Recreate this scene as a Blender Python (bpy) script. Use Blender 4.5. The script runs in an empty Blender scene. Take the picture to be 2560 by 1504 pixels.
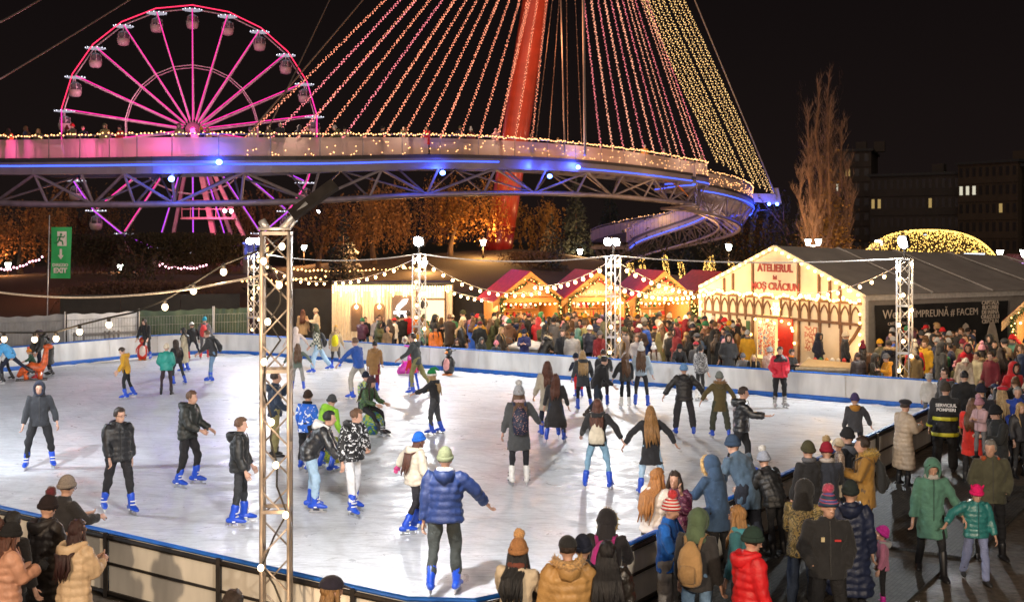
import bpy, bmesh, math, random
import numpy as np
from mathutils import Vector as V, Matrix
R = math.radians
sc = bpy.context.scene
col = sc.collection
rng = random.Random(7)
# ------------------------------------------------------------------ camera model
FPX, HOR, CAMH = 2900.0, 597.0, 4.6
K = 2560/2519.0
def at(px, py, Y):
    """point at photo pixel (2560 wide) at depth Y"""
    return V(((px-1280)/FPX*Y, Y, CAMH-(py-HOR)/FPX*Y))
def gnd(px, py, z=0.0):
    Y = (CAMH-z)*FPX/(py-HOR)
    return V(((px-1280)/FPX*Y, Y, z))
def xat(px, Y): return (px-1280)/FPX*Y
U = V((.826,-.564,0)); N = V((.564,.826,0))
def W(a, b, z=0.0): return U*a+N*b+V((0,0,z))
# ------------------------------------------------------------------ materials
MATS = {}
def _new(name):
    m = bpy.data.materials.new(name); m.use_nodes = True
    nt = m.node_tree; b = nt.nodes['Principled BSDF']
    return m, nt, b
def objcol(nt):
    n = nt.nodes.new('ShaderNodeObjectInfo'); return n.outputs['Color']
def mat(name, c=(.5,.5,.5), rough=.6, metal=0.0, var=.15, scale=8.0, bump=0.0, bscale=40.0, oc=False, spec=.5, sheen=0, coat=0, stretch=None):
    """surface with uneven colour, roughness and a little relief"""
    if name in MATS: return MATS[name]
    m, nt, b = _new(name); L = nt.links
    tc = nt.nodes.new('ShaderNodeTexCoord'); src = tc.outputs['Object']
    if stretch:
        mp = nt.nodes.new('ShaderNodeMapping'); mp.inputs['Scale'].default_value = stretch
        L.new(src, mp.inputs[0]); src = mp.outputs[0]
    nz = nt.nodes.new('ShaderNodeTexNoise'); nz.inputs['Scale'].default_value = scale; nz.inputs['Detail'].default_value = 4
    L.new(src, nz.inputs['Vector'])
    mr = nt.nodes.new('ShaderNodeMapRange'); mr.inputs[1].default_value=.3; mr.inputs[2].default_value=.7
    mr.inputs[3].default_value = 1-var; mr.inputs[4].default_value = 1+var
    L.new(nz.outputs['Fac'], mr.inputs[0])
    mx = nt.nodes.new('ShaderNodeVectorMath'); mx.operation='SCALE'
    if oc: L.new(objcol(nt), mx.inputs[0])
    else: mx.inputs[0].default_value = c[:3]
    L.new(mr.outputs[0], mx.inputs['Scale']); L.new(mx.outputs[0], b.inputs['Base Color'])
    b.inputs['Roughness'].default_value = rough; b.inputs['Metallic'].default_value = metal
    b.inputs['Specular IOR Level'].default_value = spec
    if sheen: b.inputs['Sheen Weight'].default_value = sheen
    if coat: b.inputs['Coat Weight'].default_value = coat
    if bump:
        n2 = nt.nodes.new('ShaderNodeTexNoise'); n2.inputs['Scale'].default_value=bscale; n2.inputs['Detail'].default_value=3
        L.new(src, n2.inputs['Vector'])
        bp = nt.nodes.new('ShaderNodeBump'); bp.inputs['Strength'].default_value=bump; bp.inputs['Distance'].default_value=.02
        L.new(n2.outputs['Fac'], bp.inputs['Height']); L.new(bp.outputs[0], b.inputs['Normal'])
    MATS[name]=m; return m
def emit(name, c, s, sample=False):
    if name in MATS: return MATS[name]
    m = bpy.data.materials.new(name); m.use_nodes=True; nt=m.node_tree; nt.nodes.clear()
    e=nt.nodes.new('ShaderNodeEmission'); o=nt.nodes.new('ShaderNodeOutputMaterial')
    e.inputs[0].default_value=(*c,1); e.inputs[1].default_value=s; nt.links.new(e.outputs[0],o.inputs[0])
    m.cycles.emission_sampling = 'AUTO' if sample else 'NONE'
    MATS[name]=m; return m
# ------------------------------------------------------------------ objects
def tag(o, label=None, cat=None, group=None, kind=None):
    if label: o['label']=label
    if cat: o['category']=cat
    if group: o['group']=group
    if kind: o['kind']=kind
    return o
def empty(name, loc=(0,0,0), rz=0.0, label=None, cat=None, group=None):
    o=bpy.data.objects.new(name,None); col.objects.link(o); o.location=loc; o.rotation_euler=(0,0,rz)
    o.empty_display_size=.1
    return tag(o,label,cat,group)
class MB:
    def __init__(s): s.v=[]; s.f=[]; s.m=[]; s.mi=0
    def add(s, vs, fs):
        b=len(s.v); s.v+= [tuple(p) for p in vs]; s.f+= [tuple(b+i for i in f) for f in fs]; s.m+=[s.mi]*len(fs); return s
    def poly(s, pts): return s.add(pts,[tuple(range(len(pts)))])
    def box(s, c, d, rz=0.0, M=None):
        x,y,z=d[0]/2,d[1]/2,d[2]/2
        q=[V((i*x,j*y,k*z)) for k in(-1,1) for j in(-1,1) for i in(-1,1)]
        if M is None: M=Matrix.Rotation(rz,3,'Z')
        q=[M@p+V(c) for p in q]
        return s.add(q,[(0,2,3,1),(4,5,7,6),(0,1,5,4),(2,6,7,3),(0,4,6,2),(1,3,7,5)])
    def bar(s, a, b, w, h=None, up=V((0,0,1))):
        """rectangular bar from a to b"""
        a,b=V(a),V(b); h=h or w; d=(b-a).normalized()
        x=d.cross(up)
        if x.length<1e-4: x=V((1,0,0))
        x.normalize(); y=x.cross(d)
        q=[p+x*i*w/2+y*j*h/2 for p in(a,b) for j in(-1,1) for i in(-1,1)]
        return s.add(q,[(0,2,3,1),(4,5,7,6),(0,1,5,4),(2,6,7,3),(0,4,6,2),(1,3,7,5)])
    def tube(s, pts, r, n=8, cap=True, ref=None, round_=False):
        """loft of circles/ellipses along pts; r float, list of floats or list of (rx,ry)"""
        pts=[V(p) for p in pts]; m=len(pts)
        if not isinstance(r,(list,tuple)): r=[r]*m
        r=[(q,q) if not isinstance(q,(tuple,list)) else q for q in r]
        if round_:
            d0=(pts[0]-pts[1]).normalized(); d1=(pts[-1]-pts[-2]).normalized(); a0=min(r[0]); a1=min(r[-1])
            pts=[pts[0]+d0*a0*.95,pts[0]+d0*a0*.6]+pts+[pts[-1]+d1*a1*.6,pts[-1]+d1*a1*.95]
            r=[(r[0][0]*.3,r[0][1]*.3),(r[0][0]*.8,r[0][1]*.8)]+list(r)+[(r[-1][0]*.8,r[-1][1]*.8),(r[-1][0]*.3,r[-1][1]*.3)]; m=len(pts)
        x=V(ref) if ref is not None else None; vs=[]
        for i,p in enumerate(pts):
            d=(pts[min(i+1,m-1)]-pts[max(i-1,0)])
            d = d.normalized() if d.length>1e-9 else V((0,0,1))
            if x is None:
                x=d.cross(V((0,0,1)))
                if x.length<.05: x=d.cross(V((0,1,0)))
            x=x-d*x.dot(d)
            if x.length<1e-5: x=d.orthogonal()
            x.normalize(); y=d.cross(x)
            for k in range(n):
                t=2*math.pi*k/n; vs.append(p+x*math.cos(t)*r[i][0]+y*math.sin(t)*r[i][1])
        fs=[(i*n+k,i*n+(k+1)%n,(i+1)*n+(k+1)%n,(i+1)*n+k) for i in range(m-1) for k in range(n)]
        if cap: fs+=[tuple(range(n-1,-1,-1)),tuple((m-1)*n+k for k in range(n))]
        return s.add(vs,fs)
    def ell(s, c, r, M=None, nu=12, nv=8, fn=None):
        """ellipsoid; fn(dir)->radius factor"""
        vs=[];c=V(c)
        for j in range(nv+1):
            ph=math.pi*j/nv
            for i in range(nu):
                th=2*math.pi*i/nu; d=V((math.sin(ph)*math.cos(th),math.sin(ph)*math.sin(th),math.cos(ph)))
                k=fn(d) if fn else 1
                p=V((d.x*r[0],d.y*r[1],d.z*r[2]))*k
                vs.append((M@p if M is not None else p)+c)
        fs=[(j*nu+i,(j+1)*nu+i,(j+1)*nu+(i+1)%nu,j*nu+(i+1)%nu) for j in range(nv) for i in range(nu)]
        return s.add(vs,fs)
    def octa(s,c,r):
        c=V(c); q=[c+V(d)*r for d in((1,0,0),(-1,0,0),(0,1,0),(0,-1,0),(0,0,1),(0,0,-1))]
        return s.add(q,[(0,2,4),(2,1,4),(1,3,4),(3,0,4),(2,0,5),(1,2,5),(3,1,5),(0,3,5)])
    def prism(s, pts, d):
        """polygon pts extruded by vector d"""
        pts=[V(p) for p in pts]; n=len(pts); d=V(d)
        return s.add(pts+[p+d for p in pts],[tuple(range(n-1,-1,-1)),tuple(range(n,2*n))]+[(i,(i+1)%n,n+(i+1)%n,n+i) for i in range(n)])
    def mesh(s,name):
        me=bpy.data.meshes.new(name); me.from_pydata(s.v,[],s.f)
        if any(s.m): me.polygons.foreach_set('material_index',s.m)
        me.update(); return me
    def build(s, name, mats, parent=None, smooth=False, color=None, fix=True):
        me=s.mesh(name)
        if fix:
            bm=bmesh.new(); bm.from_mesh(me); bmesh.ops.recalc_face_normals(bm,faces=bm.faces); bm.to_mesh(me); bm.free()
        for m in (mats if isinstance(mats,(list,tuple)) else [mats]): me.materials.append(m)
        if smooth: me.polygons.foreach_set('use_smooth',[True]*len(me.polygons))
        o=bpy.data.objects.new(name,me); col.objects.link(o); o.parent=parent
        if color: o.color=(*color,1)
        return o
KIDS={}
def copy_tree(o, parent=None):
    c=o.copy(); col.objects.link(c); c.parent=parent
    if o not in KIDS: KIDS[o]=list(o.children)
    cs=[copy_tree(ch,c) for ch in KIDS[o]]
    CHILD[c]=cs; return c
CHILD={}
def text(name, body, size, M, m, parent, extrude=.01, font_shear=0, align='CENTER', bold=0.0):
    cu=bpy.data.curves.new(name,'FONT'); cu.body=body; cu.size=size; cu.extrude=extrude; cu.align_x=align; cu.align_y='CENTER'; cu.offset=bold
    cu.resolution_u=3
    o=bpy.data.objects.new(name,cu); col.objects.link(o); o.parent=parent; o.matrix_local=M; cu.materials.append(m); TEXTS.append(o); return o
def frame(o, x, z):
    """matrix with local X along x, local Y along z (text upright), normal x × z"""
    x=V(x).normalized(); z=V(z).normalized(); n=x.cross(z)
    M=Matrix((( x.x,z.x,n.x,o[0]),(x.y,z.y,n.y,o[1]),(x.z,z.z,n.z,o[2]),(0,0,0,1))); return M
# lights
def spot(name, loc, target, power, color=(1,1,1), size=100, blend=.6, rad=.15, parent=None):
    l=bpy.data.lights.new(name,'SPOT'); l.energy=power; l.color=color; l.spot_size=R(size); l.spot_blend=blend; l.shadow_soft_size=rad
    o=bpy.data.objects.new(name,l); col.objects.link(o); o.location=loc
    o.rotation_euler=(V(target)-V(loc)).to_track_quat('-Z','Y').to_euler(); return o
def point(name, loc, power, color, rad=.1):
    l=bpy.data.lights.new(name,'POINT'); l.energy=power; l.color=color; l.shadow_soft_size=rad
    o=bpy.data.objects.new(name,l); col.objects.link(o); o.location=loc; return o
def remesh_later(o, voxel, smooth=4, fac=.5, wr=0.0, wf=18.0):
    md=o.modifiers.new('r','REMESH'); md.mode='VOXEL'; md.voxel_size=voxel
    ms=o.modifiers.new('s','SMOOTH'); ms.factor=fac; ms.iterations=smooth
    PENDING.append((o,wr,wf))
PENDING=[]; EXTRA={}; TEXTS=[]
def wrinkle(me, amp, freq, seed):
    n=len(me.vertices); co=np.empty(n*3,np.float32); me.vertices.foreach_get('co',co); co=co.reshape(-1,3)
    no=np.empty(n*3,np.float32); me.vertices.foreach_get('normal',no); no=no.reshape(-1,3)
    r=np.random.RandomState(seed); d=np.zeros(n,np.float32)
    for i in range(9):
        k=r.normal(size=3)*freq*(1+.35*i); k[2]*=.8
        d+=np.sin(co@k+r.uniform(0,6.28)+1.5*np.sin(co@(r.normal(size=3)*freq*.6)))/(1+.35*i)
    co+=no*(d*amp)[:,None]; me.vertices.foreach_set('co',co.ravel()); me.update()
def flush():
    """turn the pending modifier stacks into plain meshes in one pass"""
    dg=bpy.context.evaluated_depsgraph_get(); res=[]
    for o,wr,wf in PENDING: res.append(bpy.data.meshes.new_from_object(o.evaluated_get(dg)))
    for i,((o,wr,wf),me) in enumerate(zip(PENDING,res)):
        old=o.data; o.modifiers.clear(); me.name=o.name
        if wr: wrinkle(me,wr,wf,i)
        if o.name in EXTRA:
            ex=EXTRA[o.name]; n0=len(me.vertices)
            bm=bmesh.new(); bm.from_mesh(me)
            vs=[bm.verts.new(p) for p in ex.v]
            for f,k in zip(ex.f,ex.m):
                fc=bm.faces.new([vs[j] for j in f]); fc.material_index=k
            bm.to_mesh(me); bm.free()
        me.materials.clear()
        for m in old.materials: me.materials.append(m)
        me.polygons.foreach_set('use_smooth',[True]*len(me.polygons))
        o.data=me; bpy.data.meshes.remove(old)
    PENDING.clear()
    tm=[bpy.data.meshes.new_from_object(o.evaluated_get(dg)) for o in TEXTS]
    for o,me in zip(TEXTS,tm):
        n=bpy.data.objects.new('lettering',me); col.objects.link(n); n.parent=o.parent; n.matrix_local=o.matrix_local; bpy.data.objects.remove(o)
    TEXTS.clear()
# ------------------------------------------------------------------ cloth, skin and hair materials (colour from obj.color)
def seam_mat(name, rough, spacing, depth, coat=0.0, wr=.5, sheen=0):
    """nylon or wool with folds; quilted when spacing is given"""
    m,nt,b=_new(name); L=nt.links
    tc=nt.nodes.new('ShaderNodeTexCoord')
    nz=nt.nodes.new('ShaderNodeTexNoise'); nz.inputs['Scale'].default_value=9; nz.inputs['Detail'].default_value=5; nz.inputs['Distortion'].default_value=.6
    L.new(tc.outputs['Object'],nz.inputs['Vector'])
    mr=nt.nodes.new('ShaderNodeMapRange'); mr.inputs[1].default_value=.3; mr.inputs[2].default_value=.7; mr.inputs[3].default_value=.82; mr.inputs[4].default_value=1.15
    L.new(nz.outputs['Fac'],mr.inputs[0])
    mx=nt.nodes.new('ShaderNodeVectorMath'); mx.operation='SCALE'; L.new(objcol(nt),mx.inputs[0]); L.new(mr.outputs[0],mx.inputs['Scale'])
    L.new(mx.outputs[0],b.inputs['Base Color'])
    b.inputs['Roughness'].default_value=rough; b.inputs['Coat Weight'].default_value=coat; b.inputs['Coat Roughness'].default_value=.3
    b.inputs['Sheen Weight'].default_value=sheen
    n2=nt.nodes.new('ShaderNodeTexNoise'); n2.inputs['Scale'].default_value=24; n2.inputs['Detail'].default_value=4; n2.inputs['Distortion'].default_value=1.2
    L.new(tc.outputs['Object'],n2.inputs['Vector'])
    bp=nt.nodes.new('ShaderNodeBump'); bp.inputs['Strength'].default_value=wr; bp.inputs['Distance'].default_value=.02; L.new(n2.outputs['Fac'],bp.inputs['Height'])
    L.new(bp.outputs[0],b.inputs['Normal'])
    MATS[name]=m; return m
CLOTH=seam_mat('wool_cloth',.85,0,0,wr=.5,sheen=.15); PUFF=seam_mat('quilted_nylon',.52,.08,.02,coat=.06,wr=.4)
SHINY=seam_mat('glossy_nylon',.27,.08,.02,coat=.6,wr=.7); DENIM=seam_mat('trouser_fabric',.85,0,0,wr=.7)
KNIT=mat('knit',rough=.95,oc=True,var=.2,scale=60,bump=.6,bscale=120)
SKIN=mat('skin',rough=.5,oc=True,var=.08,scale=20); DARK=mat('eye_dark',(.02,.012,.01),.4); LIPS=mat('lips',(.32,.08,.07),.5)
HAIR=mat('hair',rough=.45,oc=True,var=.45,scale=30,stretch=(3,3,.35),bump=.7,bscale=60)
FUR=mat('fur',rough=.9,oc=True,var=.4,scale=50,sheen=.3); PLASTIC=mat('skate_shell',rough=.35,oc=True,var=.1,scale=20,coat=.3)
STEEL=mat('blade_steel',(.55,.56,.58),.3,.9); WHITEP=mat('white_plastic',(.75,.75,.75),.4)
LEATH=mat('boot_leather',rough=.4,oc=True,var=.2)
def pattern(name, kind, cols, scale=14):
    m,nt,b=_new(name); L=nt.links; tc=nt.nodes.new('ShaderNodeTexCoord'); cr=nt.nodes.new('ShaderNodeValToRGB'); cr.color_ramp.interpolation='CONSTANT'
    if kind=='stripe':
        t=nt.nodes.new('ShaderNodeTexWave'); t.bands_direction='Z'; t.inputs['Scale'].default_value=scale
    elif kind=='cells':
        t=nt.nodes.new('ShaderNodeTexVoronoi'); t.inputs['Scale'].default_value=scale
    elif kind=='check':
        t=nt.nodes.new('ShaderNodeTexChecker'); t.inputs['Scale'].default_value=scale
    else:
        t=nt.nodes.new('ShaderNodeTexNoise'); t.inputs['Scale'].default_value=scale; t.inputs['Detail'].default_value=2; t.inputs['Distortion'].default_value=1.5
    L.new(tc.outputs['Object'],t.inputs['Vector'])
    o=t.outputs['Fac'] if 'Fac' in t.outputs else t.outputs['Color']
    if kind=='cells': o=t.outputs['Distance']
    L.new(o,cr.inputs[0]); el=cr.color_ramp.elements
    while len(el)<len(cols): el.new(.5)
    lo,hi=(.36,.64) if kind=='noise' else (0,1)
    for i,c in enumerate(cols): el[i].position=0 if i==0 else lo+(hi-lo)*i/len(cols); el[i].color=(*c,1)
    L.new(cr.outputs[0],b.inputs['Base Color']); b.inputs['Roughness'].default_value=.6
    MATS[name]=m; return m
C=dict(black=(.012,.012,.014),char=(.03,.032,.036),grey=(.12,.12,.13),lgrey=(.32,.32,.33),white=(.75,.74,.72),cream=(.62,.53,.40),beige=(.42,.34,.25),
 tan=(.38,.23,.10),brown=(.12,.06,.03),dbrown=(.035,.02,.014),navy=(.018,.03,.085),dnavy=(.012,.016,.035),blue=(.02,.10,.55),sky=(.10,.38,.72),lblue=(.38,.52,.68),
 jean=(.14,.24,.38),ljean=(.36,.52,.68),teal=(.02,.26,.22),green=(.03,.16,.07),lime=(.25,.55,.03),olive=(.07,.075,.035),dgreen=(.02,.045,.035),khaki=(.24,.21,.09),
 red=(.55,.015,.02),dred=(.20,.012,.02),maroon=(.16,.012,.025),pink=(.72,.32,.38),hot=(.75,.02,.22),mag=(.55,.02,.35),plum=(.09,.02,.05),yellow=(.65,.34,.02),
 mustard=(.55,.28,.015),orange=(.70,.20,.02),sage=(.10,.24,.19),purple=(.06,.04,.12),gold=(.50,.28,.08),blond=(.42,.27,.12),ginger=(.40,.16,.05),auburn=(.10,.035,.02),
 sblue=(.01,.07,.55),steelb=(.06,.10,.16),skin=(.56,.33,.24),skin2=(.48,.27,.18),fur=(.42,.27,.12))
def cc(x): return C[x] if isinstance(x,str) else x
# ------------------------------------------------------------------ poses: L/R leg (swing, knee, abduct), la/ra arm (forward, abduct, elbow, inward)
def P(lean=2,hy=0,hp=5,L=(2,4,4),R=(2,4,4),la=(5,10,15,0),ra=(5,10,15,0),roll=0): return dict(lean=lean,hy=hy,hp=hp,L=L,R=R,la=la,ra=ra,roll=roll)
POSE=dict(
 stand=P(), relax=P(lean=0,L=(-2,4,6),R=(6,8,7),la=(8,12,25,5),ra=(4,14,20,5)),
 glide=P(lean=8,hp=0,L=(14,22,5),R=(-10,12,10),la=(15,14,30,0),ra=(8,18,30,0)),
 skate=P(lean=10,hp=3,L=(24,34,6),R=(-18,14,12),la=(30,16,45,10),ra=(-5,20,30,0)),
 walk=P(lean=3,L=(18,12,3),R=(-14,14,3),la=(-12,8,18,0),ra=(18,8,25,5)),
 wide=P(lean=3,L=(4,8,14),R=(4,8,14),la=(6,18,20,0),ra=(6,18,20,0)),
 arms=P(lean=4,L=(8,12,10),R=(0,12,12),la=(5,50,12,0),ra=(5,50,12,0)),
 pocket=P(lean=0,L=(2,4,5),R=(2,4,5),la=(-8,16,55,30),ra=(-8,16,55,30)),
 lean=P(lean=24,hp=8,L=(-6,4,5),R=(2,10,5),la=(45,14,50,25),ra=(45,14,50,25)),
 hold=P(lean=3,hp=18,la=(25,6,85,30),ra=(25,6,85,30)),
 phone=P(lean=0,hp=-2,la=(55,10,105,20),ra=(10,10,40,20)),
 cross=P(lean=2,la=(28,12,95,75),ra=(28,12,95,75)),
 bend=P(lean=48,hp=15,L=(10,24,6),R=(4,18,6),la=(50,14,20,5),ra=(50,14,20,5)),
 push=P(lean=38,hp=-15,L=(20,18,5),R=(-2,10,6),la=(58,12,14,5),ra=(58,12,14,5)),
 sit=P(lean=18,hp=5,L=(78,55,10),R=(62,38,12),la=(40,12,55,20),ra=(40,12,55,20)),
 lunge=P(lean=34,hp=-8,L=(34,36,4),R=(-46,10,10),la=(35,16,40,10),ra=(-15,18,30,0)),
)
def hand(mb, w, d, side, fwd, s, curl=40, r=1.0):
    """palm, four fingers of unequal length and a thumb leaving the side of the palm"""
    d=d.normalized(); side=(side-d*side.dot(d)).normalized(); nrm=d.cross(side)
    if nrm.dot(fwd)<0: pass
    p=lambda a,b,c: w+(d*a+side*b+nrm*c)*s
    mb.tube([p(-.02,0,0),p(.02,0,0),p(.06,0,0),p(.092,0,0)],[(.024*s*r,.02*s*r),(.034*s*r,.018*s*r),(.042*s*r,.016*s*r),(.038*s*r,.011*s*r)],8,ref=side)
    for i,(off,ln) in enumerate(((-.03,.060),(-.01,.074),(.011,.079),(.031,.070))):
        c1=R(curl*.6); c2=R(curl*1.5); b0=p(.085,off,0); k=ln*s
        q1=b0+(d*math.cos(c1)+nrm*math.sin(c1))*k*.5; q2=q1+(d*math.cos(c2)+nrm*math.sin(c2))*k*.5
        mb.tube([b0,q1,q2],[.0095*s*r,.0085*s*r,.006*s*r],5,ref=side)
    b0=p(.025,.032,.003); q1=b0+(d*.75+side*.55+nrm*.35)*.032*s; q2=q1+(d*.9+side*.1+nrm*.45)*.03*s
    mb.tube([b0,q1,q2],[.012*s*r,.0105*s*r,.007*s*r],5)
def blob(center, rad, M, fn, name, m, parent, color, nu=18, nv=12, jit=0.0):
    mb=MB(); mb.ell(center,rad,M,nu,nv,fn); o=mb.build(name,m,parent,True,color)
    if jit: wrinkle(o.data,jit,60,len(name))
    return o
def fur_ring(name, pts, rad, parent, color, spikes=90, ln=.045):
    """ragged ring of fur along a closed or open path"""
    mb=MB(); mb.tube(pts,rad,7,True)
    for _ in range(spikes):
        i=rng.randrange(len(pts)-1); p=pts[i].lerp(pts[i+1],rng.random()); d=V((rng.gauss(0,1),rng.gauss(0,1),rng.gauss(0,1))).normalized()
        q=p+d*(rad*.6); t=d.orthogonal().normalized()*.011; u=d.cross(t)
        e=p+d*(rad+ln*rng.uniform(.4,1))
        mb.add([q+t,q-t*.5+u*.8,q-t*.5-u*.8,e],[(0,1,3),(1,2,3),(2,0,3)])
    return mb.build(name,FUR,parent,False,color)
def person(loc, heading, h=1.75, pose='stand', top='jacket', tc='black', bot='slim', bc='black', shoe='boot', shc='black', head='short', hc='dbrown', hat=None, htc='black',
           hood=None, skin='skin', wd=1.0, label='', group=None, vox=.018, gloves=None, face=True, bag=None, scarf=None, extra=(), pat=None, furc='fur', hdc=None, tw=0, glasses=False, yoke=None, **ov):
    """one figure: a continuous body with clothes, hair and footwear as children; local +Y is forward"""
    po=dict(POSE[pose]); po.update(ov)
    s=h/1.75; kid = 1.0 if h>1.5 else (1.12 if h>1.25 else 1.28)
    root=empty('person',loc,R(heading-90),label,'person',group)
    tc=cc(tc); bc=cc(bc); hdc=cc(hdc) if hdc else tc
    l=R(po['lean']); ro=R(po['roll']); S=V((math.sin(ro),math.sin(l)*math.cos(ro),math.cos(l)*math.cos(ro))).normalized(); Rv=V((math.cos(ro),0,-math.sin(ro))); Rv=(Rv-S*Rv.dot(S)).normalized(); F=S.cross(Rv)
    if tw: 
        t=R(tw); Rv,F=Rv*math.cos(t)+F*math.sin(t),F*math.cos(t)-Rv*math.sin(t)
    def ldir(a,b,sd): a,b=R(a),R(b); return V((sd*math.sin(b),math.sin(a)*math.cos(b),-math.cos(a)*math.cos(b)))
    legs=[]
    ah=.155 if shoe=='skate' else .095
    for sd,k in((-1,'L'),(1,'R')):
        a,kn,ab=po[k]; hip=V((sd*.092*wd,0,0)); kne=hip+ldir(a,ab,sd)*.43; ank=kne+ldir(a-kn,ab*.5,sd)*.41
        legs.append([hip,kne,ank,sd,a-kn])
    low=min(q[2].z for q in legs); mid=(legs[0][2]+legs[1][2])/2
    O=V((-mid.x*.8,-mid.y*.8,-low+ah))
    if pose=='sit': O=V((0,-.25,-low+ah))
    for q in legs: q[0]=(q[0]+O)*s; q[1]=(q[1]+O)*s; q[2]=(q[2]+O)*s
    pel=O*s; sp=lambda t,x=0,y=0: pel+(S*t+Rv*x+F*y)*s
    arms=[]
    for sd,k in((-1,'la'),(1,'ra')):
        fa,ab,eb,inw=po[k]; a=R(fa);b=R(ab);c=R(fa+eb);i=R(inw)
        sh=sp(.437,sd*.168*wd,-.01)
        d1=Rv*sd*math.sin(b)+(F*math.sin(a)-S*math.cos(a))*math.cos(b)
        d2=(Rv*sd*math.sin(b*.7)+(F*math.sin(c)-S*math.cos(c)))*math.cos(i)-Rv*sd*math.sin(i); d2.normalize()
        el=sh+d1*.285*s; wr=el+d2*.25*s; arms.append((sh,el,wr,d2,sd))
    neck=sp(.50); Fh=V((F.x,F.y,F.z*.3)).normalized(); y=R(po['hy']); Fh=V((Fh.x*math.cos(y)-Fh.y*math.sin(y),Fh.x*math.sin(y)+Fh.y*math.cos(y),Fh.z))
    pz=R(po['hp']); Fh=(Fh*math.cos(pz)-V((0,0,1))*math.sin(pz)).normalized(); Rh=Fh.cross(V((0,0,1))).normalized(); Uh=Rh.cross(Fh)
    hs=s*kid*.97; HC=neck+(S*.055+V((0,0,.075*kid))+Fh*.03)*s
    HM=Matrix((Rh,Fh,Uh)).transposed()
    hp=lambda x,yy,z: HC+(Rh*x+Fh*yy+Uh*z)*hs
    # body
    mb=MB(); th=.8
    mb.tube([sp(-.06),sp(.05),sp(.2),sp(.36),sp(.45),sp(.49)],[(.12*s*wd,.08*s),(.12*s*wd,.085*s),(.105*s*wd,.08*s),(.11*s*wd,.085*s),(.08*s,.065*s),(.055*s,.055*s)],10,ref=Rv,round_=True)
    mb.tube([sp(.45),sp(.52),HC-Uh*.03*hs-Fh*.01*hs],[.058*s,.05*s,.052*s],9,ref=Rv)
    for hip,kne,ank,sd,_ in legs: mb.tube([hip+V((0,0,.03*s)),hip.lerp(kne,.3),kne,kne.lerp(ank,.35),ank],[.062*s,.06*s,.042*s,.040*s,.03*s],8,ref=(1,0,0),round_=True)
    for sh,el,wr,d,sd in arms: mb.tube([sp(.40,sd*.07*wd),sh-S*.01*s,sh.lerp(el,.4),el,el.lerp(wr,.3),wr-d*(.05*s if pose=='pocket' else 0),wr+d*(.03 if pose!='pocket' else -.03)*s],[.04*s,.038*s,.036*s,.032*s,.030*s,.025*s,.024*s],8,ref=F,round_=True)
    mb.ell(hp(0,-.012,.025),(.076*hs,.096*hs,.104*hs),HM,14,10); mb.ell(hp(0,.02,-.05),(.058*hs,.066*hs,.074*hs),HM,12,8)
    mb.tube([hp(0,.082,.012),hp(0,.1,-.012),hp(0,.105,-.03)],[.010*hs,.014*hs,.018*hs],6,ref=Rh,round_=True)
    for sd in(-1,1): mb.ell(hp(sd*.078,-.008,-.008),(.013*hs,.024*hs,.034*hs),HM,8,6)
    body=mb.build('body',[SKIN,DARK,LIPS,WHITEP],root,True,cc(skin),fix=False); remesh_later(body,min(vox,.016)*max(s,.75),3,.4)
    ex=MB()
    if face:
        for sd in(-1,1):
            ex.mi=3; ex.ell(hp(sd*.031,.082,.008),(.014*hs,.009*hs,.008*hs),HM,6,4)
            ex.mi=1; ex.ell(hp(sd*.030,.088,.007),(.008*hs,.007*hs,.008*hs),HM,6,4); ex.ell(hp(sd*.033,.088,.03),(.020*hs,.008*hs,.005*hs),HM,6,4)
        ex.mi=2; ex.ell(hp(0,.083,-.064),(.024*hs,.010*hs,.0075*hs),HM,8,4)
    if pose!='pocket' and gloves is None:
        ex.mi=0
        for sh,el,wr,d,sd in arms: hand(ex,wr+d*.03*s,d,F-d*F.dot(d)+Rv*-sd*.2,F,s)
    EXTRA[body.name]=ex
    if glasses:
        g=MB()
        for sd in(-1,1): g.tube([hp(sd*.034+.026*math.cos(t),.1,.008+.02*math.sin(t)) for t in [i*math.pi/4 for i in range(9)]],.003*hs,4)
        for sd in(-1,1): g.bar(hp(sd*.06,.1,.01),hp(sd*.08,0,.005),.005*hs)
        g.build('spectacles',DARK,root)
    if gloves:
        for sh,el,wr,d,sd in arms:
            g=MB(); hand(g,wr+d*.01*s,d,F-d*F.dot(d)+Rv*-sd*.2,F,s,30,1.35); g.build('glove',KNIT,root,True,cc(gloves))
    # upper garment
    puff=top in('puffer','longpuffer','shiny'); tk=1.22 if puff else 1.08
    hem={'jacket':-.13,'puffer':-.12,'shiny':-.12,'hoodie':-.08,'coat':-.36,'longcoat':-.62,'longpuffer':-.58,'parka':-.26,'crop':-.02}[top]
    mb=MB(); cs=[]; rs=[]; st=.022 if puff else .05; t=hem; tt=[]
    while t<.44: tt.append(t); t+=st
    tt+=[.44,.475,.505,.535]
    lm=lambda t:(legs[0][0]+legs[1][0])/2*0+pel+( (legs[0][1]+legs[1][1])/2-pel )*min(1,-t/.43)*1.0+(((legs[0][2]+legs[1][2])/2-(legs[0][1]+legs[1][1])/2)*max(0,(-t-.43)/.41))
    base=[(-.7,.215,.16),(-.36,.196,.148),(-.12,.180,.135),(0,.170,.125),(.12,.158,.118),(.28,.175,.125),(.38,.176,.12),(.44,.140,.10),(.475,.108,.088),(.505,.082,.078),(.535,.078,.075)]
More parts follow.
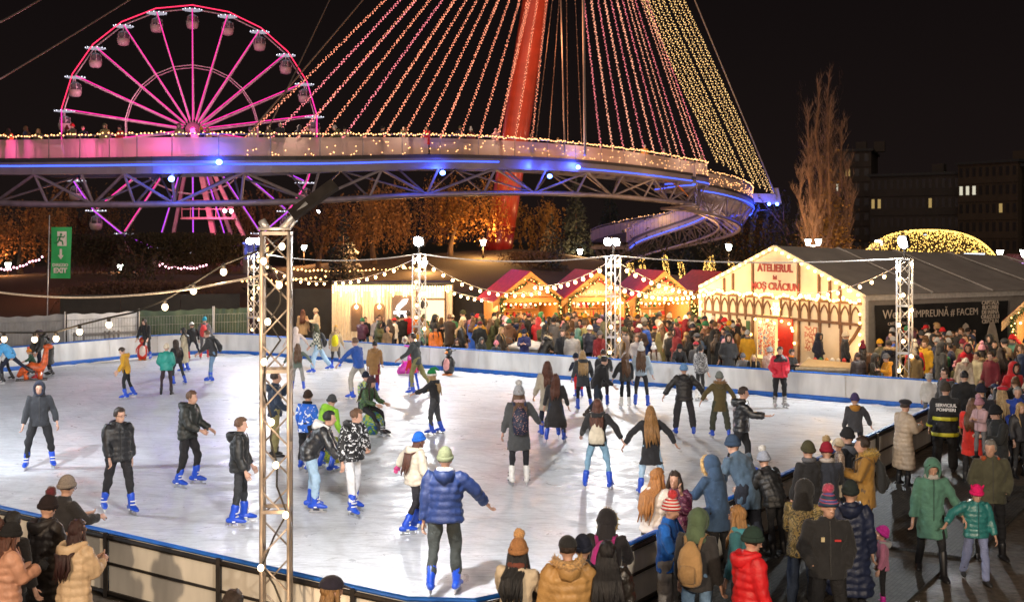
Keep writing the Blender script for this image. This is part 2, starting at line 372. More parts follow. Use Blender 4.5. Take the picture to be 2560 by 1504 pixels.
    for t in tt:
        for (a,x0,y0),(b2,x1,y1) in zip(base,base[1:]):
            if a<=t<=b2+1e-6: k=(t-a)/(b2-a); rxx=x0+(x1-x0)*k; ryy=y0+(y1-y0)*k; break
        q=1.0
        if puff and t<.45: q=.955+.085*abs(math.sin(math.pi*(t-hem)/.088))**.6
        if t<0:
            spread=abs(legs[1][1].x-legs[0][1].x)/2/s*min(1,-t/.43); dep=abs(legs[1][1].y-legs[0][1].y)/2/s*min(1,-t/.43)
            rxx=max(rxx,spread+.1); ryy=max(ryy,dep+.105)
        f=1+(tk-1)*(1 if t<.42 else max(0,(.53-t)/.11))
        cs.append(sp(t,0,-.005) if t>=0 else lm(t)+(S*max(t,-.1)*.0)*s); rs.append((rxx*wd*f*q*s,ryy*(wd*.5+.5)*f*q*s))
    mb.tube(cs,rs,14,True,ref=Rv)
    for sh,el,wr,d,sd in arms:
        pts=[];rr=[]; nn=18 if puff else 9
        chain=[sp(.405,sd*.085*wd,-.005),sh,el,wr-d*.012*s]
        segs=[(0,1,2),(1,2,nn//2),(2,3,nn//2)]; i=0; tot=2*(nn//2)
        for a,b2,c in segs:
            for j in range(c):
                k=j/c; p=chain[a].lerp(chain[b2],k); pts.append(p)
                if a==0: r0=.065+.008*k
                else:
                    g=((a-1)+k)/2; r0=.073-.018*g
                q=1.0
                if puff and a>0: q=.93+.14*abs(math.sin(math.pi*((a-1)+k)*3.2))**.6
                rr.append(r0*(tk*.98 if a else 1)*q*s)
        pts.append(chain[3]); rr.append(.05*tk*s)
        mb.tube(pts,rr,10,True,ref=F)
    m=pat or {'puffer':PUFF,'longpuffer':PUFF,'shiny':SHINY}.get(top,CLOTH)
    jk=mb.build('coat' if 'coat' in top or top in('parka','longpuffer') else 'jacket',m,root,True,tc,fix=False); remesh_later(jk,vox*max(s,.75),3 if puff else 5,.5,.0045*s,15)
    if face and vox<.03:
        zc=tuple(min(.6,k*.45+.03) if max(tc)<.1 else k*.55 for k in tc); q=[sp(t,0,(.118+.014*(t<.1)-.03*max(0,(t-.40)/.1))*(tk*1.02)) for t in (max(hem,-.1)+.01,0,.12,.25,.38,.44,.50)]
        mb=MB(); mb.tube(q,.008*s,5); mb.build('zip',CLOTH,root,True,zc)
    if yoke: mb=MB(); mb.tube([sp(.33),sp(.40),sp(.45),sp(.49),sp(.53)],[(.222*s*wd,.158*s),(.222*s*wd,.155*s),(.18*s*wd,.13*s),(.125*s,.105*s),(.095*s,.09*s)],14,True,ref=Rv,round_=False); mb.build('yoke',PUFF,root,True,cc(yoke))
    # trousers
    rad={'slim':(.088,.062,.047),'wide':(.1,.092,.085),'jogger':(.1,.078,.055),'regular':(.094,.073,.064)}[bot]
    mb=MB()
    mb.tube([pel+V((0,0,-.02*s)),pel+V((0,0,.06*s)),sp(.1)],[(.15*s*wd,.11*s),(.165*s*wd,.12*s),(.14*s*wd,.1*s)],10,ref=(1,0,0),round_=True)
    for hip,kne,ank,sd,_ in legs:
        e=ank+(kne-ank).normalized()*(.10*s if shoe in('skate','tall') else .03*s)
        mb.tube([hip,hip.lerp(kne,.5),kne,kne.lerp(e,.5),e],[rad[0]*s*wd,(rad[0]+rad[1])/2*s*wd,rad[1]*s,(rad[1]+rad[2])/2*s,rad[2]*s],9,ref=(1,0,0),round_=True)
    tr=mb.build('trousers',DENIM,root,True,bc,fix=False); remesh_later(tr,vox*max(s,.75),4,.5,.0055*s,14)
    # footwear
    for hip,kne,ank,sd,sh in legs:
        pit=R(max(-50,min(12,-(sh+90-90)*0-(ank.z/s-ah)*60))) if (ank.z/s-ah)>.06 else 0
        yaw=R(10*sd); f=V((math.sin(yaw),math.cos(yaw)*math.cos(pit),math.sin(pit))).normalized(); up=V((0,-math.sin(pit),math.cos(pit))); sx=f.cross(up)
        q=lambda a,z,x=0: ank+(f*a+up*z+sx*x)*s
        shin=(kne-ank).normalized(); mb=MB(); big=1.0
        if shoe=='skate': 
            mb.tube([ank+shin*.17*s,ank+shin*.1*s,q(-.01,.02),q(-.015,-.05)],[(.062*s,.07*s),(.056*s,.064*s),(.052*s,.062*s),(.048*s,.06*s)],10,ref=sx,round_=True)
            mb.tube([q(-.085,-.045),q(-.03,-.04),q(.06,-.035),(q(.13,-.052)),q(.185,-.062)],[(.042*s,.045*s),(.05*s,.055*s),(.053*s,.05*s),(.052*s,.04*s),(.035*s,.026*s)],10,ref=sx,round_=True)
            o=mb.build('skate',PLASTIC,root,True,cc(shc))
            bl=MB(); bl.bar(q(-.10,-.142),q(.20,-.142),.012*s,.026*s,up=up); bl.bar(q(-.07,-.105),q(-.03,-.105),.028*s,.05*s,up=up); bl.bar(q(.08,-.105),q(.13,-.105),.028*s,.05*s,up=up)
            bl.build('blade',STEEL,o)
            bk=MB()
            for zz in(.015,.07): bk.tube([q(.052,zz,-.05),q(.075,zz,-.02),q(.075,zz,.02),q(.052,zz,.05)],.011*s,5)
            bk.box(q(.02,-.06,.055*1),(.01*s,.05*s,.02*s)); bk.box(q(.02,-.06,-.055),(.01*s,.05*s,.02*s))
            bk.build('buckle',WHITEP if shc!='white' else DARK,o)
        else:
            hi=.30 if shoe=='tall' else .12
            mb.tube([ank+shin*hi*s,ank+shin*.06*s,q(-.005,0),q(-.01,-.04)],[(.058*s,.062*s),(.05*s,.056*s),(.047*s,.055*s),(.044*s,.052*s)],9,ref=sx,round_=True)
            mb.tube([q(-.07,-.055),q(-.02,-.045),q(.06,-.045),q(.13,-.06),q(.165,-.066)],[(.038*s,.038*s),(.045*s,.046*s),(.047*s,.04*s),(.046*s,.03*s),(.03*s,.022*s)],9,ref=sx,round_=True)
            mb.build('boot',LEATH,root,True,cc(shc))
    # hair
    hcC=cc(hc); HCr=lambda z=0:hp(0,-.014,.028+z)
    if head!='none':
        def fh(d):
            if head in('short','crew'):
                if d.y>.30 and d.z<.42: return .72
                if d.z<-.42: return .72
                return 1.0+(.04 if d.z>.3 and d.y>.2 else 0)
            if d.y>.42 and d.z<.5: return .72
            return 1.0
        k=1.0 if head!='long' else 1.03
        mb=MB(); mb.ell(HCr(),(.090*hs*k,.113*hs*k,.116*hs*k),HM,22,16,fh)
        if head in('long','wavy'):
            L0=.34 if head=='long' else .42; yb=-.118*tk-.028
            for q in range(13):
                u=(q-6)/6; e=rng.uniform(-.05,.05)-.06*abs(u); x1=(.098 if head=='wavy' else .084)*u; w_=rng.uniform(.9,1.2)
                pts=[hp(.05*u,-.05,.06),hp(.082*u,-.085+.05*abs(u),-.03),neck+(Rv*x1-F*(.085-.04*abs(u))-S*.03)*s,sp(.39,x1*1.15+rng.gauss(0,.008),yb-.035*(1-abs(u))),sp(.5-L0*.72,x1*1.2+rng.gauss(0,.018),yb-.045*(1-abs(u))),sp(.5-L0+e,x1*1.05+rng.gauss(0,.028),yb-.03)]
                mb.tube(pts,[(.030*hs,.025*hs),(.034*hs,.03*hs),(.034*s*w_,.026*s),(.033*s*w_,.022*s),(.026*s*w_,.018*s),(.004*s,.004*s)],6,True,ref=Rh,round_=False)
            for sd in(-1,1): mb.tube([hp(sd*.06,.02,.06),hp(sd*.086,.015,-.04),neck+(Rv*sd*.1+F*.04-S*.02)*s,sp(.36,sd*.11,.10*tk),sp(.24,sd*.10,.135*tk)],[(.03*hs,.03*hs),(.03*hs,.03*hs),(.035*s,.03*s),(.032*s,.022*s),(.005*s,.005*s)],7,True,ref=Fh,round_=False)
        if head=='bun': mb.ell(hp(0,-.12,.06),(.05*hs,.045*hs,.05*hs),HM,10,8)
        if head=='tail': mb.tube([hp(0,-.11,.06),hp(0,-.17,.03),hp(0,-.19,-.06),hp(0,-.17,-.17)],[.03*hs,.04*hs,.035*hs,.012*hs],8,round_=True)
        o=mb.build('hair',HAIR,root,True,hcC); wrinkle(o.data,.003*hs,70,int(h*100))
        if head in('long','wavy'): wrinkle(o.data,.004*hs,40,3)
    if hat in('beanie','pom','cat'):
        def fb(d):
            if d.z<.30*d.y-.10: return .6
            return 1.0+(.10*max(0,d.z)**2)
        mb=MB(); mb.ell(hp(0,-.016,.046),(.097*hs,.118*hs,.122*hs),HM,20,14,fb)
        mb.tube([hp(.098*math.cos(t)*1.0,-.014+.119*math.sin(t),.036+.026*math.sin(t)) for t in [i*2*math.pi/16 for i in range(17)]],[(.03*hs,.014*hs)]*17,6,False,ref=Uh)
        if hat=='cat':
            for sd in(-1,1): mb.tube([hp(sd*.075,-.014,.11),hp(sd*.1,-.014,.175)],[.03*hs,.008*hs],6)
        o=mb.build('hat',KNIT if not isinstance(htc,bpy.types.Material) else htc,root,True,cc(htc) if not isinstance(htc,bpy.types.Material) else (1,1,1))
        if hat=='pom':
            mb=MB(); mb.ell(hp(0,-.02,.205),(.062*hs,)*3,HM,14,10); p=mb.build('pompom',FUR,o,True,cc(furc) if furc else cc(htc)); wrinkle(p.data,.006*hs,90,5)
    elif hat in('cap','beret','flatcap','santa'):
        mb=MB()
        if hat=='beret': mb.ell(hp(.015,-.03,.095),(.125*hs,.135*hs,.06*hs),HM,18,10)
        elif hat=='santa': mb.ell(hp(0,-.014,.06),(.1*hs,.12*hs,.12*hs),HM,16,10,lambda d:.7 if d.z<-.2 else 1); mb.tube([hp(0,-.03,.15),hp(.05,-.1,.19),hp(.1,-.17,.13)],[.07*hs,.045*hs,.02*hs],8,round_=True)
        else:
            mb.ell(hp(0,-.014,.045),(.098*hs*(1.12 if hat=='flatcap' else 1),.12*hs*(1.08 if hat=='flatcap' else 1),.11*hs),HM,18,12,lambda d:.7 if d.z<-.1 else 1)
            mb.tube([hp(0,.08,.05),hp(0,.13,.04),hp(0,.175,.025)],[(.075*hs,.012*hs),(.08*hs,.009*hs),(.055*hs,.006*hs)],12,ref=Rh)
        o=mb.build('hat',CLOTH,root,True,cc(htc))
        if hat=='santa': fur_ring('hat_trim',[hp(.1*math.cos(i*.4),-.014+.12*math.sin(i*.4),.03) for i in range(17)],.022*hs,o,cc('white'),60,.02)
    # hood
    if hood in('up','furup'):
        def fo(d):
            if d.y>.52 and -.85<d.z<.62: return .62
            return 1.0
        mb=MB(); mb.ell(hp(0,-.02,.015),(.118*hs,.138*hs,.150*hs),HM,22,16,fo); mb.tube([hp(0,-.06,-.02),sp(.5,0,-.05),sp(.44,0,-.07)],[(.1*hs,.09*hs),(.11*s,.09*s),(.13*s,.07*s)],12,ref=Rh,round_=True)
        o=mb.build('hood',m if not pat else CLOTH,root,True,hdc); wrinkle(o.data,.003*s,25,9)
        ring=[hp(.092*math.cos(t),.075+.012*abs(math.sin(t)),.002+.125*math.sin(t)) for t in [i*2*math.pi/20 for i in range(21)]]
        if hood=='furup': fur_ring('fur_trim',ring,.03*s,o,cc(furc),150)
        else: mb=MB(); mb.tube(ring,.018*s,7,False); mb.build('hood_rim',m if not pat else CLOTH,o,True,hdc)
    elif hood in('down','fur'):
        mb=MB(); mb.tube([sp(.50,-.10,.035),sp(.475,-.105,-.045),sp(.44,-.06,-.125*tk),sp(.43,0,-.14*tk),sp(.44,.06,-.125*tk),sp(.475,.105,-.045),sp(.50,.10,.035)],[(.03*s,.03*s),(.05*s,.04*s),(.08*s,.05*s),(.095*s,.055*s),(.08*s,.05*s),(.05*s,.04*s),(.03*s,.03*s)],10,True,ref=S,round_=True)
        o=mb.build('hood',m if not pat else CLOTH,root,True,hdc); wrinkle(o.data,.006*s,22,4)
        if hood=='fur': fur_ring('fur_trim',[sp(.53,-.12,.02),sp(.53,-.13,-.06),sp(.525,-.08,-.13*tk),sp(.51,0,-.165*tk),sp(.525,.08,-.13*tk),sp(.53,.13,-.06),sp(.53,.12,.02)],.042*s,o,cc(furc),190,.05)
    if scarf:
        mb=MB(); mb.tube([sp(.515,.085*math.cos(t),.085*math.sin(t)) for t in [i*2*math.pi/12 for i in range(13)]],[(.035*s,.028*s)]*13,8,False,ref=S); mb.build('scarf',KNIT,root,True,cc(scarf))
    return root, dict(sp=sp,S=S,Rv=Rv,F=F,s=s,arms=arms,legs=legs,tk=tk,hp=hp)
def world_of(root): return Matrix.Translation(root.location)@Matrix.Rotation(root.rotation_euler.z,4,'Z')
def backpack(who, color, label, m=None, kind='pack', cat='backpack'):
    """a bag on the back of a figure: its own thing, placed where it hangs"""
    root,d=who; sp=d['sp']; s=d['s']; tk=d['tk']; Mw=world_of(root); y0=-.135*tk
    o=empty('backpack',Mw@sp(.12,0,y0-.08),root.rotation_euler.z,label,cat); inv=Mw.copy(); org=o.location.copy(); rot=Matrix.Rotation(-root.rotation_euler.z,3,'Z')
    q=lambda t,x,y:rot@((Mw@sp(t,x,y))-org)
    mb=MB()
    if kind=='pack': mb.tube([q(-.02,0,y0-.07),q(.05,0,y0-.075),q(.2,0,y0-.08),q(.33,0,y0-.065),q(.40,0,y0-.04)],[(.125*s,.055*s),(.145*s,.075*s),(.145*s,.075*s),(.125*s,.06*s),(.07*s,.035*s)],14,ref=rot@(Mw.to_3x3()@d['Rv']),round_=True)
    else: mb.tube([q(-.06,0,y0-.03),q(.0,0,y0-.05),q(.14,0,y0-.045),q(.27,0,y0-.03),q(.33,0,y0-.02)],[(.15*s,.03*s),(.165*s,.05*s),(.145*s,.045*s),(.09*s,.035*s),(.03*s,.02*s)],14,ref=rot@(Mw.to_3x3()@d['Rv']),round_=True)
    b=mb.build('bag_body',m or CLOTH,o,True,cc(color)); wrinkle(b.data,.005*s,24,6)
    if kind=='pack':
        mb=MB(); mb.tube([q(.0,0,y0-.14),q(.1,0,y0-.165),q(.17,0,y0-.15)],[(.09*s,.02*s),(.1*s,.035*s),(.09*s,.02*s)],10,ref=rot@(Mw.to_3x3()@d['Rv']),round_=True); mb.build('front_pocket',m or CLOTH,o,True,tuple(k*.8 for k in cc(color)))
    for sd in(-1,1):
        mb=MB(); mb.tube([q(.33,sd*.07,y0-.01),q(.47,sd*.1,y0+.03),q(.505,sd*.105,.0),q(.42,sd*.12,.15*tk),q(.25,sd*.13,.15*tk)],[(.022*s,.006*s)]*5,6,ref=rot@(Mw.to_3x3()@d['Rv'])); mb.build('strap',CLOTH,o,True,tuple(k*.7 for k in cc(color)))
    return o
def held(name, who, arm, label, cat, build, off=.09):
    """a thing in a hand; build(parent, s) makes its parts round the origin"""
    root,d=who; sh,el,wr,dr,sd=d['arms'][arm]; Mw=world_of(root)
    o=empty(name,Mw@(wr+dr*off*d['s']),root.rotation_euler.z,label,cat); build(o,d['s']); return o
# ------------------------------------------------------------------ world, camera, view
w=bpy.data.worlds.new('World'); sc.world=w; w.use_nodes=True; nt=w.node_tree; bg=nt.nodes['Background']
sky=nt.nodes.new('ShaderNodeTexSky'); sky.sky_type='NISHITA'; sky.sun_disc=False; sky.sun_elevation=R(-6); sky.sun_rotation=R(200)
mixn=nt.nodes.new('ShaderNodeMixRGB'); mixn.inputs[0].default_value=.97; mixn.inputs[2].default_value=(.030,.022,.024,1)   # town glow under a night sky
tcw=nt.nodes.new('ShaderNodeTexCoord'); sxw=nt.nodes.new('ShaderNodeSeparateXYZ'); nt.links.new(tcw.outputs['Generated'],sxw.inputs[0]); crw=nt.nodes.new('ShaderNodeValToRGB'); ew=crw.color_ramp.elements; ew[0].position=0; ew[0].color=(.060,.040,.037,1); ew[1].position=.32; ew[1].color=(.019,.014,.016,1); nt.links.new(sxw.outputs['Z'],crw.inputs[0]); nt.links.new(crw.outputs[0],mixn.inputs[2])
nt.links.new(sky.outputs[0],mixn.inputs[1]); nt.links.new(mixn.outputs[0],bg.inputs[0]); bg.inputs[1].default_value=.13
cam=bpy.data.cameras.new('Camera'); co=bpy.data.objects.new('Camera',cam); col.objects.link(co); co.location=(0,0,CAMH); co.rotation_euler=(R(90),0,0)
cam.sensor_width=36; cam.lens=FPX/2560*36; cam.shift_y=-155/2560; cam.clip_end=2000; cam.clip_start=.2
cam.dof.use_dof=True; cam.dof.focus_distance=19; cam.dof.aperture_fstop=2.8
sc.camera=co
sc.view_settings.view_transform='Standard'; sc.view_settings.look='None'; sc.view_settings.gamma=1; sc.view_settings.exposure=.5; sc.view_settings.use_curve_mapping=False
sc.cycles.use_denoising=True; sc.cycles.denoiser='OPENIMAGEDENOISE'; sc.cycles.sample_clamp_indirect=4; sc.cycles.sample_clamp_direct=0
sc.cycles.max_bounces=5; sc.cycles.diffuse_bounces=2; sc.cycles.glossy_bounces=2; sc.cycles.transparent_max_bounces=12; sc.cycles.transmission_bounces=3
sc.cycles.caustics_reflective=False; sc.cycles.caustics_refractive=False; sc.cycles.use_light_tree=True
# ------------------------------------------------------------------ materials of the place
ALU=mat('truss_metal',(.62,.62,.64),.38,.55,var=.12,scale=6); DKM=mat('dark_metal',(.035,.03,.028),.45,.5,var=.3); GRM=mat('grey_steel',(.20,.19,.19),.5,.2,var=.25,scale=3)
WIRE=mat('cable_black',(.015,.015,.015),.6); WOODO=mat('chalet_wood',(.42,.19,.045),.65,var=.3,scale=5,stretch=(1,1,8),bump=.3)
REDR=mat('red_roofing',(.55,.016,.022),.55,var=.25,scale=6,bump=.2,bscale=12); CREAMW=mat('painted_panel',(.60,.53,.44),.7,var=.08,scale=2); TIMB=mat('painted_timber',(.12,.06,.035),.7,var=.25)
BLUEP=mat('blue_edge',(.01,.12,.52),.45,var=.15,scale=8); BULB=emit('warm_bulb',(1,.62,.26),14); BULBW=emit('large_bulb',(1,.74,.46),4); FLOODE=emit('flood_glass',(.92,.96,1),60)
BULBP=emit('facade_bulb',(1,.52,.13),12)
# ground: one sheet with a bank in the park behind
def bank(x,y):
    t=max(0,min(1,(y-56-.05*max(0,x-12))/26)); t=t*t*(3-2*t); left=max(0,min(1,(22-x)/22))
    h=1.9*t*(.3+.7*left)
    h+=1.9*math.exp(-((x+1)**2/190+(y-95)**2/150))
    return h+.12*math.sin(x*.31+y*.2)*t
def ground():
    m,nt,b=_new('plaza_ground'); L=nt.links; tc=nt.nodes.new('ShaderNodeTexCoord')
    n1=nt.nodes.new('ShaderNodeTexNoise'); n1.inputs['Scale'].default_value=.55; n1.inputs['Detail'].default_value=6; n1.inputs['Roughness'].default_value=.65
    n2=nt.nodes.new('ShaderNodeTexNoise'); n2.inputs['Scale'].default_value=9; n2.inputs['Detail'].default_value=6; n2.inputs['Roughness'].default_value=.7
    n3=nt.nodes.new('ShaderNodeTexVoronoi'); n3.inputs['Scale'].default_value=40
    for n in(n1,n2,n3): L.new(tc.outputs['Object'],n.inputs['Vector'])
    cr=nt.nodes.new('ShaderNodeValToRGB'); e=cr.color_ramp.elements; e[0].position=.35; e[0].color=(.035,.027,.02,1); e[1].position=.68; e[1].color=(.14,.115,.09,1)
    L.new(n2.outputs['Fac'],cr.inputs[0])
    sp=nt.nodes.new('ShaderNodeMapRange'); sp.inputs[1].default_value=.0; sp.inputs[2].default_value=.22; sp.inputs[3].default_value=1.9; sp.inputs[4].default_value=1.0; L.new(n3.outputs['Distance'],sp.inputs[0])
    # grass on the bank behind
    sx=nt.nodes.new('ShaderNodeSeparateXYZ'); L.new(tc.outputs['Object'],sx.inputs[0])
    gm=nt.nodes.new('ShaderNodeMapRange'); gm.inputs[1].default_value=54; gm.inputs[2].default_value=58; L.new(sx.outputs['Y'],gm.inputs[0])
    vm=nt.nodes.new('ShaderNodeVectorMath'); vm.operation='SCALE'; L.new(cr.outputs[0],vm.inputs[0]); L.new(sp.outputs[0],vm.inputs['Scale'])
    mg=nt.nodes.new('ShaderNodeMixRGB'); L.new(gm.outputs[0],mg.inputs[0]); L.new(vm.outputs[0],mg.inputs[1])
    cg=nt.nodes.new('ShaderNodeValToRGB'); e=cg.color_ramp.elements; e[0].position=.35; e[0].color=(.016,.012,.006,1); e[1].position=.7; e[1].color=(.045,.035,.016,1); L.new(n2.outputs['Fac'],cg.inputs[0]); L.new(cg.outputs[0],mg.inputs[2])
    L.new(mg.outputs[0],b.inputs['Base Color'])
    rr=nt.nodes.new('ShaderNodeMapRange'); rr.inputs[1].default_value=.38; rr.inputs[2].default_value=.62; rr.inputs[3].default_value=.42; rr.inputs[4].default_value=.9; L.new(n1.outputs['Fac'],rr.inputs[0])
    mxr=nt.nodes.new('ShaderNodeMath'); mxr.operation='MAXIMUM'; L.new(rr.outputs[0],mxr.inputs[0]); L.new(gm.outputs[0],mxr.inputs[1]); L.new(mxr.outputs[0],b.inputs['Roughness'])
    bp=nt.nodes.new('ShaderNodeBump'); bp.inputs['Strength'].default_value=.7; bp.inputs['Distance'].default_value=.02; L.new(n2.outputs['Fac'],bp.inputs['Height']); L.new(bp.outputs[0],b.inputs['Normal'])
    mb=MB(); xs=[-600,-300,-150,-90]+[-70+i*3.5 for i in range(46)]+[110,180,320,600]; ys=[-60,0,15,30,45]+[50+i*2.5 for i in range(34)]+[150,200,300,500,900]
    mb.v=[(x,y,bank(x,y)) for y in ys for x in xs]; n=len(xs); mb.f=[(j*n+i,j*n+i+1,(j+1)*n+i+1,(j+1)*n+i) for j in range(len(ys)-1) for i in range(n-1)]; mb.m=[0]*len(mb.f)
    o=mb.build('ground',m,smooth=True,fix=False); tag(o,'dark damp plaza paving running into the park bank',kind='structure')
ground()
# rink outline in rink coordinates (a along the far side, b away), corners rounded
A0,A1,B0,B1=-36.9,-6.93,9.45,31.9
def outline(off=0.0):
    pts=[]
    for (ca,cb,r,t0) in((A1,B1,1.5,0),(A0,B1,3.2,90),(A0,B0,3.0,180),(A1,B0,1.0,270)):
        cx=ca-math.copysign(r,ca-(A0+A1)/2); cy=cb-math.copysign(r,cb-(B0+B1)/2)
        for k in range(9):
            t=R(t0+k*90/8); pts.append((cx+(r+off)*math.cos(t),cy+(r+off)*math.sin(t)))
    return pts
def ice():
    m,nt,b=_new('skated_ice'); L=nt.links; tc=nt.nodes.new('ShaderNodeTexCoord')
    def noise(s,d,rough=.6,dist=0,st=None,rot=0):
        n=nt.nodes.new('ShaderNodeTexNoise'); n.inputs['Scale'].default_value=s; n.inputs['Detail'].default_value=d; n.inputs['Roughness'].default_value=rough; n.inputs['Distortion'].default_value=dist
        mp=nt.nodes.new('ShaderNodeMapping'); mp.inputs['Scale'].default_value=st or (1,1,1); mp.inputs['Rotation'].default_value=(0,0,rot)
        L.new(tc.outputs['Object'],mp.inputs[0]); L.new(mp.outputs[0],n.inputs['Vector']); return n.outputs['Fac']
    def ramp(src,a,bb,c,d):
        r=nt.nodes.new('ShaderNodeMapRange'); r.inputs[1].default_value=a; r.inputs[2].default_value=bb; r.inputs[3].default_value=c; r.inputs[4].default_value=d; L.new(src,r.inputs[0]); return r.outputs[0]
    def mul(x,y):
        q=nt.nodes.new('ShaderNodeMath'); q.operation='MULTIPLY'; L.new(x,q.inputs[0]); L.new(y,q.inputs[1]); return q.outputs[0]
    big=ramp(noise(.16,4,.6),.3,.7,.68,1.04); mid=ramp(noise(1.1,5,.7,1.0,(1,2.2,1),.5),.35,.65,.88,1.04)
    s1=ramp(noise(3.2,4,.7,2.2,(.35,2.6,1),-.35),.52,.60,1,.84); s2=ramp(noise(2.6,4,.7,2.5,(.3,2.8,1),.75),.53,.60,1,.86); s3=ramp(noise(14,3,.7),.35,.65,.93,1.04)
    def cuts(sc_,dist,ofs,rot,lo):
        w_=nt.nodes.new('ShaderNodeTexWave'); w_.wave_type='RINGS'; w_.rings_direction='Z'; w_.inputs['Scale'].default_value=sc_; w_.inputs['Distortion'].default_value=dist; w_.inputs['Detail'].default_value=1.5; w_.inputs['Detail Scale'].default_value=.35
        mp=nt.nodes.new('ShaderNodeMapping'); mp.inputs['Location'].default_value=ofs; mp.inputs['Rotation'].default_value=(0,0,rot); L.new(tc.outputs['Object'],mp.inputs[0]); L.new(mp.outputs[0],w_.inputs['Vector']); return ramp(w_.outputs['Fac'],.955,.99,1,lo)
    f=mul(mul(mul(big,mid),mul(s1,s2)),s3)
    f=mul(mul(f,cuts(.31,16,(13,-9,0),0,.92)),mul(cuts(.43,24,(34,-63,0),1.0,.93),cuts(.37,20,(-36,-2,0),2.2,.93)))
    vm=nt.nodes.new('ShaderNodeVectorMath'); vm.operation='SCALE'; vm.inputs[0].default_value=(.775,.795,.83); L.new(f,vm.inputs['Scale']); L.new(vm.outputs[0],b.inputs['Base Color'])
    L.new(ramp(noise(2.0,5,.7,1.0),.35,.65,.26,.62),b.inputs['Roughness']); b.inputs['Specular IOR Level'].default_value=.35
    bp=nt.nodes.new('ShaderNodeBump'); bp.inputs['Strength'].default_value=.35; bp.inputs['Distance'].default_value=.02; L.new(f,bp.inputs['Height']); L.new(bp.outputs[0],b.inputs['Normal'])
    mb=MB(); mb.poly([W(a,bb,.03) for a,bb in outline()]); o=mb.build('ice_rink',m); tag(o,'white skated ice of the rink, scored with blade marks',kind='structure')
ice()
# ------------------------------------------------------------------ dasher boards
def board_mat(name,c,rough,trans=0):
    m=mat(name,c,rough,var=.20,scale=1.6,bump=.05,bscale=3,stretch=(1.6,1.6,.5)); b=m.node_tree.nodes['Principled BSDF']
    b.inputs['Subsurface Weight'].default_value=0; return m
BWHITE=board_mat('board_white',(.70,.71,.72),.32); BBEIGE=board_mat('board_back',(.82,.78,.70),.5)
def barrier(path, label, zt=.83, closed=False, out=1, step=2.05, outer=BBEIGE, frame=False, edgecol=BLUEP):
    """rink boards along path [(a,b)...]; each panel, post and rail is a part"""
    pts=[W(a,b) for a,b in path]; root=empty('rink_barrier',pts[len(pts)//2],0,label,'rink barrier','barriers round the rink'); o=root.location.copy()
    L=[0]
    for p,q in zip(pts,pts[1:]): L.append(L[-1]+(q-p).length)
    def P_(t):
        t=max(0,min(L[-1],t))
        for i in range(len(L)-1):
            if t<=L[i+1]: k=(t-L[i])/(L[i+1]-L[i]); return pts[i].lerp(pts[i+1],k)-o,(pts[i+1]-pts[i]).normalized()
    n=max(1,round(L[-1]/step)); ts=[L[-1]*i/n for i in range(n+1)]
    for i in range(n):
        mb=MB(); sub=[ts[i]+.008+(ts[i+1]-ts[i]-.016)*k/4 for k in range(5)]
        for a,b in zip(sub,sub[1:]):
            p,d=P_(a); q,e=P_(b); nr=V((d.y,-d.x,0))*out
            mb.mi=0; mb.poly([p+V((0,0,.19)),q+V((0,0,.19)),q+V((0,0,zt-.03)),p+V((0,0,zt-.03))])
            mb.mi=1; mb.poly([p+nr*.04+V((0,0,.04)),q+nr*.04+V((0,0,.04)),q+nr*.04+V((0,0,zt-.03)),p+nr*.04+V((0,0,zt-.03))])
        mb.build('panel',[BWHITE,outer],root,fix=False)
    for nm,z,hh,wd,off,m in(('cap_rail',zt-.005,.05,.09,.02,edgecol),('kick_strip',.11,.16,.03,-.012,BLUEP)):
        mb=MB(); k=max(8,int(L[-1]/.7)); q=[P_(L[-1]*i/k) for i in range(k+1)]
        mb.tube([p+V((d.y,-d.x,0))*out*off+V((0,0,z)) for p,d in q],[(wd/2,hh/2)]*(k+1),8,True); mb.build(nm,m,root)
    if frame:
        mb=MB(); k=max(6,int(L[-1]/.7))
        q=[P_(L[-1]*i/k) for i in range(k+1)]; nr=lambda d:V((d.y,-d.x,0))*out
        for nm,z,r in(('middle_rail',.44,.018),('bottom_rail',.06,.03),('top_rail',zt-.06,.032)):
            mb=MB(); mb.tube([p+nr(d)*.065+V((0,0,z)) for p,d in q],r,6); mb.build(nm,DKM,root)
        for t in ts:
            p,d=P_(t); mb=MB(); mb.bar(p+nr(d)*.085,p+nr(d)*.085+V((0,0,zt)),.05,.05); mb.build('post',DKM,root)
    return root
ol=outline(.0); far=[ol[8-i] if 0 else None for i in range(0)]
c_fr,c_fl,c_nl,c_nr=ol[0:9],ol[9:18],ol[18:27],ol[27:36]
barrier([c_fr[8],c_fl[0]],'long straight white rink barrier in front of the crowd and stalls',out=-1 if 0 else 1)
barrier(c_fl+[(A0,c_nl[0][1])],'curved white rink barrier below the tarped fences on the left',zt=.86)
barrier([c_nl[8],(A1-8,B0)]+c_nr,'framed rink barrier with beige back panels in the foreground',zt=.83,frame=True)
barrier([c_nr[8],c_fr[0]]+c_fr[1:],'framed rink barrier with beige back panels running away on the right',zt=.83,frame=True)
def berm():
    pts=[W(a,b) for a,b in c_fr[4:]+c_fl+[(A0,12.)]]; mb=MB(); q=[];L=0
    for p,r in zip(pts,pts[1:]):
        n=max(1,int((r-p).length/.22)); q+=[p.lerp(r,k/n) for k in range(n)]
    c=W((A0+A1)/2,(B0+B1)/2); q=[p+(c-p).normalized()*(.10+rng.random()*.04)+V((0,0,.025)) for p in q]
    mb.tube(q,[(rng.uniform(.05,.13),rng.uniform(.02,.075)) for _ in q],6); o=mb.build('snow_berm',mat('snow',(.78,.78,.80),.7,var=.1,scale=6,bump=.3),None,True); tag(o,'ragged ridge of scraped snow along the foot of the boards',kind='stuff')
berm()
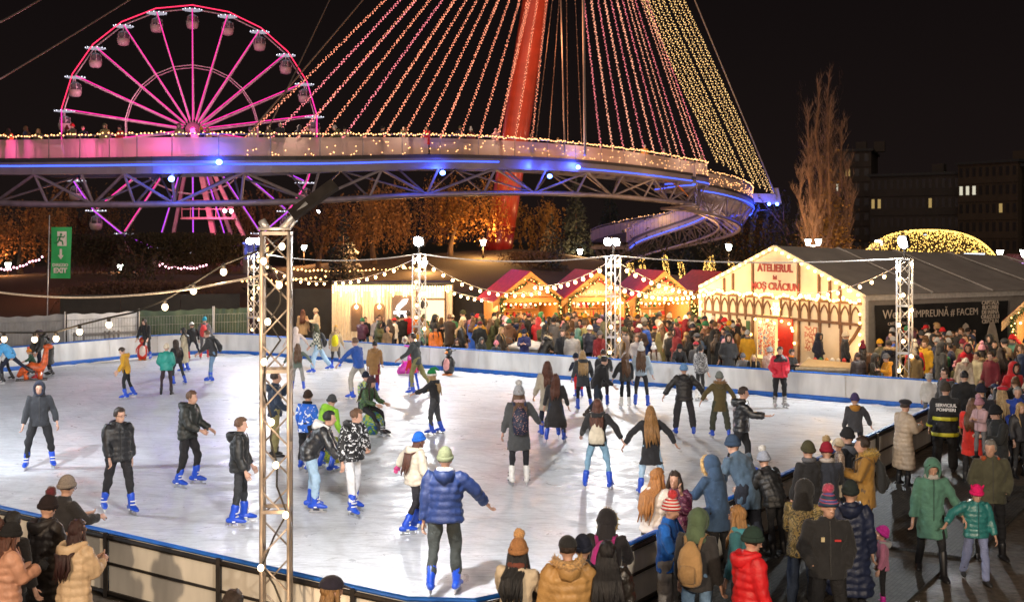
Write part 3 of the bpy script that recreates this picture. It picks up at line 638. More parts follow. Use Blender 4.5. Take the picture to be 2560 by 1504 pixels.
# rubber mats beside the right barrier
def mats():
    m,nt,b=_new('grid_mat'); L=nt.links; tc=nt.nodes.new('ShaderNodeTexCoord'); ck=nt.nodes.new('ShaderNodeTexBrick'); ck.inputs['Scale'].default_value=9; ck.offset=0
    ck.inputs['Mortar Size'].default_value=.03; ck.inputs['Color1'].default_value=(.05,.05,.05,1); ck.inputs['Color2'].default_value=(.085,.085,.08,1); ck.inputs['Mortar'].default_value=(.02,.02,.02,1); ck.inputs['Row Height'].default_value=.5
    L.new(tc.outputs['Object'],ck.inputs['Vector']); L.new(ck.outputs[0],b.inputs['Base Color']); b.inputs['Roughness'].default_value=.62; b.inputs['Specular IOR Level'].default_value=.25
    bp=nt.nodes.new('ShaderNodeBump'); bp.inputs['Strength'].default_value=1; bp.inputs['Distance'].default_value=.02; L.new(ck.outputs['Fac'],bp.inputs['Height']); bp.invert=True; L.new(bp.outputs[0],b.inputs['Normal'])
    for i,(a,bb,l,wd,lab) in enumerate(((A1+1.5,14.2,5.2,2.6,'grey ridged rubber mat beside the right barrier, below the crowd of spectators'),(A1+1.7,20.2,5.6,2.6,'grey ridged rubber mat under the woman in the long quilted beige coat'))):
        mb=MB(); mb.box((0,0,.02),(wd,l,.036)); o=mb.build('rubber_mat',m); o.location=W(a,bb,.004); o.rotation_euler=(0,0,math.atan2(U.y,U.x)); tag(o,lab,'rubber mat','mats beside the rink')
mats()
# ------------------------------------------------------------------ lattice masts with floodlights
def mast(base, zt, wd, rz, label, flood=2, dirn=None, m=ALU, chord=.024):
    root=empty('lattice_mast',base,rz,label,'mast','lattice masts round the rink'); h=wd/2
    cs=[(-h,-h),(h,-h),(h,h),(-h,h)]
    for x,y in cs:
        mb=MB(); mb.tube([(x,y,0),(x,y,zt)],chord,8); mb.build('chord',m,root,True)
    n=int(zt/(wd*1.25)); mb=MB()
    for s in range(4):
        (x0,y0),(x1,y1)=cs[s],cs[(s+1)%4]
        for k in range(n):
            z0=zt*k/n; z1=zt*(k+1)/n; a,b=((x0,y0),(x1,y1)) if k%2 else ((x1,y1),(x0,y0))
            mb.tube([(a[0],a[1],z0+.04),(b[0],b[1],z1-.04)],chord*.5,6)
    mb.build('lacing',m,root,True)
    for z in([.03,zt-.02]+([zt*.36,zt*.68] if zt>3 else [])):
        mb=MB()
        for s in range(4): mb.bar((*cs[s],z),(*cs[(s+1)%4],z),chord*1.6,chord*1.8)
        mb.build('frame_ring',m,root)
    mb=MB(); mb.box((0,0,.015),(wd*1.6,wd*1.6,.03)); mb.build('base_plate',m,root)
    return root
def floodlight(mastroot, pos, target, label, lit=True, size=(.42,.30), power=0, n=2, cone=110, color=(.86,.93,1)):
    """floodlight heads on a short stem: housing, glass, bracket"""
    root=empty('floodlight',pos,0,label,'floodlight','floodlights on the masts'); d=(V(target)-V(pos)).normalized(); x=d.cross(V((0,0,1))).normalized(); u=x.cross(d)
    M3=Matrix((x,d,u)).transposed()
    mb=MB(); mb.tube([(0,0,-.32),(0,0,-.02)],.03,8); mb.bar(-x*(size[0]*.55*n),x*(size[0]*.55*n),.04); mb.build('bracket',DKM,root)
    for i in range(n):
        c=x*(i-(n-1)/2)*size[0]*1.1+u*.1
        mb=MB(); mb.box(c,(size[0],.07,size[1]),M=M3); 
        for k in range(5): mb.box(c-d*.055+x*(k-2)*size[0]*.19,(.012,.06,size[1]*.85),M=M3)
        h=mb.build('housing',DKM,root)
        if lit:
            g=MB(); g.ell(c+d*.03,(size[0]*.46,.09,size[0]*.44),M3,14,10); g.build('glass',FLOODE,root,True)  # glass bulged round to stand in for the lamp's glare
    if power: spot('flood_lamp',V(pos)+d*.16+u*.1,target,power,color,cone,.55,.14)
    return root
ctr=W(-22,20,0)
rzm=math.atan2(U.y,U.x)
MASTS={}
for k,(a,lab,lab2) in enumerate(((-34.64,'slim white lattice mast beside the green tarped fence','pair of lit floodlights on the leftmost far mast'),(-26.19,'white lattice mast standing in front of the cream bar hut','lit floodlight on the mast in front of the cream bar hut'),
        (-18.24,'white lattice mast standing between the second and third wooden chalets','pair of lit floodlights on the mast before the chalets'),(-9.08,'white lattice mast in front of the black tent banner','lit floodlight on the mast in front of the grey tent'))):
    b=W(a,32.45); MASTS['ABCD'[k]]=V((b.x,b.y,4.06)); mast(b,4.06,.33,rzm,lab)
    point('flood_spill',b+V((0,0,4.55))+N*.25,420,(1,.80,.55),.15)
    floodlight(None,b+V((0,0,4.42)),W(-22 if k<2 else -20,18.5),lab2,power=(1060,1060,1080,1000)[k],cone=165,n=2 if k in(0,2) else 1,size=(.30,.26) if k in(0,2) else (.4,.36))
N1=V((-2.55,12.55,0)); N3=W(-26.5,8.9); N2=W(-17.8,8.9)
WM=mat('mast_steel_near',(.34,.31,.29),.45,.5,var=.25,scale=5)
mast(N1,4.68,.29,.10,'tall nearest lattice mast with warm bulbs and cables wound up it',m=WM,chord=.021)
mast(N2,4.68,.36,rzm,'lattice mast beside the near barrier, between the two other near masts',m=ALU); mast(N3,4.68,.36,rzm,'lattice mast beside the near barrier, farthest to the left',m=ALU)
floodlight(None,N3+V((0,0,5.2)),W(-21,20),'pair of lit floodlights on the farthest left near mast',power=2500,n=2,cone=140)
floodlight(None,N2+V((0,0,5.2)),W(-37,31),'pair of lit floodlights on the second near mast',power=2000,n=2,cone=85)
# outrigger on the near mast carrying a flat floodlight seen from behind
def outrigger():
    root=empty('floodlight',N1+V((0,0,4.7)),0,'black flat floodlight on a tilted arm atop the nearest mast','floodlight','floodlights on the masts')
    mb=MB(); mb.tube([(-.10,0,0),(-.16,0,.10)],.045,8); mb.tube([(.05,0,.0),(.16,.02,.12),(.33,.05,.28)],.035,8); mb.tube([(.14,0,.0),(.22,.03,.12)],.018,6); mb.bar((-.16,-.16,.01),(.18,-.16,.01),.03); mb.build('arm',ALU,root,True)
    mb=MB(); a,b=V((.16,.02,.15)),V((.62,.12,.50)); d=(b-a).normalized(); mb.bar(a,b,.15,.055,up=V((.25,.8,-.55))); mb.build('housing',DKM,root)
    mb=MB(); nrm=V((.25,.8,-.55)).normalized(); mb.bar(a+d*.04+nrm*.036,b-d*.04+nrm*.036,.12,.01,up=nrm); mb.build('glass',FLOODE,root)
    spot('flood_lamp',N1+V((.62,.25,4.95)),W(-17,22),1500,(.95,.97,1),130,.55,.12)
outrigger()
# ------------------------------------------------------------------ festoon strings
def festoon(p0,p1,sag,n,label,r=.05,bm=BULB,wire=.011,drop=.09,skip=0.0,group='festoon strings over the rink',glow=55):
    root=empty('festoon_string',p0,0,label,'string lights',group); p0=V(p0);p1=V(p1); d=p1-p0
    def q(t): return d*t-V((0,0,1))*sag*4*t*(1-t)
    k=28; mb=MB(); mb.tube([q(i/k) for i in range(k+1)],wire,5); mb.build('cable',WIRE if bm is BULBW else ALU,root,True)
    for i in range(n):
        t=skip+(1-2*skip)*(i+.5)/n; c=q(t)-V((0,0,drop))
        mb=MB(); mb.ell(c-V((0,0,r*.3)),(r,r,r*1.12),None,10,8); o=mb.build('bulb',bm,root,True)
        if r>.04: mb=MB(); mb.tube([c+V((0,0,drop)),c+V((0,0,r*.6))],r*.42,7); mb.build('socket',WIRE,o,True)
    if glow:
        for t in(.3,.7): point('bulb_glow',p0+q(t)-V((0,.25,.3)),glow,(1,.58,.24),.1)
    return root
def cablewire(p0,p1,sag,r,label,m=ALU,name='support_cable',cat='cable',group=None):
    p0=V(p0);p1=V(p1);d=p1-p0; mb=MB(); k=24; mb.tube([d*(i/k)-V((0,0,1))*sag*4*(i/k)*(1-i/k) for i in range(k+1)],r,6); o=mb.build(name,m,None,True); o.location=p0; tag(o,label,cat,group); return o
top=lambda k,dz=0:MASTS[k]+V((0,0,dz))
CAB=mat('braided_cable',(.55,.50,.45),.6,var=.3,scale=40)
cablewire(top('A'),top('B'),.28,.022,'pale support cable between the two leftmost far masts',CAB,group='support cables between the masts')
cablewire(top('B'),top('C'),.22,.022,'pale support cable from the cream hut mast to the chalet mast',CAB,group='support cables between the masts')
cablewire(top('C'),top('D'),.16,.022,'pale support cable from the chalet mast to the tent mast',CAB,group='support cables between the masts')
cablewire(N1+V((-.1,0,4.22)),N2+V((0,0,4.35)),.42,.014,'thick pale cable sagging left from the nearest mast',CAB,group='support cables between the masts')

# the string of large bulbs off the nearest mast, and the bulbs wound down it
def big_festoon():
    P_=[(700,592,12.7),(643,628,12.9),(550,664,13.1),(476,711,13.4),(406,751,13.6),(330,782,13.9),(268,795,14.1),(196,813,14.4),(138,830,14.6),(85,832,14.9),(10,832,15.3),(-60,822,15.8),(-150,780,16.4),(-260,690,17.0)]
    pts=[at(x*K,(y-14)*K,Y) for x,y,Y in P_]; o=pts[0]; root=empty('festoon_string',o,0,'string of large glowing bulbs sweeping down left from the nearest mast','string lights','festoon strings over the rink')
    mb=MB(); mb.tube([p-o for p in pts],.012,6); mb.build('cable',WIRE,root,True)
    for i,p in enumerate(pts):
        if i in(0,1,5): continue
        c=p-o; mb=MB(); mb.ell(c-V((0,0,.085)),(.038,.038,.044),None,14,10); b=mb.build('bulb',BULBW,root,True); mb=MB(); mb.tube([c+V((0,0,.01)),c-V((0,0,.05))],.024,8); mb.build('socket',WIRE,b,True)
        if i in(2,3,4,8,11): point('bulb_glow',p-V((0,.12,.16)),9,(1,.66,.36),.06)
big_festoon()
def mast_bulbs():
    root=empty('festoon_string',N1,0,'cable with large warm bulbs wound down the nearest mast','string lights','festoon strings over the rink')
    P_=[(697,606),(652,642),(690,700),(662,790),(653,888),(671,1035),(682,1140),(706,1262),(645,1391),(700,1500)]
    pts=[at(x*K,y*K,12.30+.1*(i%2)) -N1 for i,(x,y) in enumerate(P_)]; mb=MB(); ex=[]
    for p,q in zip(pts,pts[1:]): ex+=[p,p.lerp(q,.5)+V((rng.uniform(-.16,.16),.12,0))]
    mb.tube(ex+[pts[-1]],.011,5); mb.build('cable',WIRE,root,True)
    for i,p in enumerate(pts):
        c=p+V((0,-.07,0)); mb=MB(); mb.ell(c,(.034,.034,.04),None,14,10); b=mb.build('bulb',BULBW,root,True); mb=MB(); mb.tube([p,p-V((0,.05,0))],.024,8); mb.build('socket',WIRE,b,True)
        point('bulb_glow',N1+c+V((0,-.12,0)),4.5,(1,.62,.32),.06)
mast_bulbs()
# lanterns of the terrace the picture is taken from (behind the camera)
for x,lab in((-7.5,'terrace lantern behind the viewpoint on the left'),(4.5,'terrace lantern behind the viewpoint on the right')):
    root=empty('street_lamp',(x,-2.5,0),0,lab,'street lamp','terrace lanterns'); mb=MB(); mb.tube([(0,0,0),(0,0,.6),(0,0,6.8)],[.1,.06,.045],10); mb.build('pole',DKM,root,True); mb=MB(); mb.tube([(0,0,6.8),(0,0,7.2)],[.13,.26],10); l=mb.build('lantern',emit('terrace_glass',(1,.8,.55),10),root); mb=MB(); mb.tube([(0,0,7.22),(0,0,7.4)],[.3,.06],10); mb.build('lamp_cap',DKM,l)
    spot('lantern_light',(x,-2.2,6.95),(x*.5+1.5,14,0),4300 if x<0 else 3900,(1,.74,.48) if x<0 else (1,.84,.66),100,.6,.25)
# faint glow of the night town from behind the viewpoint
sn=bpy.data.lights.new('town_glow','SUN'); sn.energy=.5; sn.angle=R(70); sn.color=(1,.80,.66); so=bpy.data.objects.new('town_glow',sn); col.objects.link(so); so.rotation_euler=(V((.25,.85,-.45))).to_track_quat('-Z','Y').to_euler()
# ------------------------------------------------------------------ wooden market chalets
GARL=mat('fir_garland',(.02,.05,.015),.8,var=.5,scale=30); INNER=mat('pine_lining',(.55,.30,.09),.7,var=.25,scale=4,stretch=(1,1,6)); SIGNW=mat('sign_board',(.62,.20,.08),.6); SIGNT=mat('sign_letters',(.8,.68,.5),.6)  # lining is a paler pine than the chalet walls
GOODS=[mat('goods_'+n,c,.5) for n,c in(('cream',(.7,.6,.45)),('red',(.5,.03,.03)),('green',(.05,.2,.06)),('amber',(.6,.25,.05)),('white',(.75,.73,.7)))]
SHOW=emit('counter_lights',(1,.62,.25),3.0)
def chalet(pl, pr, apexz, ez, deep, label, words, wall=WOODO, roofm=REDR, stock=0, lean_rows=2, front=True, lampc=(1,.62,.25), lampp=60):
    pl=V((pl[0],pl[1],0)); pr=V((pr[0],pr[1],0)); x=(pr-pl); wd=x.length; rz=math.atan2(x.y,x.x)
    root=empty('market_chalet',(pl+pr)/2,rz,label,'market stall','wooden chalets of the market'); h=wd/2   # local: x along the front, y to the back
    t=.06
    mb=MB()
    for s in(-1,1): mb.prism([(s*h,0.05,0),(s*h,deep,0),(s*h,deep,ez),(s*h,0.05,ez)],(-s*t,0,0))
    mb.prism([(-h+t,deep-t,0),(h-t,deep-t,0),(h-t,deep-t,ez),(0,deep-t,apexz-.1),(-h+t,deep-t,ez)],(0,t,0)); mb.build('wall',[wall],root)
    for s in(-1,1):
        ov=.28; sl=(apexz-ez)/h; a=V((0,-.32,apexz)); b=V((s*(h+ov),-.32,ez-sl*ov)); mb=MB(); mb.prism([a,b,b+V((0,deep+.5,0)),a+V((0,deep+.5,0))],(0,0,.07)); 
        mb.mi=0; mb.build('roof',roofm,root)
    # gable frame and post
    mb=MB(); fw=.20
    sl=(apexz-ez)/h; dz=fw*math.hypot(1,sl)
    for s in(-1,1):
        mb.prism([(0,-.40,apexz+.05),(s*(h+.30),-.40,ez-sl*.30+.05),(s*(h+.30),-.40,ez-sl*.30+.05-dz),(0,-.40,apexz+.05-dz)],(0,.07,0))
    mb.build('gable_board',wall,root)
    for s in(-1,1): mb=MB(); mb.box((s*(h-.08),-.30,(ez)/2),(.18,.14,ez)); mb.build('post',wall,root)
    mb=MB(); mb.prism([(-h+.2,-.18,ez+.02),(h-.2,-.18,ez+.02),(0,-.18,apexz-dz-.08)],(0,.05,0)); sg=mb.build('gable_sign',SIGNW,root)
    text('lettering',words,.2,frame((0,-.195,ez+.16),(1,0,0),(0,0,1)),SIGNT,sg,.008)
    mb=MB(); mb.box((0,-.12,ez-.12),(wd-.3,.16,.2)); mb.build('lintel',wall,root)
    # garland under the gable
    mb=MB()
    path=[(-h+.05,-.44,ez-.9),(-h+.05,-.44,ez-.1),(0,-.45,apexz-dz-.02),(h-.05,-.44,ez-.1),(h-.05,-.44,ez-.9)]; pts=[]
    for p,q in zip(path,path[1:]): pts+=[V(p).lerp(V(q),k/14) for k in range(14)]
    for p in pts:
        for _ in range(9):
            d=V((rng.gauss(0,1),rng.gauss(0,.6),rng.gauss(0,1))).normalized(); e=d.orthogonal()*.02; c=p+d*.02; mb.add([c-e,c+e,c+d*.13],[(0,1,2)])
    g=mb.build('garland',GARL,root)
    mb=MB()
    for p in pts[::2]: mb.octa(p+V((rng.gauss(0,.05),-.06,rng.gauss(0,.05))),.020)
    mb.build('fairy_lights',BULBP,g)
    # counter, shelves and goods
    mb=MB(); mb.box((0,-.02,.52),(wd-.35,.5,1.0)); mb.build('counter',wall,root)
    mb=MB(); mb.box((0,deep-.12,ez*.5),(wd-.2,.04,ez-.1)); mb.build('lining',INNER,root)
    mb=MB()
    for z in(1.25,1.6,1.95): mb.box((0,deep-.32,z),(wd-.4,.3,.03))
    sh=mb.build('shelf',INNER,root)
    mb=MB()
    for z in(1.04,1.27,1.62,1.97):
        xx=-h+.3
        while xx<h-.3:
            a=rng.uniform(.06,.16); q=rng.uniform(.08,.26); mb.mi=rng.randrange(5); yy=deep-.32 if z>1.1 else -.05
            if rng.random()<.5: mb.box((xx+a/2,yy,z+q/2),(a*.85,.16,q))
            else: mb.tube([(xx+a/2,yy,z),(xx+a/2,yy,z+q*.6),(xx+a/2,yy,z+q)],[a*.42,a*.42,a*.2],8)
            xx+=a+rng.uniform(.0,.05)
    o=mb.build('merchandise',GOODS,root); o['kind']='stuff'
    mb=MB(); n=int(wd/.22)
    for k in range(n): mb.ell((-h+.25+(wd-.5)*k/(n-1),-.34,ez-.26-.05*math.sin(k*1.3)**2),(.034,)*3,None,8,6)
    mb.build('eave_lights',BULB,root)
    mb=MB(); mb.box((0,.35,ez-.12),(wd*.5,.1,.05)); mb.build('ceiling_lamp',SHOW,root)
    p=root.matrix_basis; Mw=Matrix.Translation(root.location)@Matrix.Rotation(rz,4,'Z')
    point('stall_glow',Mw@V((0,.55,ez-.25)),lampp*1.9,lampc,.15); point('stall_glow',Mw@V((0,-1.25,ez+.05)),lampp*1.6,lampc,.1)  # the outer light is added, without fixture, to brighten the gable boards
    return root
ca,sa=math.cos(R(14)),math.sin(R(14))
for i,(pcx,Y,wpx,lab,words) in enumerate(((1321,47.6,2.55,'wooden chalet with garlanded gable, first of the row beside the cream hut','DULCE'),(1489,48.2,2.6,'wooden chalet with red roof and brightest white counter, middle of the row','TURTĂ DULCE'),
        (1653,48.4,2.5,'wooden chalet whose gable stands just right of the chalet mast','CADOURI'))):
    c=V((xat(pcx,Y),Y,0)); x=V((ca,sa,0))
    chalet(c-x*wpx/2,c+x*wpx/2,3.22,2.22,2.7,lab,words,lampp=(45,85,85)[i],lampc=((1,.55,.18),(1,.72,.38),(1,.72,.42))[i])
Y=50.6; c=V((xat(1795,Y),Y,0)); x=V((ca,sa,0)); chalet(c-x*1.3,c+x*1.3,3.12,2.2,2.7,'red roofed chalet half hidden behind the timbered workshop tent','VIN FIERT')
OSB=mat('osb_board',(.38,.25,.12),.7,var=.5,scale=26,bump=.3,bscale=60)
xl=V((.50,-.866,0)); pl=V((xat(2537,36.4),36.4,0)); chalet(pl,pl+V((.80,-.6,0))*3.0,3.75,2.25,2.6,'chalet with particle board side and deep red roof at the right edge','GLÜHWEIN',wall=OSB,lampp=70)
# ------------------------------------------------------------------ cream corrugated bar hut
def hut():
    Y=51.0; x0=xat(834,Y); x1=xat(1127,Y); wd=x1-x0; root=empty('bar_hut',((x0+x1)/2,Y,0),R(1),'cream corrugated bar hut hung with icicle lights left of the chalets','market hut'); h=wd/2; z=2.6
    CORR=mat('corrugated_cream',(.62,.52,.38),.5,var=.1); DOORD=mat('arched_niche',(.10,.055,.03),.6); SG=emit('bar_sign',(.95,.97,1),5); WIN=emit('bar_window',(1,.72,.36),1.6)
    mb=MB(); n=64; pts=[]
    def corr(p,q,nr,n):
        vs=[];
        for i in range(n*4+1):
            t=i/(n*4); k=(0,0,1,1)[i%4]*.05; c=V(p).lerp(V(q),t)+V(nr)*k; vs+=[c,c+V((0,0,z))]
        mb.add(vs,[(2*i,2*i+2,2*i+3,2*i+1) for i in range(n*4)])
    dx0,dx1=h-1.5,h-.25
    corr((-h,0,0),(dx0,0,0),(0,-1,0),24); corr((dx1,0,0),(h,0,0),(0,-1,0),2); corr((-h,2.4,0),(-h,0,0),(-1,0,0),14); corr((h,0,0),(h,2.4,0),(1,0,0),14); mb.build('wall',CORR,root,fix=False)
    mb=MB(); mb.box((0,1.2,z+.04),(wd+.1,2.6,.10)); mb.build('roof',mat('bitumen_roof',(.03,.03,.03),.8),root)
    for x in(-h,h): mb=MB(); mb.box((x,0,z/2),(.12,.12,z)); mb.build('corner_post',CORR,root)
    for x in(-h+1.02,-h+2.02):
        mb=MB(); pp=[(x-.24,-.07,.55),(x+.24,-.07,.55)]+[(x+.24*math.cos(R(a)),-.07,1.55+.24*math.sin(R(a))) for a in range(0,181,20)]; mb.prism(pp,(0,.05,0)); nb=mb.build('niche',DOORD,root)
        mb=MB(); mb.tube([(x,-.10,2.3),(x,-.10,1.75)],.01,5); mb.ell((x,-.12,1.62),(.075,.05,.085),None,8,6); mb.build('lamp',BULB,nb)
        point('niche_lamp',V(root.location)+V((x,-.35,1.62)),14,(1,.6,.25),.06)
    # oval logo sign with a pale feather stroke over a lettered bar
    x=-h+3.0; mb=MB(); mb.box((x,-.08,1.62),(.78,.04,1.0)); sg=mb.build('sign_board',mat('sign_back',(.16,.10,.07),.5),root)
    mb=MB(); mb.prism([(x-.26,-.11,1.52),(x-.12,-.11,1.50),(x+.20,-.11,1.78),(x+.28,-.11,1.98),(x+.05,-.11,1.93),(x-.2,-.11,1.68)],(0,-.02,0)); mb.build('feather_mark',SG,sg)
    mb=MB(); mb.tube([(x-.34,-.11,1.36),(x-.1,-.11,1.40),(x+.12,-.11,1.36),(x+.34,-.11,1.40)],[(.06,.02)]*4,8,ref=(0,0,1)); mb.box((x,-.11,1.22),(.42,.02,.08)); mb.build('logo_strip',SG,sg)
    # open window on the right with warm interior
    mb=MB(); mb.box((h-.87,1.1,1.35),(1.25,.03,2.2)); mb.build('back_panel',WIN,root)
    for xx in(dx0,dx1): mb=MB(); mb.box((xx,-.02,z/2),(.07,.12,z)); mb.build('window_jamb',TIMB,root)
    mb=MB(); mb.box((h-.87,-.02,1.95),(1.3,.1,.08)); mb.build('window_head',TIMB,root)
    mb=MB(); mb.box((h-.87,-.05,.5),(1.25,.2,1.0)); mb.build('counter',CORR,root)
    mb=MB(); mb.ell((h-1.2,-.06,1.72),(.2,.03,.2),None,14,8); mb.build('round_sign',DKM,root)
    mb=MB()
    for k in range(46):
        xx=-h+wd*k/45
        for j in range(rng.choice((2,3,4,6))): mb.octa((xx,-.12,z-.08-j*.085),.026)
    o=mb.build('icicle_lights',BULB,root); o['kind']='stuff'
    for k in range(4): point('eave_lamp',V(root.location)+V((-h+.7+k*(wd-1.4)/3,-.45,2.35)),22,(1,.62,.28),.1)
hut()
# ------------------------------------------------------------------ workshop tent with timbered facade
def workshop():
    Rr=V((12.2,40.0,0)); fd=V((-.475,.88,0)).normalized(); sdv=V((.88,.475,0)).normalized(); wd=9.1; ez=2.62; rz_=4.28; deep=12.5
    rot=math.atan2(-fd.y,-fd.x); root=empty('workshop_tent',Rr+fd*wd/2,rot,'grey marquee with timbered cream gable lettered in red and edged with bulbs','tent'); h=wd/2
    GREYT=mat('tent_fabric',(.40,.36,.33),.6,var=.12,scale=1.5,bump=.1,bscale=3); 
    # local: x along the front (left to right), y to the back
    mb=MB(); mb.prism([(-h,0,0),(h,0,0),(h,0,ez),(0,0,rz_),(-h,0,ez)],(0,.06,0)); mb.build('gable_wall',CREAMW,root)
    for s in(-1,1):
        mb=MB(); n=4; sl=(rz_-ez)/h
        for k in range(n):
            y0=-.1+(deep+.1)*k/n; y1=-.1+(deep+.1)*(k+1)/n
            for j in range(6):
                a=j/6;b=(j+1)/6; sag=lambda t,y:-.07*math.sin(math.pi*t)-.45*max(0,y)/deep*(1-t)
                mb.add([(s*(h+.15)*a,y0,rz_+.06-(rz_-ez)*a+sag(a,y0)),(s*(h+.15)*b,y0,rz_+.06-(rz_-ez)*b+sag(b,y0)),(s*(h+.15)*b,y1,rz_+.06-(rz_-ez)*b+sag(b,y1)),(s*(h+.15)*a,y1,rz_+.06-(rz_-ez)*a+sag(a,y1))],[(0,1,2,3)])
        mb.build('roof',GREYT,root,fix=False)
        for k in range(1,5): mb=MB(); y=deep*k/4; mb.tube([(0,y,rz_+.09-.45*y/deep),(s*(h+.15),y,ez+.08)],.035,6); mb.build('roof_rib',GREYT,root)
        mb=MB(); mb.bar((s*h,0,ez-.05),(s*h,deep,ez-.05),.12,.2); mb.build('eave_beam',mat('tent_white',(.55,.52,.48),.5),root)
        mb=MB(); mb.box((s*(h-.02),deep/2,ez/2),(.04,deep,ez)); mb.build('side_wall',mat('tent_side',(.30,.27,.24),.6,var=.1),root)
        mb=MB(); mb.bar((0,-.06,rz_+.02),(s*(h+.1),-.06,ez-.02),.12,.14); mb.build('rafter',mat('tent_white',(.55,.52,.48),.5),root)
        mb=MB(); mb.box((s*(h+.02),-.05,ez/2),(.16,.14,ez)); mb.build('corner_post',mat('tent_white',(.55,.52,.48),.5),root)
    # timber framing
    zb=1.62; zt=2.30
    mb=MB(); y=-.03
    for z,t in((zb,.10),(zt+.06,.09)): mb.box((0,y,z),(wd-.1,.06,t))
    mb.build('beam',TIMB,root)
    for x in(-3.75,-2.75,-1.35,1.25,2.35,3.4): mb=MB(); mb.box((x,y,zb/2-.02),(.11,.05,zb-.06)); mb.build('stud',TIMB,root)
    for x in(-3.1,-2.55,-1.35,1.25,2.3,2.85,3.35):
        ztp=rz_-(rz_-ez)*abs(x)/h-.12
        if ztp>zt+.2: mb=MB(); mb.box((x,y,(zt+.1+ztp)/2),(.11,.05,ztp-zt-.1)); mb.build('stud',TIMB,root)
    na=17; aw=(wd-.4)/na
    for k in range(na):
        x=-h+.2+aw*(k+.5)
        if k==8: continue
        mb=MB()
        for s in(-1,1): mb.tube([(x+s*aw*.42,y,zb+.04),(x+s*aw*.40,y,zb+.28),(x+s*aw*.24,y,zb+.48),(x,y,zb+.62)],.028,5)
        mb.box((x-aw*.5,y,(zb+zt)/2-.04),(.06,.05,zt-zb+.12))
        mb.box((x-aw*.5,y,zb-.12),(.05,.05,.14))
        mb.build('arch_tracery',TIMB,root)
    mb=MB(); mb.tube([(h-.25,y,1.55),(h-.55,y,1.15),(h-.95,y,.75),(h-1.05,y,.4)],.06,6); mb.build('brace',TIMB,root)
    # snowflake panel
    mb=MB()
    for k in range(6):
        a=k*math.pi/3; d=V((math.cos(a),0,math.sin(a))); mb.bar(V((0,-.05,1.95)),V((0,-.05,1.95))+d*.27,.025); mb.bar(V((0,-.05,1.95))+d*.15,V((0,-.05,1.95))+d*.15+V((math.cos(a+.9),0,math.sin(a+.9)))*.1,.02); mb.bar(V((0,-.05,1.95))+d*.15,V((0,-.05,1.95))+d*.15+V((math.cos(a-.9),0,math.sin(a-.9)))*.1,.02)
    mb.build('snowflake',BULBP,root)
    RED=mat('red_letters_dark',(.24,.008,.012),.5)
    mb=MB(); mb.box((-.05,-.02,3.15),(2.35,.03,1.35)); sg=mb.build('sign_panel',CREAMW,root)
    for wds,sz,z in(('ATELIERUL',.41,3.48),('lui',.22,3.13),('MOȘ CRĂCIUN',.39,2.78)): text('lettering',wds,sz,frame((-.05,-.045,z),(1,0,0),(0,0,1)),RED,sg,.015,bold=.012)
    # doorway with red door leaf and glazed leaf
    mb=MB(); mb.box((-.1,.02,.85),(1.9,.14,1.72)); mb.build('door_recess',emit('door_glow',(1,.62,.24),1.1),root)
    mb=MB(); mb.box((.62,-.12,.82),(.78,.05,1.6)); d=mb.build('door',mat('red_door',(.5,.02,.015),.4),root); mb=MB(); mb.ell((.30,-.17,.8),(.03,.03,.03)); mb.build('handle',STEEL,d)
    m=pattern('poster_art','cells',((.75,.7,.65),(.6,.1,.08),(.8,.75,.7),(.2,.25,.5)),9)
    mb=MB(); mb.box((-.32,-.10,.80),(.62,.04,1.5)); mb.build('glazed_door',m,root)
    mb=MB(); mb.box((-.82,-.10,.85),(.22,.04,1.4)); mb.build('side_poster',m,root)
    for x in(1.9,-3.3): mb=MB(); mb.box((x,-.06,.95),(.62,.02,.9)); mb.build('poster',pattern('poster_pale','cells',((.72,.6,.45),(.72,.6,.45),(.45,.15,.1),(.72,.6,.45)),7),root)
    mb=MB(); mb.box((-1.6,-.06,1.2),(.2,.03,.4)); mb.build('exit_sign',mat('exit_green_dark',(.02,.10,.05),.5),root)
    # bulbs
    mb=MB(); n=13
    for s in(-1,1):
        for k in range(n): t=(k+.5)/n; mb.ell((s*h*t,-.2,rz_-.02-(rz_-ez)*t),(.055,)*3,None,8,6)
    ob=mb.build('gable_bulbs',BULBP,root); ob['kind']='stuff'
    mb=MB()
    for k in range(64): x=-h+.1+(wd-.2)*k/63; mb.ell((x+rng.gauss(0,.03),-.17-.06*rng.random(),zt+.16+.06*math.sin(k*.9)+rng.gauss(0,.02)),(.042 if k%3 else .06,)*3,None,8,6)
    for z in(.3,.6,.95,1.3,1.7,2.0):
        for s in(-1,1): mb.ell((s*(h-.12),-.16,z),(.05,)*3,None,8,6)
    for x,z in((-1.0,1.5),(-.7,1.42),(-.3,1.5),(.1,1.42),(.5,1.52),(.9,1.45),(1.1,1.2),(-1.25,.9),(1.2,.75),(1.05,1.3)): mb.ell((x,-.2,z),(.05,)*3,None,8,6)
    ob=mb.build('band_bulbs',BULBP,root); ob['kind']='stuff'
    Mw=Matrix.Translation(root.location)@Matrix.Rotation(rot,4,'Z')
    for x,z,p in((-3.4,2.35,17),(-1.2,2.5,14),(1.2,2.5,14),(3.4,2.35,17),(0,1.4,18),(h-.4,.75,22),(-2.2,3.2,16),(2.2,3.2,16)): point('bulb_glow',Mw@V((x,-.75,z)),p,(1,.55,.18),.12)
    # black fabric banner on the side wall, toward the camera
    BK=mat('banner_black',(.018,.017,.016),.75,var=.3,scale=2,bump=.3,bscale=2.5); BW=mat('banner_print',(.62,.52,.42),.7,var=.12)
    bn=empty('fabric_banner',Mw@V((h+.14,0,0)),rot,'black fabric banner with pale lettering on the side of the tent','banner')
    mb=MB(); n=40
    def fold(t,z): return .05*math.sin(t*14+z*2.2)*(1-.3*z)+.03*math.sin(t*5-z*3)
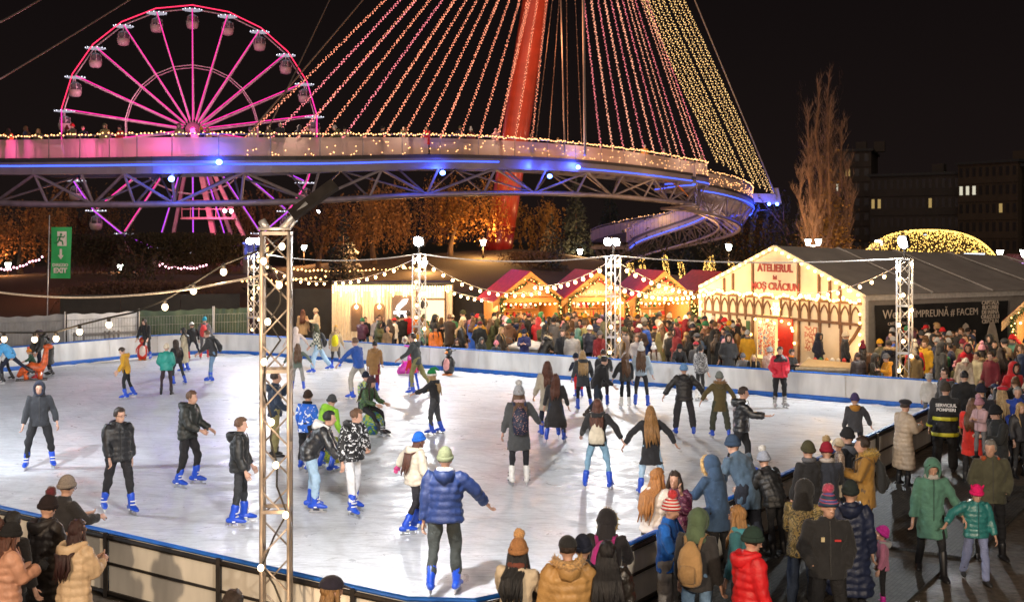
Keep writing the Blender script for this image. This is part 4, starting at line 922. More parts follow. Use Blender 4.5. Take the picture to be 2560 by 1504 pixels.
    y0,y1=.25,7.0; zs=[.15+.27*j for j in range(9)]
    vs=[(.05+fold(i/n*2,z),y0+(y1-y0)*i/n,z) for z in zs for i in range(n+1)]
    mb.add(vs,[(j*(n+1)+i,j*(n+1)+i+1,(j+1)*(n+1)+i+1,(j+1)*(n+1)+i) for j in range(len(zs)-1) for i in range(n)]); mb.build('cloth',BK,bn,True,fix=False)
    for wds,sz,y,z in(('Wesley',.44,1.15,1.98),('CAFÉ & BISTRO',.14,1.2,1.66),('ÎMPREUNĂ # FACEM',.36,3.62,1.96)): text('lettering',wds,sz,frame((.17,y,z),(0,1,0),(0,0,1)),BW,bn,.006)
    for k,wds in enumerate(('CAPITALA','BUCURIEI','DE IARNĂ','ORAȘULUI','CRĂCIUN')): text('lettering',wds,.2,frame((.17,5.9,2.26-.17*k),(0,1,0),(0,0,1)),BW,bn,.006,bold=.008)
    for yc in(4.6,6.0):
        pp=[(.16,yc+.62*math.copysign(abs(t)**.8,t),.15+1.42*math.exp(-(t*1.75)**2)) for t in [i/8-1 for i in range(17)]]; mb=MB(); mb.prism(pp+[(.16,yc+.62,.12),(.16,yc-.62,.12)],(.015,0,0)); mb.build('snowy_peak',BW,bn)
workshop()
# ------------------------------------------------------------------ fences, hoardings and the exit flag
def fences():
    PT=[(0-40,42.0),(163,43.8),(345,45.6),(533,47.3),(622,48.0)]; P3=[V((xat(x,Y),Y,0)) for x,Y in PT]
    for i,(nm,c) in enumerate((('grey',(.24,.23,.23)),('white',(.72,.72,.74)),('green',(.05,.085,.055)),('dark green',(.035,.065,.042)))):
        p,q=P3[i],P3[i+1]; d=(q-p); L=d.length; d.normalize(); nr=V((d.y,-d.x,0))
        lab={'grey':'mesh fence panel hung with a creased grey tarp','white':'mesh fence panel hung with a bright white tarp','green':'wide mesh fence panel hung with a green tarp','dark green':'narrow dark green tarped fence panel beside the lattice mast'}[nm]
        root=empty('fence_panel',p,0,lab,'fence panel','tarped fence behind the rink'); z1=1.78
        mb=MB(); n=int(L/.11)
        for k in range(n+1): mb.tube([d*(L*k/n)+nr*.04+V((0,0,.1)),d*(L*k/n)+nr*.04+V((0,0,z1*.86))],.006,4)
        for z in(.1,.7,1.2,z1*.86): mb.tube([nr*.045+V((0,0,z)),d*L+nr*.045+V((0,0,z))],.008,4)
        mb.build('wire_mesh',mat('galvanised_wire',(.30,.30,.30),.5,.6),root)
        for t in(.03,L-.03): mb=MB(); mb.tube([d*t+nr*.05,d*t+nr*.05+V((0,0,z1+.08))],.022,6); mb.build('post',ALU if i!=1 else DKM,root)
        mb=MB(); n=30; zs=[.08+(z1-.08)*j/8 for j in range(9)]
        vs=[d*(L*k/n)-nr*(.01+.035*math.sin(k*.55+z*3+i)*math.sin(k*.2+z*1.3)+.02*math.sin(k*1.3-z*5))+V((0,0,z-(.05*math.sin(math.pi*k/n)+.02*math.sin(k*.9+i))*(z/z1)**4)) for z in zs for k in range(n+1)]
        mb.add(vs,[(j*(n+1)+k,j*(n+1)+k+1,(j+1)*(n+1)+k+1,(j+1)*(n+1)+k) for j in range(8) for k in range(n)])
        mb.build('tarp',mat('tarp_'+nm.replace(' ','_'),c,.55,var=.18,scale=2.5,bump=.35,bscale=6),root,True,fix=False)
    # black hoardings farther back
    HB=mat('black_hoarding',(.022,.018,.016),.7,var=.3,scale=2)
    for p,q,z,lab in(((xat(150,54),54),(xat(600,55),55),2.0,'long low black hoarding behind the tarped fence'),((xat(640,53),53),(xat(835,52),52),2.35,'black hoarding beside the cream bar hut'),((xat(1130,52.4),52.4),(xat(1205,52),52),2.2,'short dark hoarding between bar hut and first chalet')):
        p=V((*p,0));q=V((*q,0)); root=empty('hoarding',p,math.atan2((q-p).y,(q-p).x),lab,'hoarding','black hoardings'); L=(q-p).length; n=max(1,round(L/2.4))
        for k in range(n): mb=MB(); mb.box((L*(k+.5)/n,0,z/2),(L/n-.02,.05,z)); mb.build('board',HB,root)
    # metal crowd rails behind the left barrier
    for i,(px,Y) in enumerate(((236,44.2),(322,45.0))):
        root=empty('hand_rail',V((xat(px,Y),Y,0)),R(38),'grey metal rail behind the barrier, '+('farther to the left' if i==0 else 'beside the long haired girl'),'rail'); mb=MB()
        for x in(-.75,-.4,.4,.75): mb.bar((x,0,0),(x,0,1.08),.06)
        mb.bar((-.8,0,.98),(.8,0,.98),.05,.09); mb.bar((-.8,0,.75),(.8,0,.75),.04,.05); mb.build('frame',GRM,root)
    # exit flag
    Y=46.5; x=xat(116,Y); root=empty('exit_flag',(x,Y,0),R(-4),'tall green exit flag with white running figure and arrow','flag'); mb=MB(); mb.tube([(0,0,0),(.13,0,5.55)],.022,8); mb.build('pole',ALU,root,True)
    g=mat('flag_green',(.03,.38,.10),.6,var=.08,scale=3); wv=lambda xx,z:.03*math.sin(xx*5+z*2)
    z0,z1,xa,xb=3.02,5.07,.17,1.0; mb=MB(); vs=[(xa+(xb-xa)*i/8+.018*(z-z0),wv((xb-xa)*i/8,z),z) for z in [z0+(z1-z0)*j/12 for j in range(13)] for i in range(9)]
    mb.add(vs,[(j*9+i,j*9+i+1,(j+1)*9+i+1,(j+1)*9+i) for j in range(12) for i in range(8)]); o=mb.build('flag_cloth',g,root,True,fix=False)
    WH=mat('flag_white',(.75,.62,.55),.6); y=-.06
    mb=MB(); cx=.62; mb.prism([(cx-.14,y,4.32),(cx+.24,y,4.32),(cx+.24,y,4.9),(cx-.14,y,4.9)],(0,.01,0)); mb.build('door_sign',WH,o)
    G2=mat('flag_figure',(.012,.2,.05),.6); mb=MB(); mb.ell((cx+.02,y-.02,4.78),(.05,.01,.05))
    for a,b,r in(((.0,4.72),(-.06,4.56),.035),((-.06,4.56),(.08,4.50),.03),((.08,4.50),(.10,4.36),.026),((-.06,4.56),(-.12,4.45),.03),((-.12,4.45),(-.26,4.44),.026),((0,4.70),(.13,4.66),.022),((.13,4.66),(.17,4.74),.02),((0,4.70),(-.12,4.67),.022),((-.12,4.67),(-.15,4.58),.02)): mb.tube([(cx+a[0],y-.02,a[1]),(cx+b[0],y-.02,b[1])],[(r,.008)]*2,6,ref=(1,0,0) if abs(a[0]-b[0])<abs(a[1]-b[1]) else (0,0,1),round_=True)
    mb.build('running_figure',G2,o)
    mb=MB(); mb.prism([(cx-.045,y,4.2),(cx+.045,y,4.2),(cx+.045,y,3.95),(cx+.12,y,3.95),(cx,y,3.78),(cx-.12,y,3.95),(cx-.045,y,3.95)],(0,.01,0)); mb.build('arrow',WH,o)
    text('lettering','DIREZIO',.17,frame((cx-.02,y,3.55),(1,0,0),(0,0,1)),WH,o,.004,bold=.004); text('lettering','EXIT',.27,frame((cx-.02,y,3.33),(1,0,0),(0,0,1)),WH,o,.004,bold=.012)
fences()
# ------------------------------------------------------------------ concrete ice troughs with snow and snack tops
def trough(px,py,Y,wd,label,topm,snow):
    c=V((xat(px,Y),Y,0)); root=empty('planter_table',c,R(-16),label,'planter'); con=mat('weathered_concrete',(.28,.28,.25),.8,var=.35,scale=5,bump=.4)
    h=wd/2; mb=MB(); mb.prism([(-h*.85,-.45,0),(h*.85,-.45,0),(h,-.55,.72),(-h,-.55,.72)],(0,1.0,0)); mb.build('trough',con,root)
    mb=MB(); mb.box((0,-.02,.75),(wd*1.06,1.2,.06)); mb.build('rim',topm,root)
    if snow: mb=MB(); mb.ell((0,0,.78),(h*.95,.5,.20),None,18,8); o=mb.build('snow_heap',mat('snow',(.78,.78,.80),.7,var=.1,scale=6,bump=.3),root,True); wrinkle(o.data,.03,5,2)
    else:
        mb=MB(); mb.prism([(-h*.9,-.5,.79),(h*.95,-.55,.79),(h,.1,.86),(-h*.6,.3,.93)],(0,0,.03)); mb.build('plank',mat('pale_plank',(.50,.36,.20),.6,var=.2,stretch=(1,8,1)),root)
        for k in range(7):
            mb=MB(); x=-h*.7+k*wd*.22*.5+.1; mb.tube([(x,.35,.8),(x,.35,.95),(x,.35,1.0)],[.05,.065,.02],8); mb.build('cup',GOODS[k%5],root)
    return root
trough(1318,0,41.5,1.35,'square concrete trough heaped with snow behind the far barrier',ALU,True)
trough(2060,0,34.9,1.55,'concrete trough with planks and cups in front of the timbered gable',mat('stone_rim',(.45,.38,.28),.8,var=.3),False)
# ------------------------------------------------------------------ festoons that hang from the masts
festoon(top('A',-.1),V((xat(820,50.8),50.8,2.75)),.35,9,'string of small bulbs from the leftmost far mast to the cream hut',.05)
festoon(V((xat(830,50.7),50.7,2.75)),top('B',-.1),.22,10,'string of small bulbs rising from the cream hut to its mast',.055)
festoon(top('B',-.1),V((xat(1398,47.0),47.0,2.75)),.75,16,'string of small bulbs sagging from the hut mast to the first chalet',.055)
festoon(V((xat(1330,46.8),46.8,2.75)),top('C',-.1),.30,11,'string of small bulbs rising over the middle chalet roof',.06)
festoon(top('C',-.1),V((xat(1735,48.),48.,2.45)),.22,11,'string of small bulbs falling from the chalet mast past the third chalet',.06)
festoon(top('C',-.9),V((xat(1790,48.0),48.0,2.55)),.35,17,'lower string of small bulbs across the third chalet gable',.058)
festoon(V((xat(1990,41.5),41.5,2.7)),top('D',-.1),.30,10,'string of small bulbs from the timbered gable to the tent mast',.05)
festoon(V((xat(1111,50.7),50.7,2.5)),V((xat(1268,47.0),47.0,2.25)),.22,9,'short string of small bulbs between the cream hut and first chalet',.055)
for k in 'ABCD':
    root=empty('festoon_string',MASTS[k]-V((0,0,4.06)),0,{'A':'bulbs wound down the leftmost far mast','B':'bulbs wound down the mast at the cream hut','C':'bulbs wound down the mast at the chalets','D':'bulbs wound down the mast at the tent banner'}[k],'string lights','festoon strings over the rink')
    mb=MB(); pts=[(.19*math.cos(t*2.1),.19*math.sin(t*2.1),3.9-t*.42) for t in range(9)]; mb.tube(pts,.008,4); mb.build('cable',WIRE,root)
    for p in pts: mb=MB(); mb.ell(p,(.055,)*3,None,8,6); mb.build('bulb',BULB,root,True)
    point('bulb_glow',MASTS[k]+V((.1,-.45,-1.5)),14,(1,.65,.3),.08)
# ------------------------------------------------------------------ red leaning pylon
APEX=at(1404,-430,93)
def pylon():
    base=at(1243,640,95); RP=mat('red_pylon_paint',(.40,.055,.028),.4,var=.18,scale=1.2,bump=.05,bscale=6,coat=.2); RD=mat('dark_red_paint',(.16,.012,.012),.3,var=.2,scale=2,coat=.4)
    root=empty('pylon',base,0,'massive leaning red steel pylon rising behind the footbridge','bridge pylon'); d=APEX-base
    k0=.075; mb=MB(); mb.tube([d*k0,d*.15,d*.5,d],[1.10,1.12,1.08,.9],28); mb.build('shaft',RP,root,True)
    mb=MB(); mb.tube([d*0,d*(k0-.001)],[1.14,1.13],28); mb.build('dark_base',RD,root,True)
    mb=MB(); mb.tube([d*k0-d.normalized()*.05,d*k0+d.normalized()*.05],1.17,28); mb.build('collar',RP,root,True)
    mb=MB(); mb.tube([V((0,0,-.5)),V((.02,0,.2))],[1.9,1.35],20); 
    for k in range(16): a=k*math.pi/8; mb.bar(V((math.cos(a)*1.75,math.sin(a)*1.75,-.3)),V((math.cos(a)*1.1,math.sin(a)*1.1,.8)),.06,.1)
    mb.build('footing',RD,root)
pylon()
# ------------------------------------------------------------------ curved footbridge
KN=[(-420,391,74,),(-60,396,61),(200,394.5,58),(430,391.5,57),(800,390,60),(1100,386,67),(1368,394,76),(1560,410,84),(1700,429,91),(1768,441,95)]
edge=[at(*k) for k in KN]
e_end=edge[-1]
cen=V((14.0,104.0,0)); rr0=6.3
# spiral ramp that turns under itself
for k in range(1,16):
    t=-100+k*17.5; z=e_end.z-.36*k
    edge.append(V((cen.x+ (rr0+.9)*math.cos(R(t)),cen.y-1.0+rr0*1.15*math.sin(R(t)),z)))
def smooth(pts,m=6):
    o=[]
    for i in range(len(pts)-1):
        p0,p1,p2,p3=pts[max(0,i-1)],pts[i],pts[i+1],pts[min(len(pts)-1,i+2)]
        for k in range(m):
            t=k/m; o.append(.5*((2*p1)+(p2-p0)*t+(2*p0-5*p1+4*p2-p3)*t*t+(3*p1-p0-3*p2+p3)*t**3))
    return o+[pts[-1]]
E=smooth(edge); 
def nrm(i):
    d=E[min(i+1,len(E)-1)]-E[max(i-1,0)]; d.z=0; d.normalize(); return V((-d.y,d.x,0))   # toward the far edge of the deck
NR=[nrm(i) for i in range(len(E))]
BR=None
def bridge():
    global BR
    o=V((0,60,0)); root=BR=empty('footbridge',o,0,'long curved steel footbridge with trussed underside, blue strip lights and a spiral end','footbridge')
    E_=[e-o for e in E]; wd=3.4; dz=V((0,0,1))
    DKL=mat('deck_edge',(.03,.028,.03),.6); CON=mat('bridge_fascia',(.17,.155,.16),.55,var=.15,scale=.8); STL=mat('bridge_steel',(.20,.18,.20),.5,.2,var=.2,scale=2); UND=mat('bridge_underside',(.07,.065,.07),.7)
    def strip(name,f0,f1,m,i0=0,i1=None):
        i1=i1 or len(E_); mb=MB()
        for i in range(i0,i1-1): mb.add([f0(i),f0(i+1),f1(i+1),f1(i)],[(0,1,2,3)])
        return mb.build(name,m,root,fix=False)
    Q=lambda i,y,z:E_[i]+NR[i]*y+dz*z
    def slab():
        mb=MB()
        for i in range(len(E_)-1):
            a=[Q(i,0,-.02),Q(i,wd,-.02),Q(i,wd,-.22),Q(i,0,-.22)]; b=[Q(i+1,0,-.02),Q(i+1,wd,-.02),Q(i+1,wd,-.22),Q(i+1,0,-.22)]
            for k in range(4): mb.add([a[k],a[(k+1)%4],b[(k+1)%4],b[k]],[(0,1,2,3)])
        mb.build('deck',UND,root)
    slab()
    for nm,y in(('near_girder',-.06),('far_girder',wd+.06)):
        mb=MB()
        for i in range(len(E_)-1): mb.bar(Q(i,y,-.52),Q(i+1,y,-.52),.12,.62); pass
        mb.build('edge_girder',CON,root); mb=MB()
        for i in range(len(E_)-1): mb.bar(Q(i,y,-.10),Q(i+1,y,-.10),.2,.2)
        mb.build('deck_edge',DKL,root)
    # floor beams under the deck
    mb=MB()
    for i in range(0,len(E_),1): mb.bar(Q(i,0,-.5),Q(i,wd,-.5),.12,.3)
    mb.build('floor_beam',STL,root)
    # parapet: frosted glass panels, posts and a rail
    m,nt,b=_new('frosted_glass'); L=nt.links; b.inputs['Base Color'].default_value=(.62,.52,.48,1); b.inputs['Roughness'].default_value=.35
    tr=nt.nodes.new('ShaderNodeBsdfTransparent'); tl=nt.nodes.new('ShaderNodeBsdfTranslucent'); tl.inputs[0].default_value=(.9,.75,.72,1); m1=nt.nodes.new('ShaderNodeMixShader'); m2=nt.nodes.new('ShaderNodeMixShader')
    m1.inputs[0].default_value=.5; m2.inputs[0].default_value=.30; L.new(b.outputs[0],m1.inputs[1]); L.new(tl.outputs[0],m1.inputs[2]); L.new(m1.outputs[0],m2.inputs[1]); L.new(tr.outputs[0],m2.inputs[2])
    L.new(m2.outputs[0],nt.nodes['Material Output'].inputs[0])
    last=len(E_)
    for y in(.0,wd):
        for i in range(0,last-2,2):
            mb=MB(); 
            for j in(i,i+1): mb.add([Q(j,y,.0),Q(j+1,y,.0),Q(j+1,y,.95),Q(j,y,.95)],[(0,1,2,3)])
            mb.build('glass_panel',m,root,fix=False)
        mb=MB(); mb.tube([Q(i,y,1.12) for i in range(last)],.04,6); mb.build('hand_rail',STL,root)
        for i in range(0,last,2): mb=MB(); mb.bar(Q(i,y,.0),Q(i,y,1.12),.04); mb.build('rail_post',STL,root)
    # warm lights along the near rail
    mb=MB(); 
    for i in range(last-12):
        a,b=Q(i,-.05,1.14),Q(i+1,-.05,1.14); n=max(2,int((b-a).length/.17))
        for k in range(n): mb.octa(a.lerp(b,k/n)+V((rng.gauss(0,.02),rng.gauss(0,.03),rng.gauss(0,.04))),.048)
    ob=mb.build('rail_lights',emit('rail_bulb',(1,.46,.17),3.4),root); ob['kind']='stuff'
    mb=MB()
    for i in range(21,last-16):
        for k in range(5): a=Q(i,-.06,0).lerp(Q(i+1,-.06,0),rng.random()); mb.octa(a+V((0,-.02,abs(rng.gauss(.35,.28)))),.036)
    ob=mb.build('parapet_lights',emit('rail_bulb',(1,.46,.17),3.4),root); ob['kind']='stuff'
    # blue strip lights under the edge
    BLU=emit('blue_strip',(.05,.10,1),2.2)
    for (i0,i1,y,z) in((0,34,-.14,-.40),(38,len(E_)-3,-.14,-.62),(52,len(E_)-2,wd+.14,-.6)):
        i1=min(i1,len(E_)); mb=MB(); mb.tube([Q(i,y,z) for i in range(i0,i1)],.045,5); mb.build('blue_strip_light',BLU,root)
    for i in range(8,54,5): point('deck_fill',o+Q(i,1.2,(1.9 if i>20 else .6)),(150 if i>20 else 130),((1,.66,.46) if i>22 else (1,.10,.42)),.3)  # fill added on the deck without fixtures: pink behind left panels, warm beyond
    for i in range(8,60,6): point('fascia_fill',o+Q(i,-2.2,-2.2),55,(1,.72,.66) if i>22 else (1,.4,.75),.3)  # fill added below the deck to lift the fascia, no fixtures
    # truss below
    dep=2.3; BC=lambda i:Q(i,wd*.30,-dep)
    mb=MB(); mb.tube([BC(i) for i in range(len(E_))],.17,8); mb.build('bottom_chord',STL,root,True)
    mb=MB(); mb.tube([Q(i,wd*.85,-dep*.96) for i in range(40,len(E_))],.11,8); mb.build('bottom_chord',STL,root,True)
    for i in range(0,len(E_)-3,3):
        mb=MB(); mb.tube([Q(i,.1,-.8),BC(i)],.075,6); mb.tube([Q(i,wd-.1,-.7),BC(i)],.06,6); mb.build('truss_post',STL,root)
        mb=MB(); k=i//3%2; a,b=(i,i+3) if k else (i+3,i); mb.tube([Q(a,.1,-.8),BC(b)],.08,6); mb.tube([Q(a,wd-.1,-.75),BC(b)],.055,6); mb.build('truss_diagonal',STL,root)
    # lamps
    for px,y in((578,405),(435,446),(1094,437),(1352,438),(1432,411)):
        i=min(range(len(E)),key=lambda q:abs((E[q].x/E[q].y*FPX+1280)-px)+(1000 if q>56 else 0)); p=Q(i,-.2,-(y-395)*E[i].y/FPX-.1)
        mb=MB(); mb.ell(p,(.16,.14,.14),None,10,8); mb.build('blue_lamp',emit('blue_lamp',(.08,.18,1),18),root); point('blue_glow',o+p+V((0,-.5,.1)),220,(.03,.08,1),.15)
    return root
bridge()
tipP=at(1938,496,101)
def anchor():
    root=empty('cable_anchor',tipP,0,'pale steel outrigger beam at the spiral end holding the gold strands','cable anchor'); mb=MB(); i=len(E)-1
    a=at(1868,494,101)-tipP; mb.bar(a,V((0,0,0)),.5,.75); mb.build('beam',mat('anchor_steel',(.35,.31,.30),.5,.2),root)
    mb=MB(); mb.prism([(-.5,-.1,-.5),(.55,-.1,-.45),(.25,-.1,.9),(-.05,-.1,.9)],(0,.5,0)); mb.build('anchor_plate',mat('anchor_steel',(.35,.31,.30),.5,.2),root)
    for dx in(-.6,.1): mb=MB(); mb.ell((dx,-.3,-.5),(.14,)*3,None,8,6); mb.build('blue_lamp',emit('blue_lamp',(.08,.18,1),18),root)
    point('blue_glow',tipP+V((-1.2,-1.2,-.9)),260,(.03,.08,1),.2)
anchor()
for px,py,Y,p in((1880,545,104,420),(1640,520,104,300),(1330,415,74,160)): point('blue_glow',at(px,py,Y),p,(.03,.08,1),.3)  # extra blue fill by deck and ramp, no lamp modelled here
point('ramp_fill',at(1665,545,106),45,(1,.6,.15),.3)  # yellow fill added on the spiral ramp, no fixture
mb=MB(); mb.prism([at(1570,418,88),at(1700,465,92),at(1724,494,93),at(1690,462,92),at(1630,436,90)],(0,.03,0)); fl=mb.build('orange_pennant',mat('orange_cloth',(.75,.24,.02),.7)); tag(fl,'long orange pennant cloth hanging across the bridge truss','pennant')
point('pennant_fill',at(1640,470,86),60,(1,.5,.15),.2)  # fill added to brighten the pennant cloth, no fixture
# ------------------------------------------------------------------ strands of lights and stay cables
def strand(p0,p1,label,group,bm,r,dens,jit,cabler=.02,u0=0.0,u1=1.0):
    root=empty('light_strand',p0,0,label,'string lights',group); d=p1-p0; L=d.length
    mb=MB(); mb.tube([V((0,0,0)),d*.5-V((0,0,.12)),d],cabler,4); mb.build('cable',mat('strand_cable',(.10,.07,.06),.6),root)
    mb=MB(); n=int(L*dens*(u1-u0)); s=d.cross(V((0,1,0))).normalized()
    for k in range(n):
        t=u0+(u1-u0)*(k+rng.random()*.7)/n; mb.octa(d*t-V((0,0,.48*t*(1-t)))+s*jit*math.sin(k*2.4+rng.random())+V((0,rng.gauss(0,jit*.5),0)),r*rng.uniform(.7,1.15))
    o=mb.build('bulbs',bm,root); o['kind']='stuff'
AM=emit('amber_dot',(1,.30,.17),1.7); PK=emit('rose_dot',(1,.23,.27),1.6); GD=emit('gold_dot',(1,.62,.24),1.8); WM2=emit('pale_dot',(1,.40,.26),1.7)
def edge_at(px):
    i=min((q for q in range(len(E)) if q<58),key=lambda q:abs(E[q].x/E[q].y*FPX+1280-px)); return E[i]+V((0,.1,.9))
left=[640,682,724,768,800,842,884,925,968,1008,1048,1085,1120,1155,1190,1222]
for k,px in enumerate(left): strand(edge_at(px),APEX+V((-.6+.05*k,-.3,-.2-.12*k)),'strand of rose and amber lights fanning up to the left of the red pylon','light strands left of the pylon',PK if k<7 and k%2 else AM,.044,8.5,.05,u1=.72)
for k,px in enumerate((1262,1292,1318)): strand(edge_at(px),APEX+V((0,-1.3,-1.2-.3*k)),'strand of amber lights running up in front of the red pylon','light strands before the pylon',AM,.044,8,.05,u1=.72)
right=[1500+18.5*k for k in range(16)]
for k,px in enumerate(right): strand(edge_at(px),APEX+V((.3+.14*k,-.2,-.6-.06*k)),'strand of pale rose lights in the dense fan right of the pylon','light strands right of the pylon',WM2 if k%3 else PK,.044,8.5,.05,u1=.75)
for k in range(9):
    t=(k+(.6 if k>4 else 0))/8.6; px=1795+(1934-1795)*t; py=405+(488-405)*t; strand(at(px,py,94+7*t),APEX+V((1.0+.34*k,0,-1.6+.14*k)),'strand of dense gold lights in the outer fan running to the anchor','gold light strands of the outer fan',GD,.046,10.,.09,u1=.75)
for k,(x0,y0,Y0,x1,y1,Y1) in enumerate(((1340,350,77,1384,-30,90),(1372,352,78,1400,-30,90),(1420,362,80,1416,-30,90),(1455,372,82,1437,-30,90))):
    p=at(x0,y0,Y0); q=p+(at(x1,y1,Y1)-p)*1.8; strand(p,q,'unlit cable dotted with faint glow hanging in the dark gap right of the pylon','dim strands in the gap',emit('dim_dot',(1,.4,.2),.7),.035,2.5,.02)  # dots glow faintly though these cables carry no lights
SC=mat('stay_cable',(.30,.27,.25),.5,.3)
for x0,y0,Y0,x1,y1,Y1,r,lab in((0,198,62,330,-5,80,.045,'pale stay cable crossing the dark sky at far left'),(0,56,60,105,-5,70,.05,'short pale stay cable across the upper left corner'),(572,392,60,915,-10,90,.05,'long stay cable from the deck past the right of the wheel'),(640,385,60,826,-5,90,.045,'steeper stay cable crossing the right rim of the wheel'),
        (1463,388,78,1458,-5,85,.09,'pale steel hanger rising from the deck right of the pylon'),(1412,380,77,1402,-5,88,.05,'thin hanger beside the red pylon'),(1942,494,101,1735,-5,95,.06,'outermost bare stay cable beside the gold strands')):
    p=at(x0,y0,Y0); q=at(x1,y1,Y1); cablewire(p,p+(q-p)*1.35,.05,r,lab,SC,'stay_cable','stay cable','bare stay cables of the bridge')
# ------------------------------------------------------------------ ferris wheel
def wheel():
    Y=112.; c=at(482,326,Y); Rw=308*Y/FPX; root=empty('ferris_wheel',(c.x,c.y,2.0),R(0),'tall ferris wheel lit pink and red behind the footbridge','ferris wheel'); o=root.location
    HUB=c-o; yaw=R(15); ax=V((math.sin(yaw),-math.cos(yaw),0)); px=V((math.cos(yaw),math.sin(yaw),0)); n=22; ww=.95
    pos=lambda a,r,s:HUB+px*math.cos(a)*r+V((0,0,1))*math.sin(a)*r+ax*s
    RED=emit('led_red',(1,.03,.10),1.7); MAG=emit('led_magenta',(1,.03,.33),1.5); VIO=emit('led_violet',(.5,.05,.9),1.5); WS=mat('wheel_steel',(.62,.50,.54),.45,.2)
    GL=mat('gondola_glass',(.08,.08,.09),.15,.0,coat=.5); GP=mat('gondola_shell',(.46,.38,.38),.4); CAN=emit('canopy_led',(.85,.85,1),3)
    off=R(172-16.3636*0)
    for k in range(n):
        a=off-k*2*math.pi/n; b=a-2*math.pi/n; ad=math.degrees(a)%360
        m=RED if 35<ad<185 else (MAG if ad<35 or ad>330 or ad<200 else VIO)
        mb=MB(); mb.tube([pos(a,Rw,ww),pos(b,Rw,ww)],.05,6); mb.build('rim_light',m,root)
        mb=MB(); mb.tube([pos(a,.9,ww),pos(a,Rw*.97,ww)],.04,6); mb.build('spoke_light',MAG if not 250<ad<350 else VIO,root)
        mb=MB(); mb.tube([pos(a,.9,-ww),pos(a,Rw*.97,-ww)],.07,6); mb.tube([pos(a,Rw*.97,-ww),pos(a,Rw*.97,ww)],.06,6); mb.tube([pos(a,Rw*.5,-ww),pos(a,Rw*.5,ww)],.05,5); mb.tube([pos(a-.10,1.2,-ww),pos(a,Rw*.95,-ww)],.05,5)
        for q in(.25,.5,.75): mb.tube([pos(a,Rw*q,ww),pos(a,Rw*(q+.1),-ww)],.03,5)
        mb.build('spoke',WS,root)
        mb=MB(); mb.tube([pos(a,Rw,-ww),pos(b,Rw,-ww)],.06,6); mb.build('rim',WS,root); mb=MB(); mb.tube([pos(a,Rw*.52,ww),pos(b,Rw*.52,ww)],.045,5); mb.tube([pos(a,Rw*.52,-ww),pos(b,Rw*.52,-ww)],.045,5); mb.build('inner_ring',WS,root)
        # gondola hanging from the rim
        g=pos(a,Rw*.985,0); mb=MB(); mb.ell(g-V((0,0,1.35)),(.74,.74,.62),None,14,10,lambda d:1 if d.z<.35 else .97); mb.mi=1
        gb=None
        mb=MB(); mb.tube([g-V((0,0,1.95)),g-V((0,0,1.86)),g-V((0,0,1.55)),g-V((0,0,1.3))],[.27,.48,.58,.58],14); gb=mb.build('gondola',GP,root,True)
        mb=MB(); mb.tube([g-V((0,0,1.3)),g-V((0,0,.98)),g-V((0,0,.72)),g-V((0,0,.58))],[.55,.57,.48,.25],14); mb.build('window',GL,gb,True)
        mb=MB()
        for q in range(6): t=q*math.pi/3; e=V((math.cos(t),math.sin(t),0)); mb.bar(g+e*.585-V((0,0,1.3)),g+e*.49-V((0,0,.72)),.05)
        mb.tube([g-V((0,0,.6)),g],.05,6); mb.build('frame',WS,gb)
        mb=MB(); mb.ell(g-V((0,0,.12)),(.95,.95,.07),None,14,6); 
        mb.build('canopy',emit('canopy_glow',(.55,.52,.62),.55),gb)
        mb=MB()
        for q in range(12): t=q*math.pi/6; mb.octa(g+V((math.cos(t)*.9,math.sin(t)*.9,-.10)),.05)
        mb.build('canopy_lights',CAN,gb)
    mb=MB(); mb.tube([HUB+ax*1.2,HUB-ax*1.2],.7,20); mb.build('hub',mat('hub_paint',(.20,.10,.14),.5),root,True)
    mb=MB(); mb.tube([HUB+ax*1.25,HUB+ax*1.22],.22,16); mb.build('hub_light',MAG,root)
    PL=mat('wheel_leg_paint',(.60,.30,.36),.45)
    for s in(-1,1):
        for dx,w_ in((3.3,.75),(7.0,.55)) if s>0 else ((-3.2,.5),(4.4,.5)):
            mb=MB(); mb.bar(HUB+ax*1.5*s,V((HUB.x+dx,HUB.y-1.5*s*1.6,-.3)),w_*.62,w_*.62,up=V((0,1,0))); mb.build('support_leg',PL,root)
    mb=MB(); 
    for z in(4.6,5.4,6.2): mb.bar(V((HUB.x-.2,-3,z)),V((HUB.x+4.6,-3,z)),.08)
    for k in range(7): mb.bar(V((HUB.x-.2+k*.8,-3,4.6)),V((HUB.x-.2+k*.8,-3,6.2)),.06)
    mb.box((HUB.x+2.2,-2.2,4.5),(5,1.8,.12)); mb.build('platform',PL,root)
    point('wheel_glow',o+HUB+ax*2.5,160,(1,.10,.5),.5); point('wheel_glow',o+V((HUB.x+3,-5,5)),320,(1,.12,.35),.4); point('wheel_glow',o+V((HUB.x-6,-6,HUB.z+2)),700,(1,.40,.55),.5); point('wheel_glow',o+V((HUB.x+6,-6,HUB.z+3)),700,(1,.40,.55),.5)
    for p in((562,527),(578,528),(795,529)):
        q=at(*p,Y-5)-o; mb=MB(); mb.ell(q,(.16,)*3,None,8,6); mb.build('work_lamp',emit('work_lamp',(.95,.9,1),25),root)
wheel()
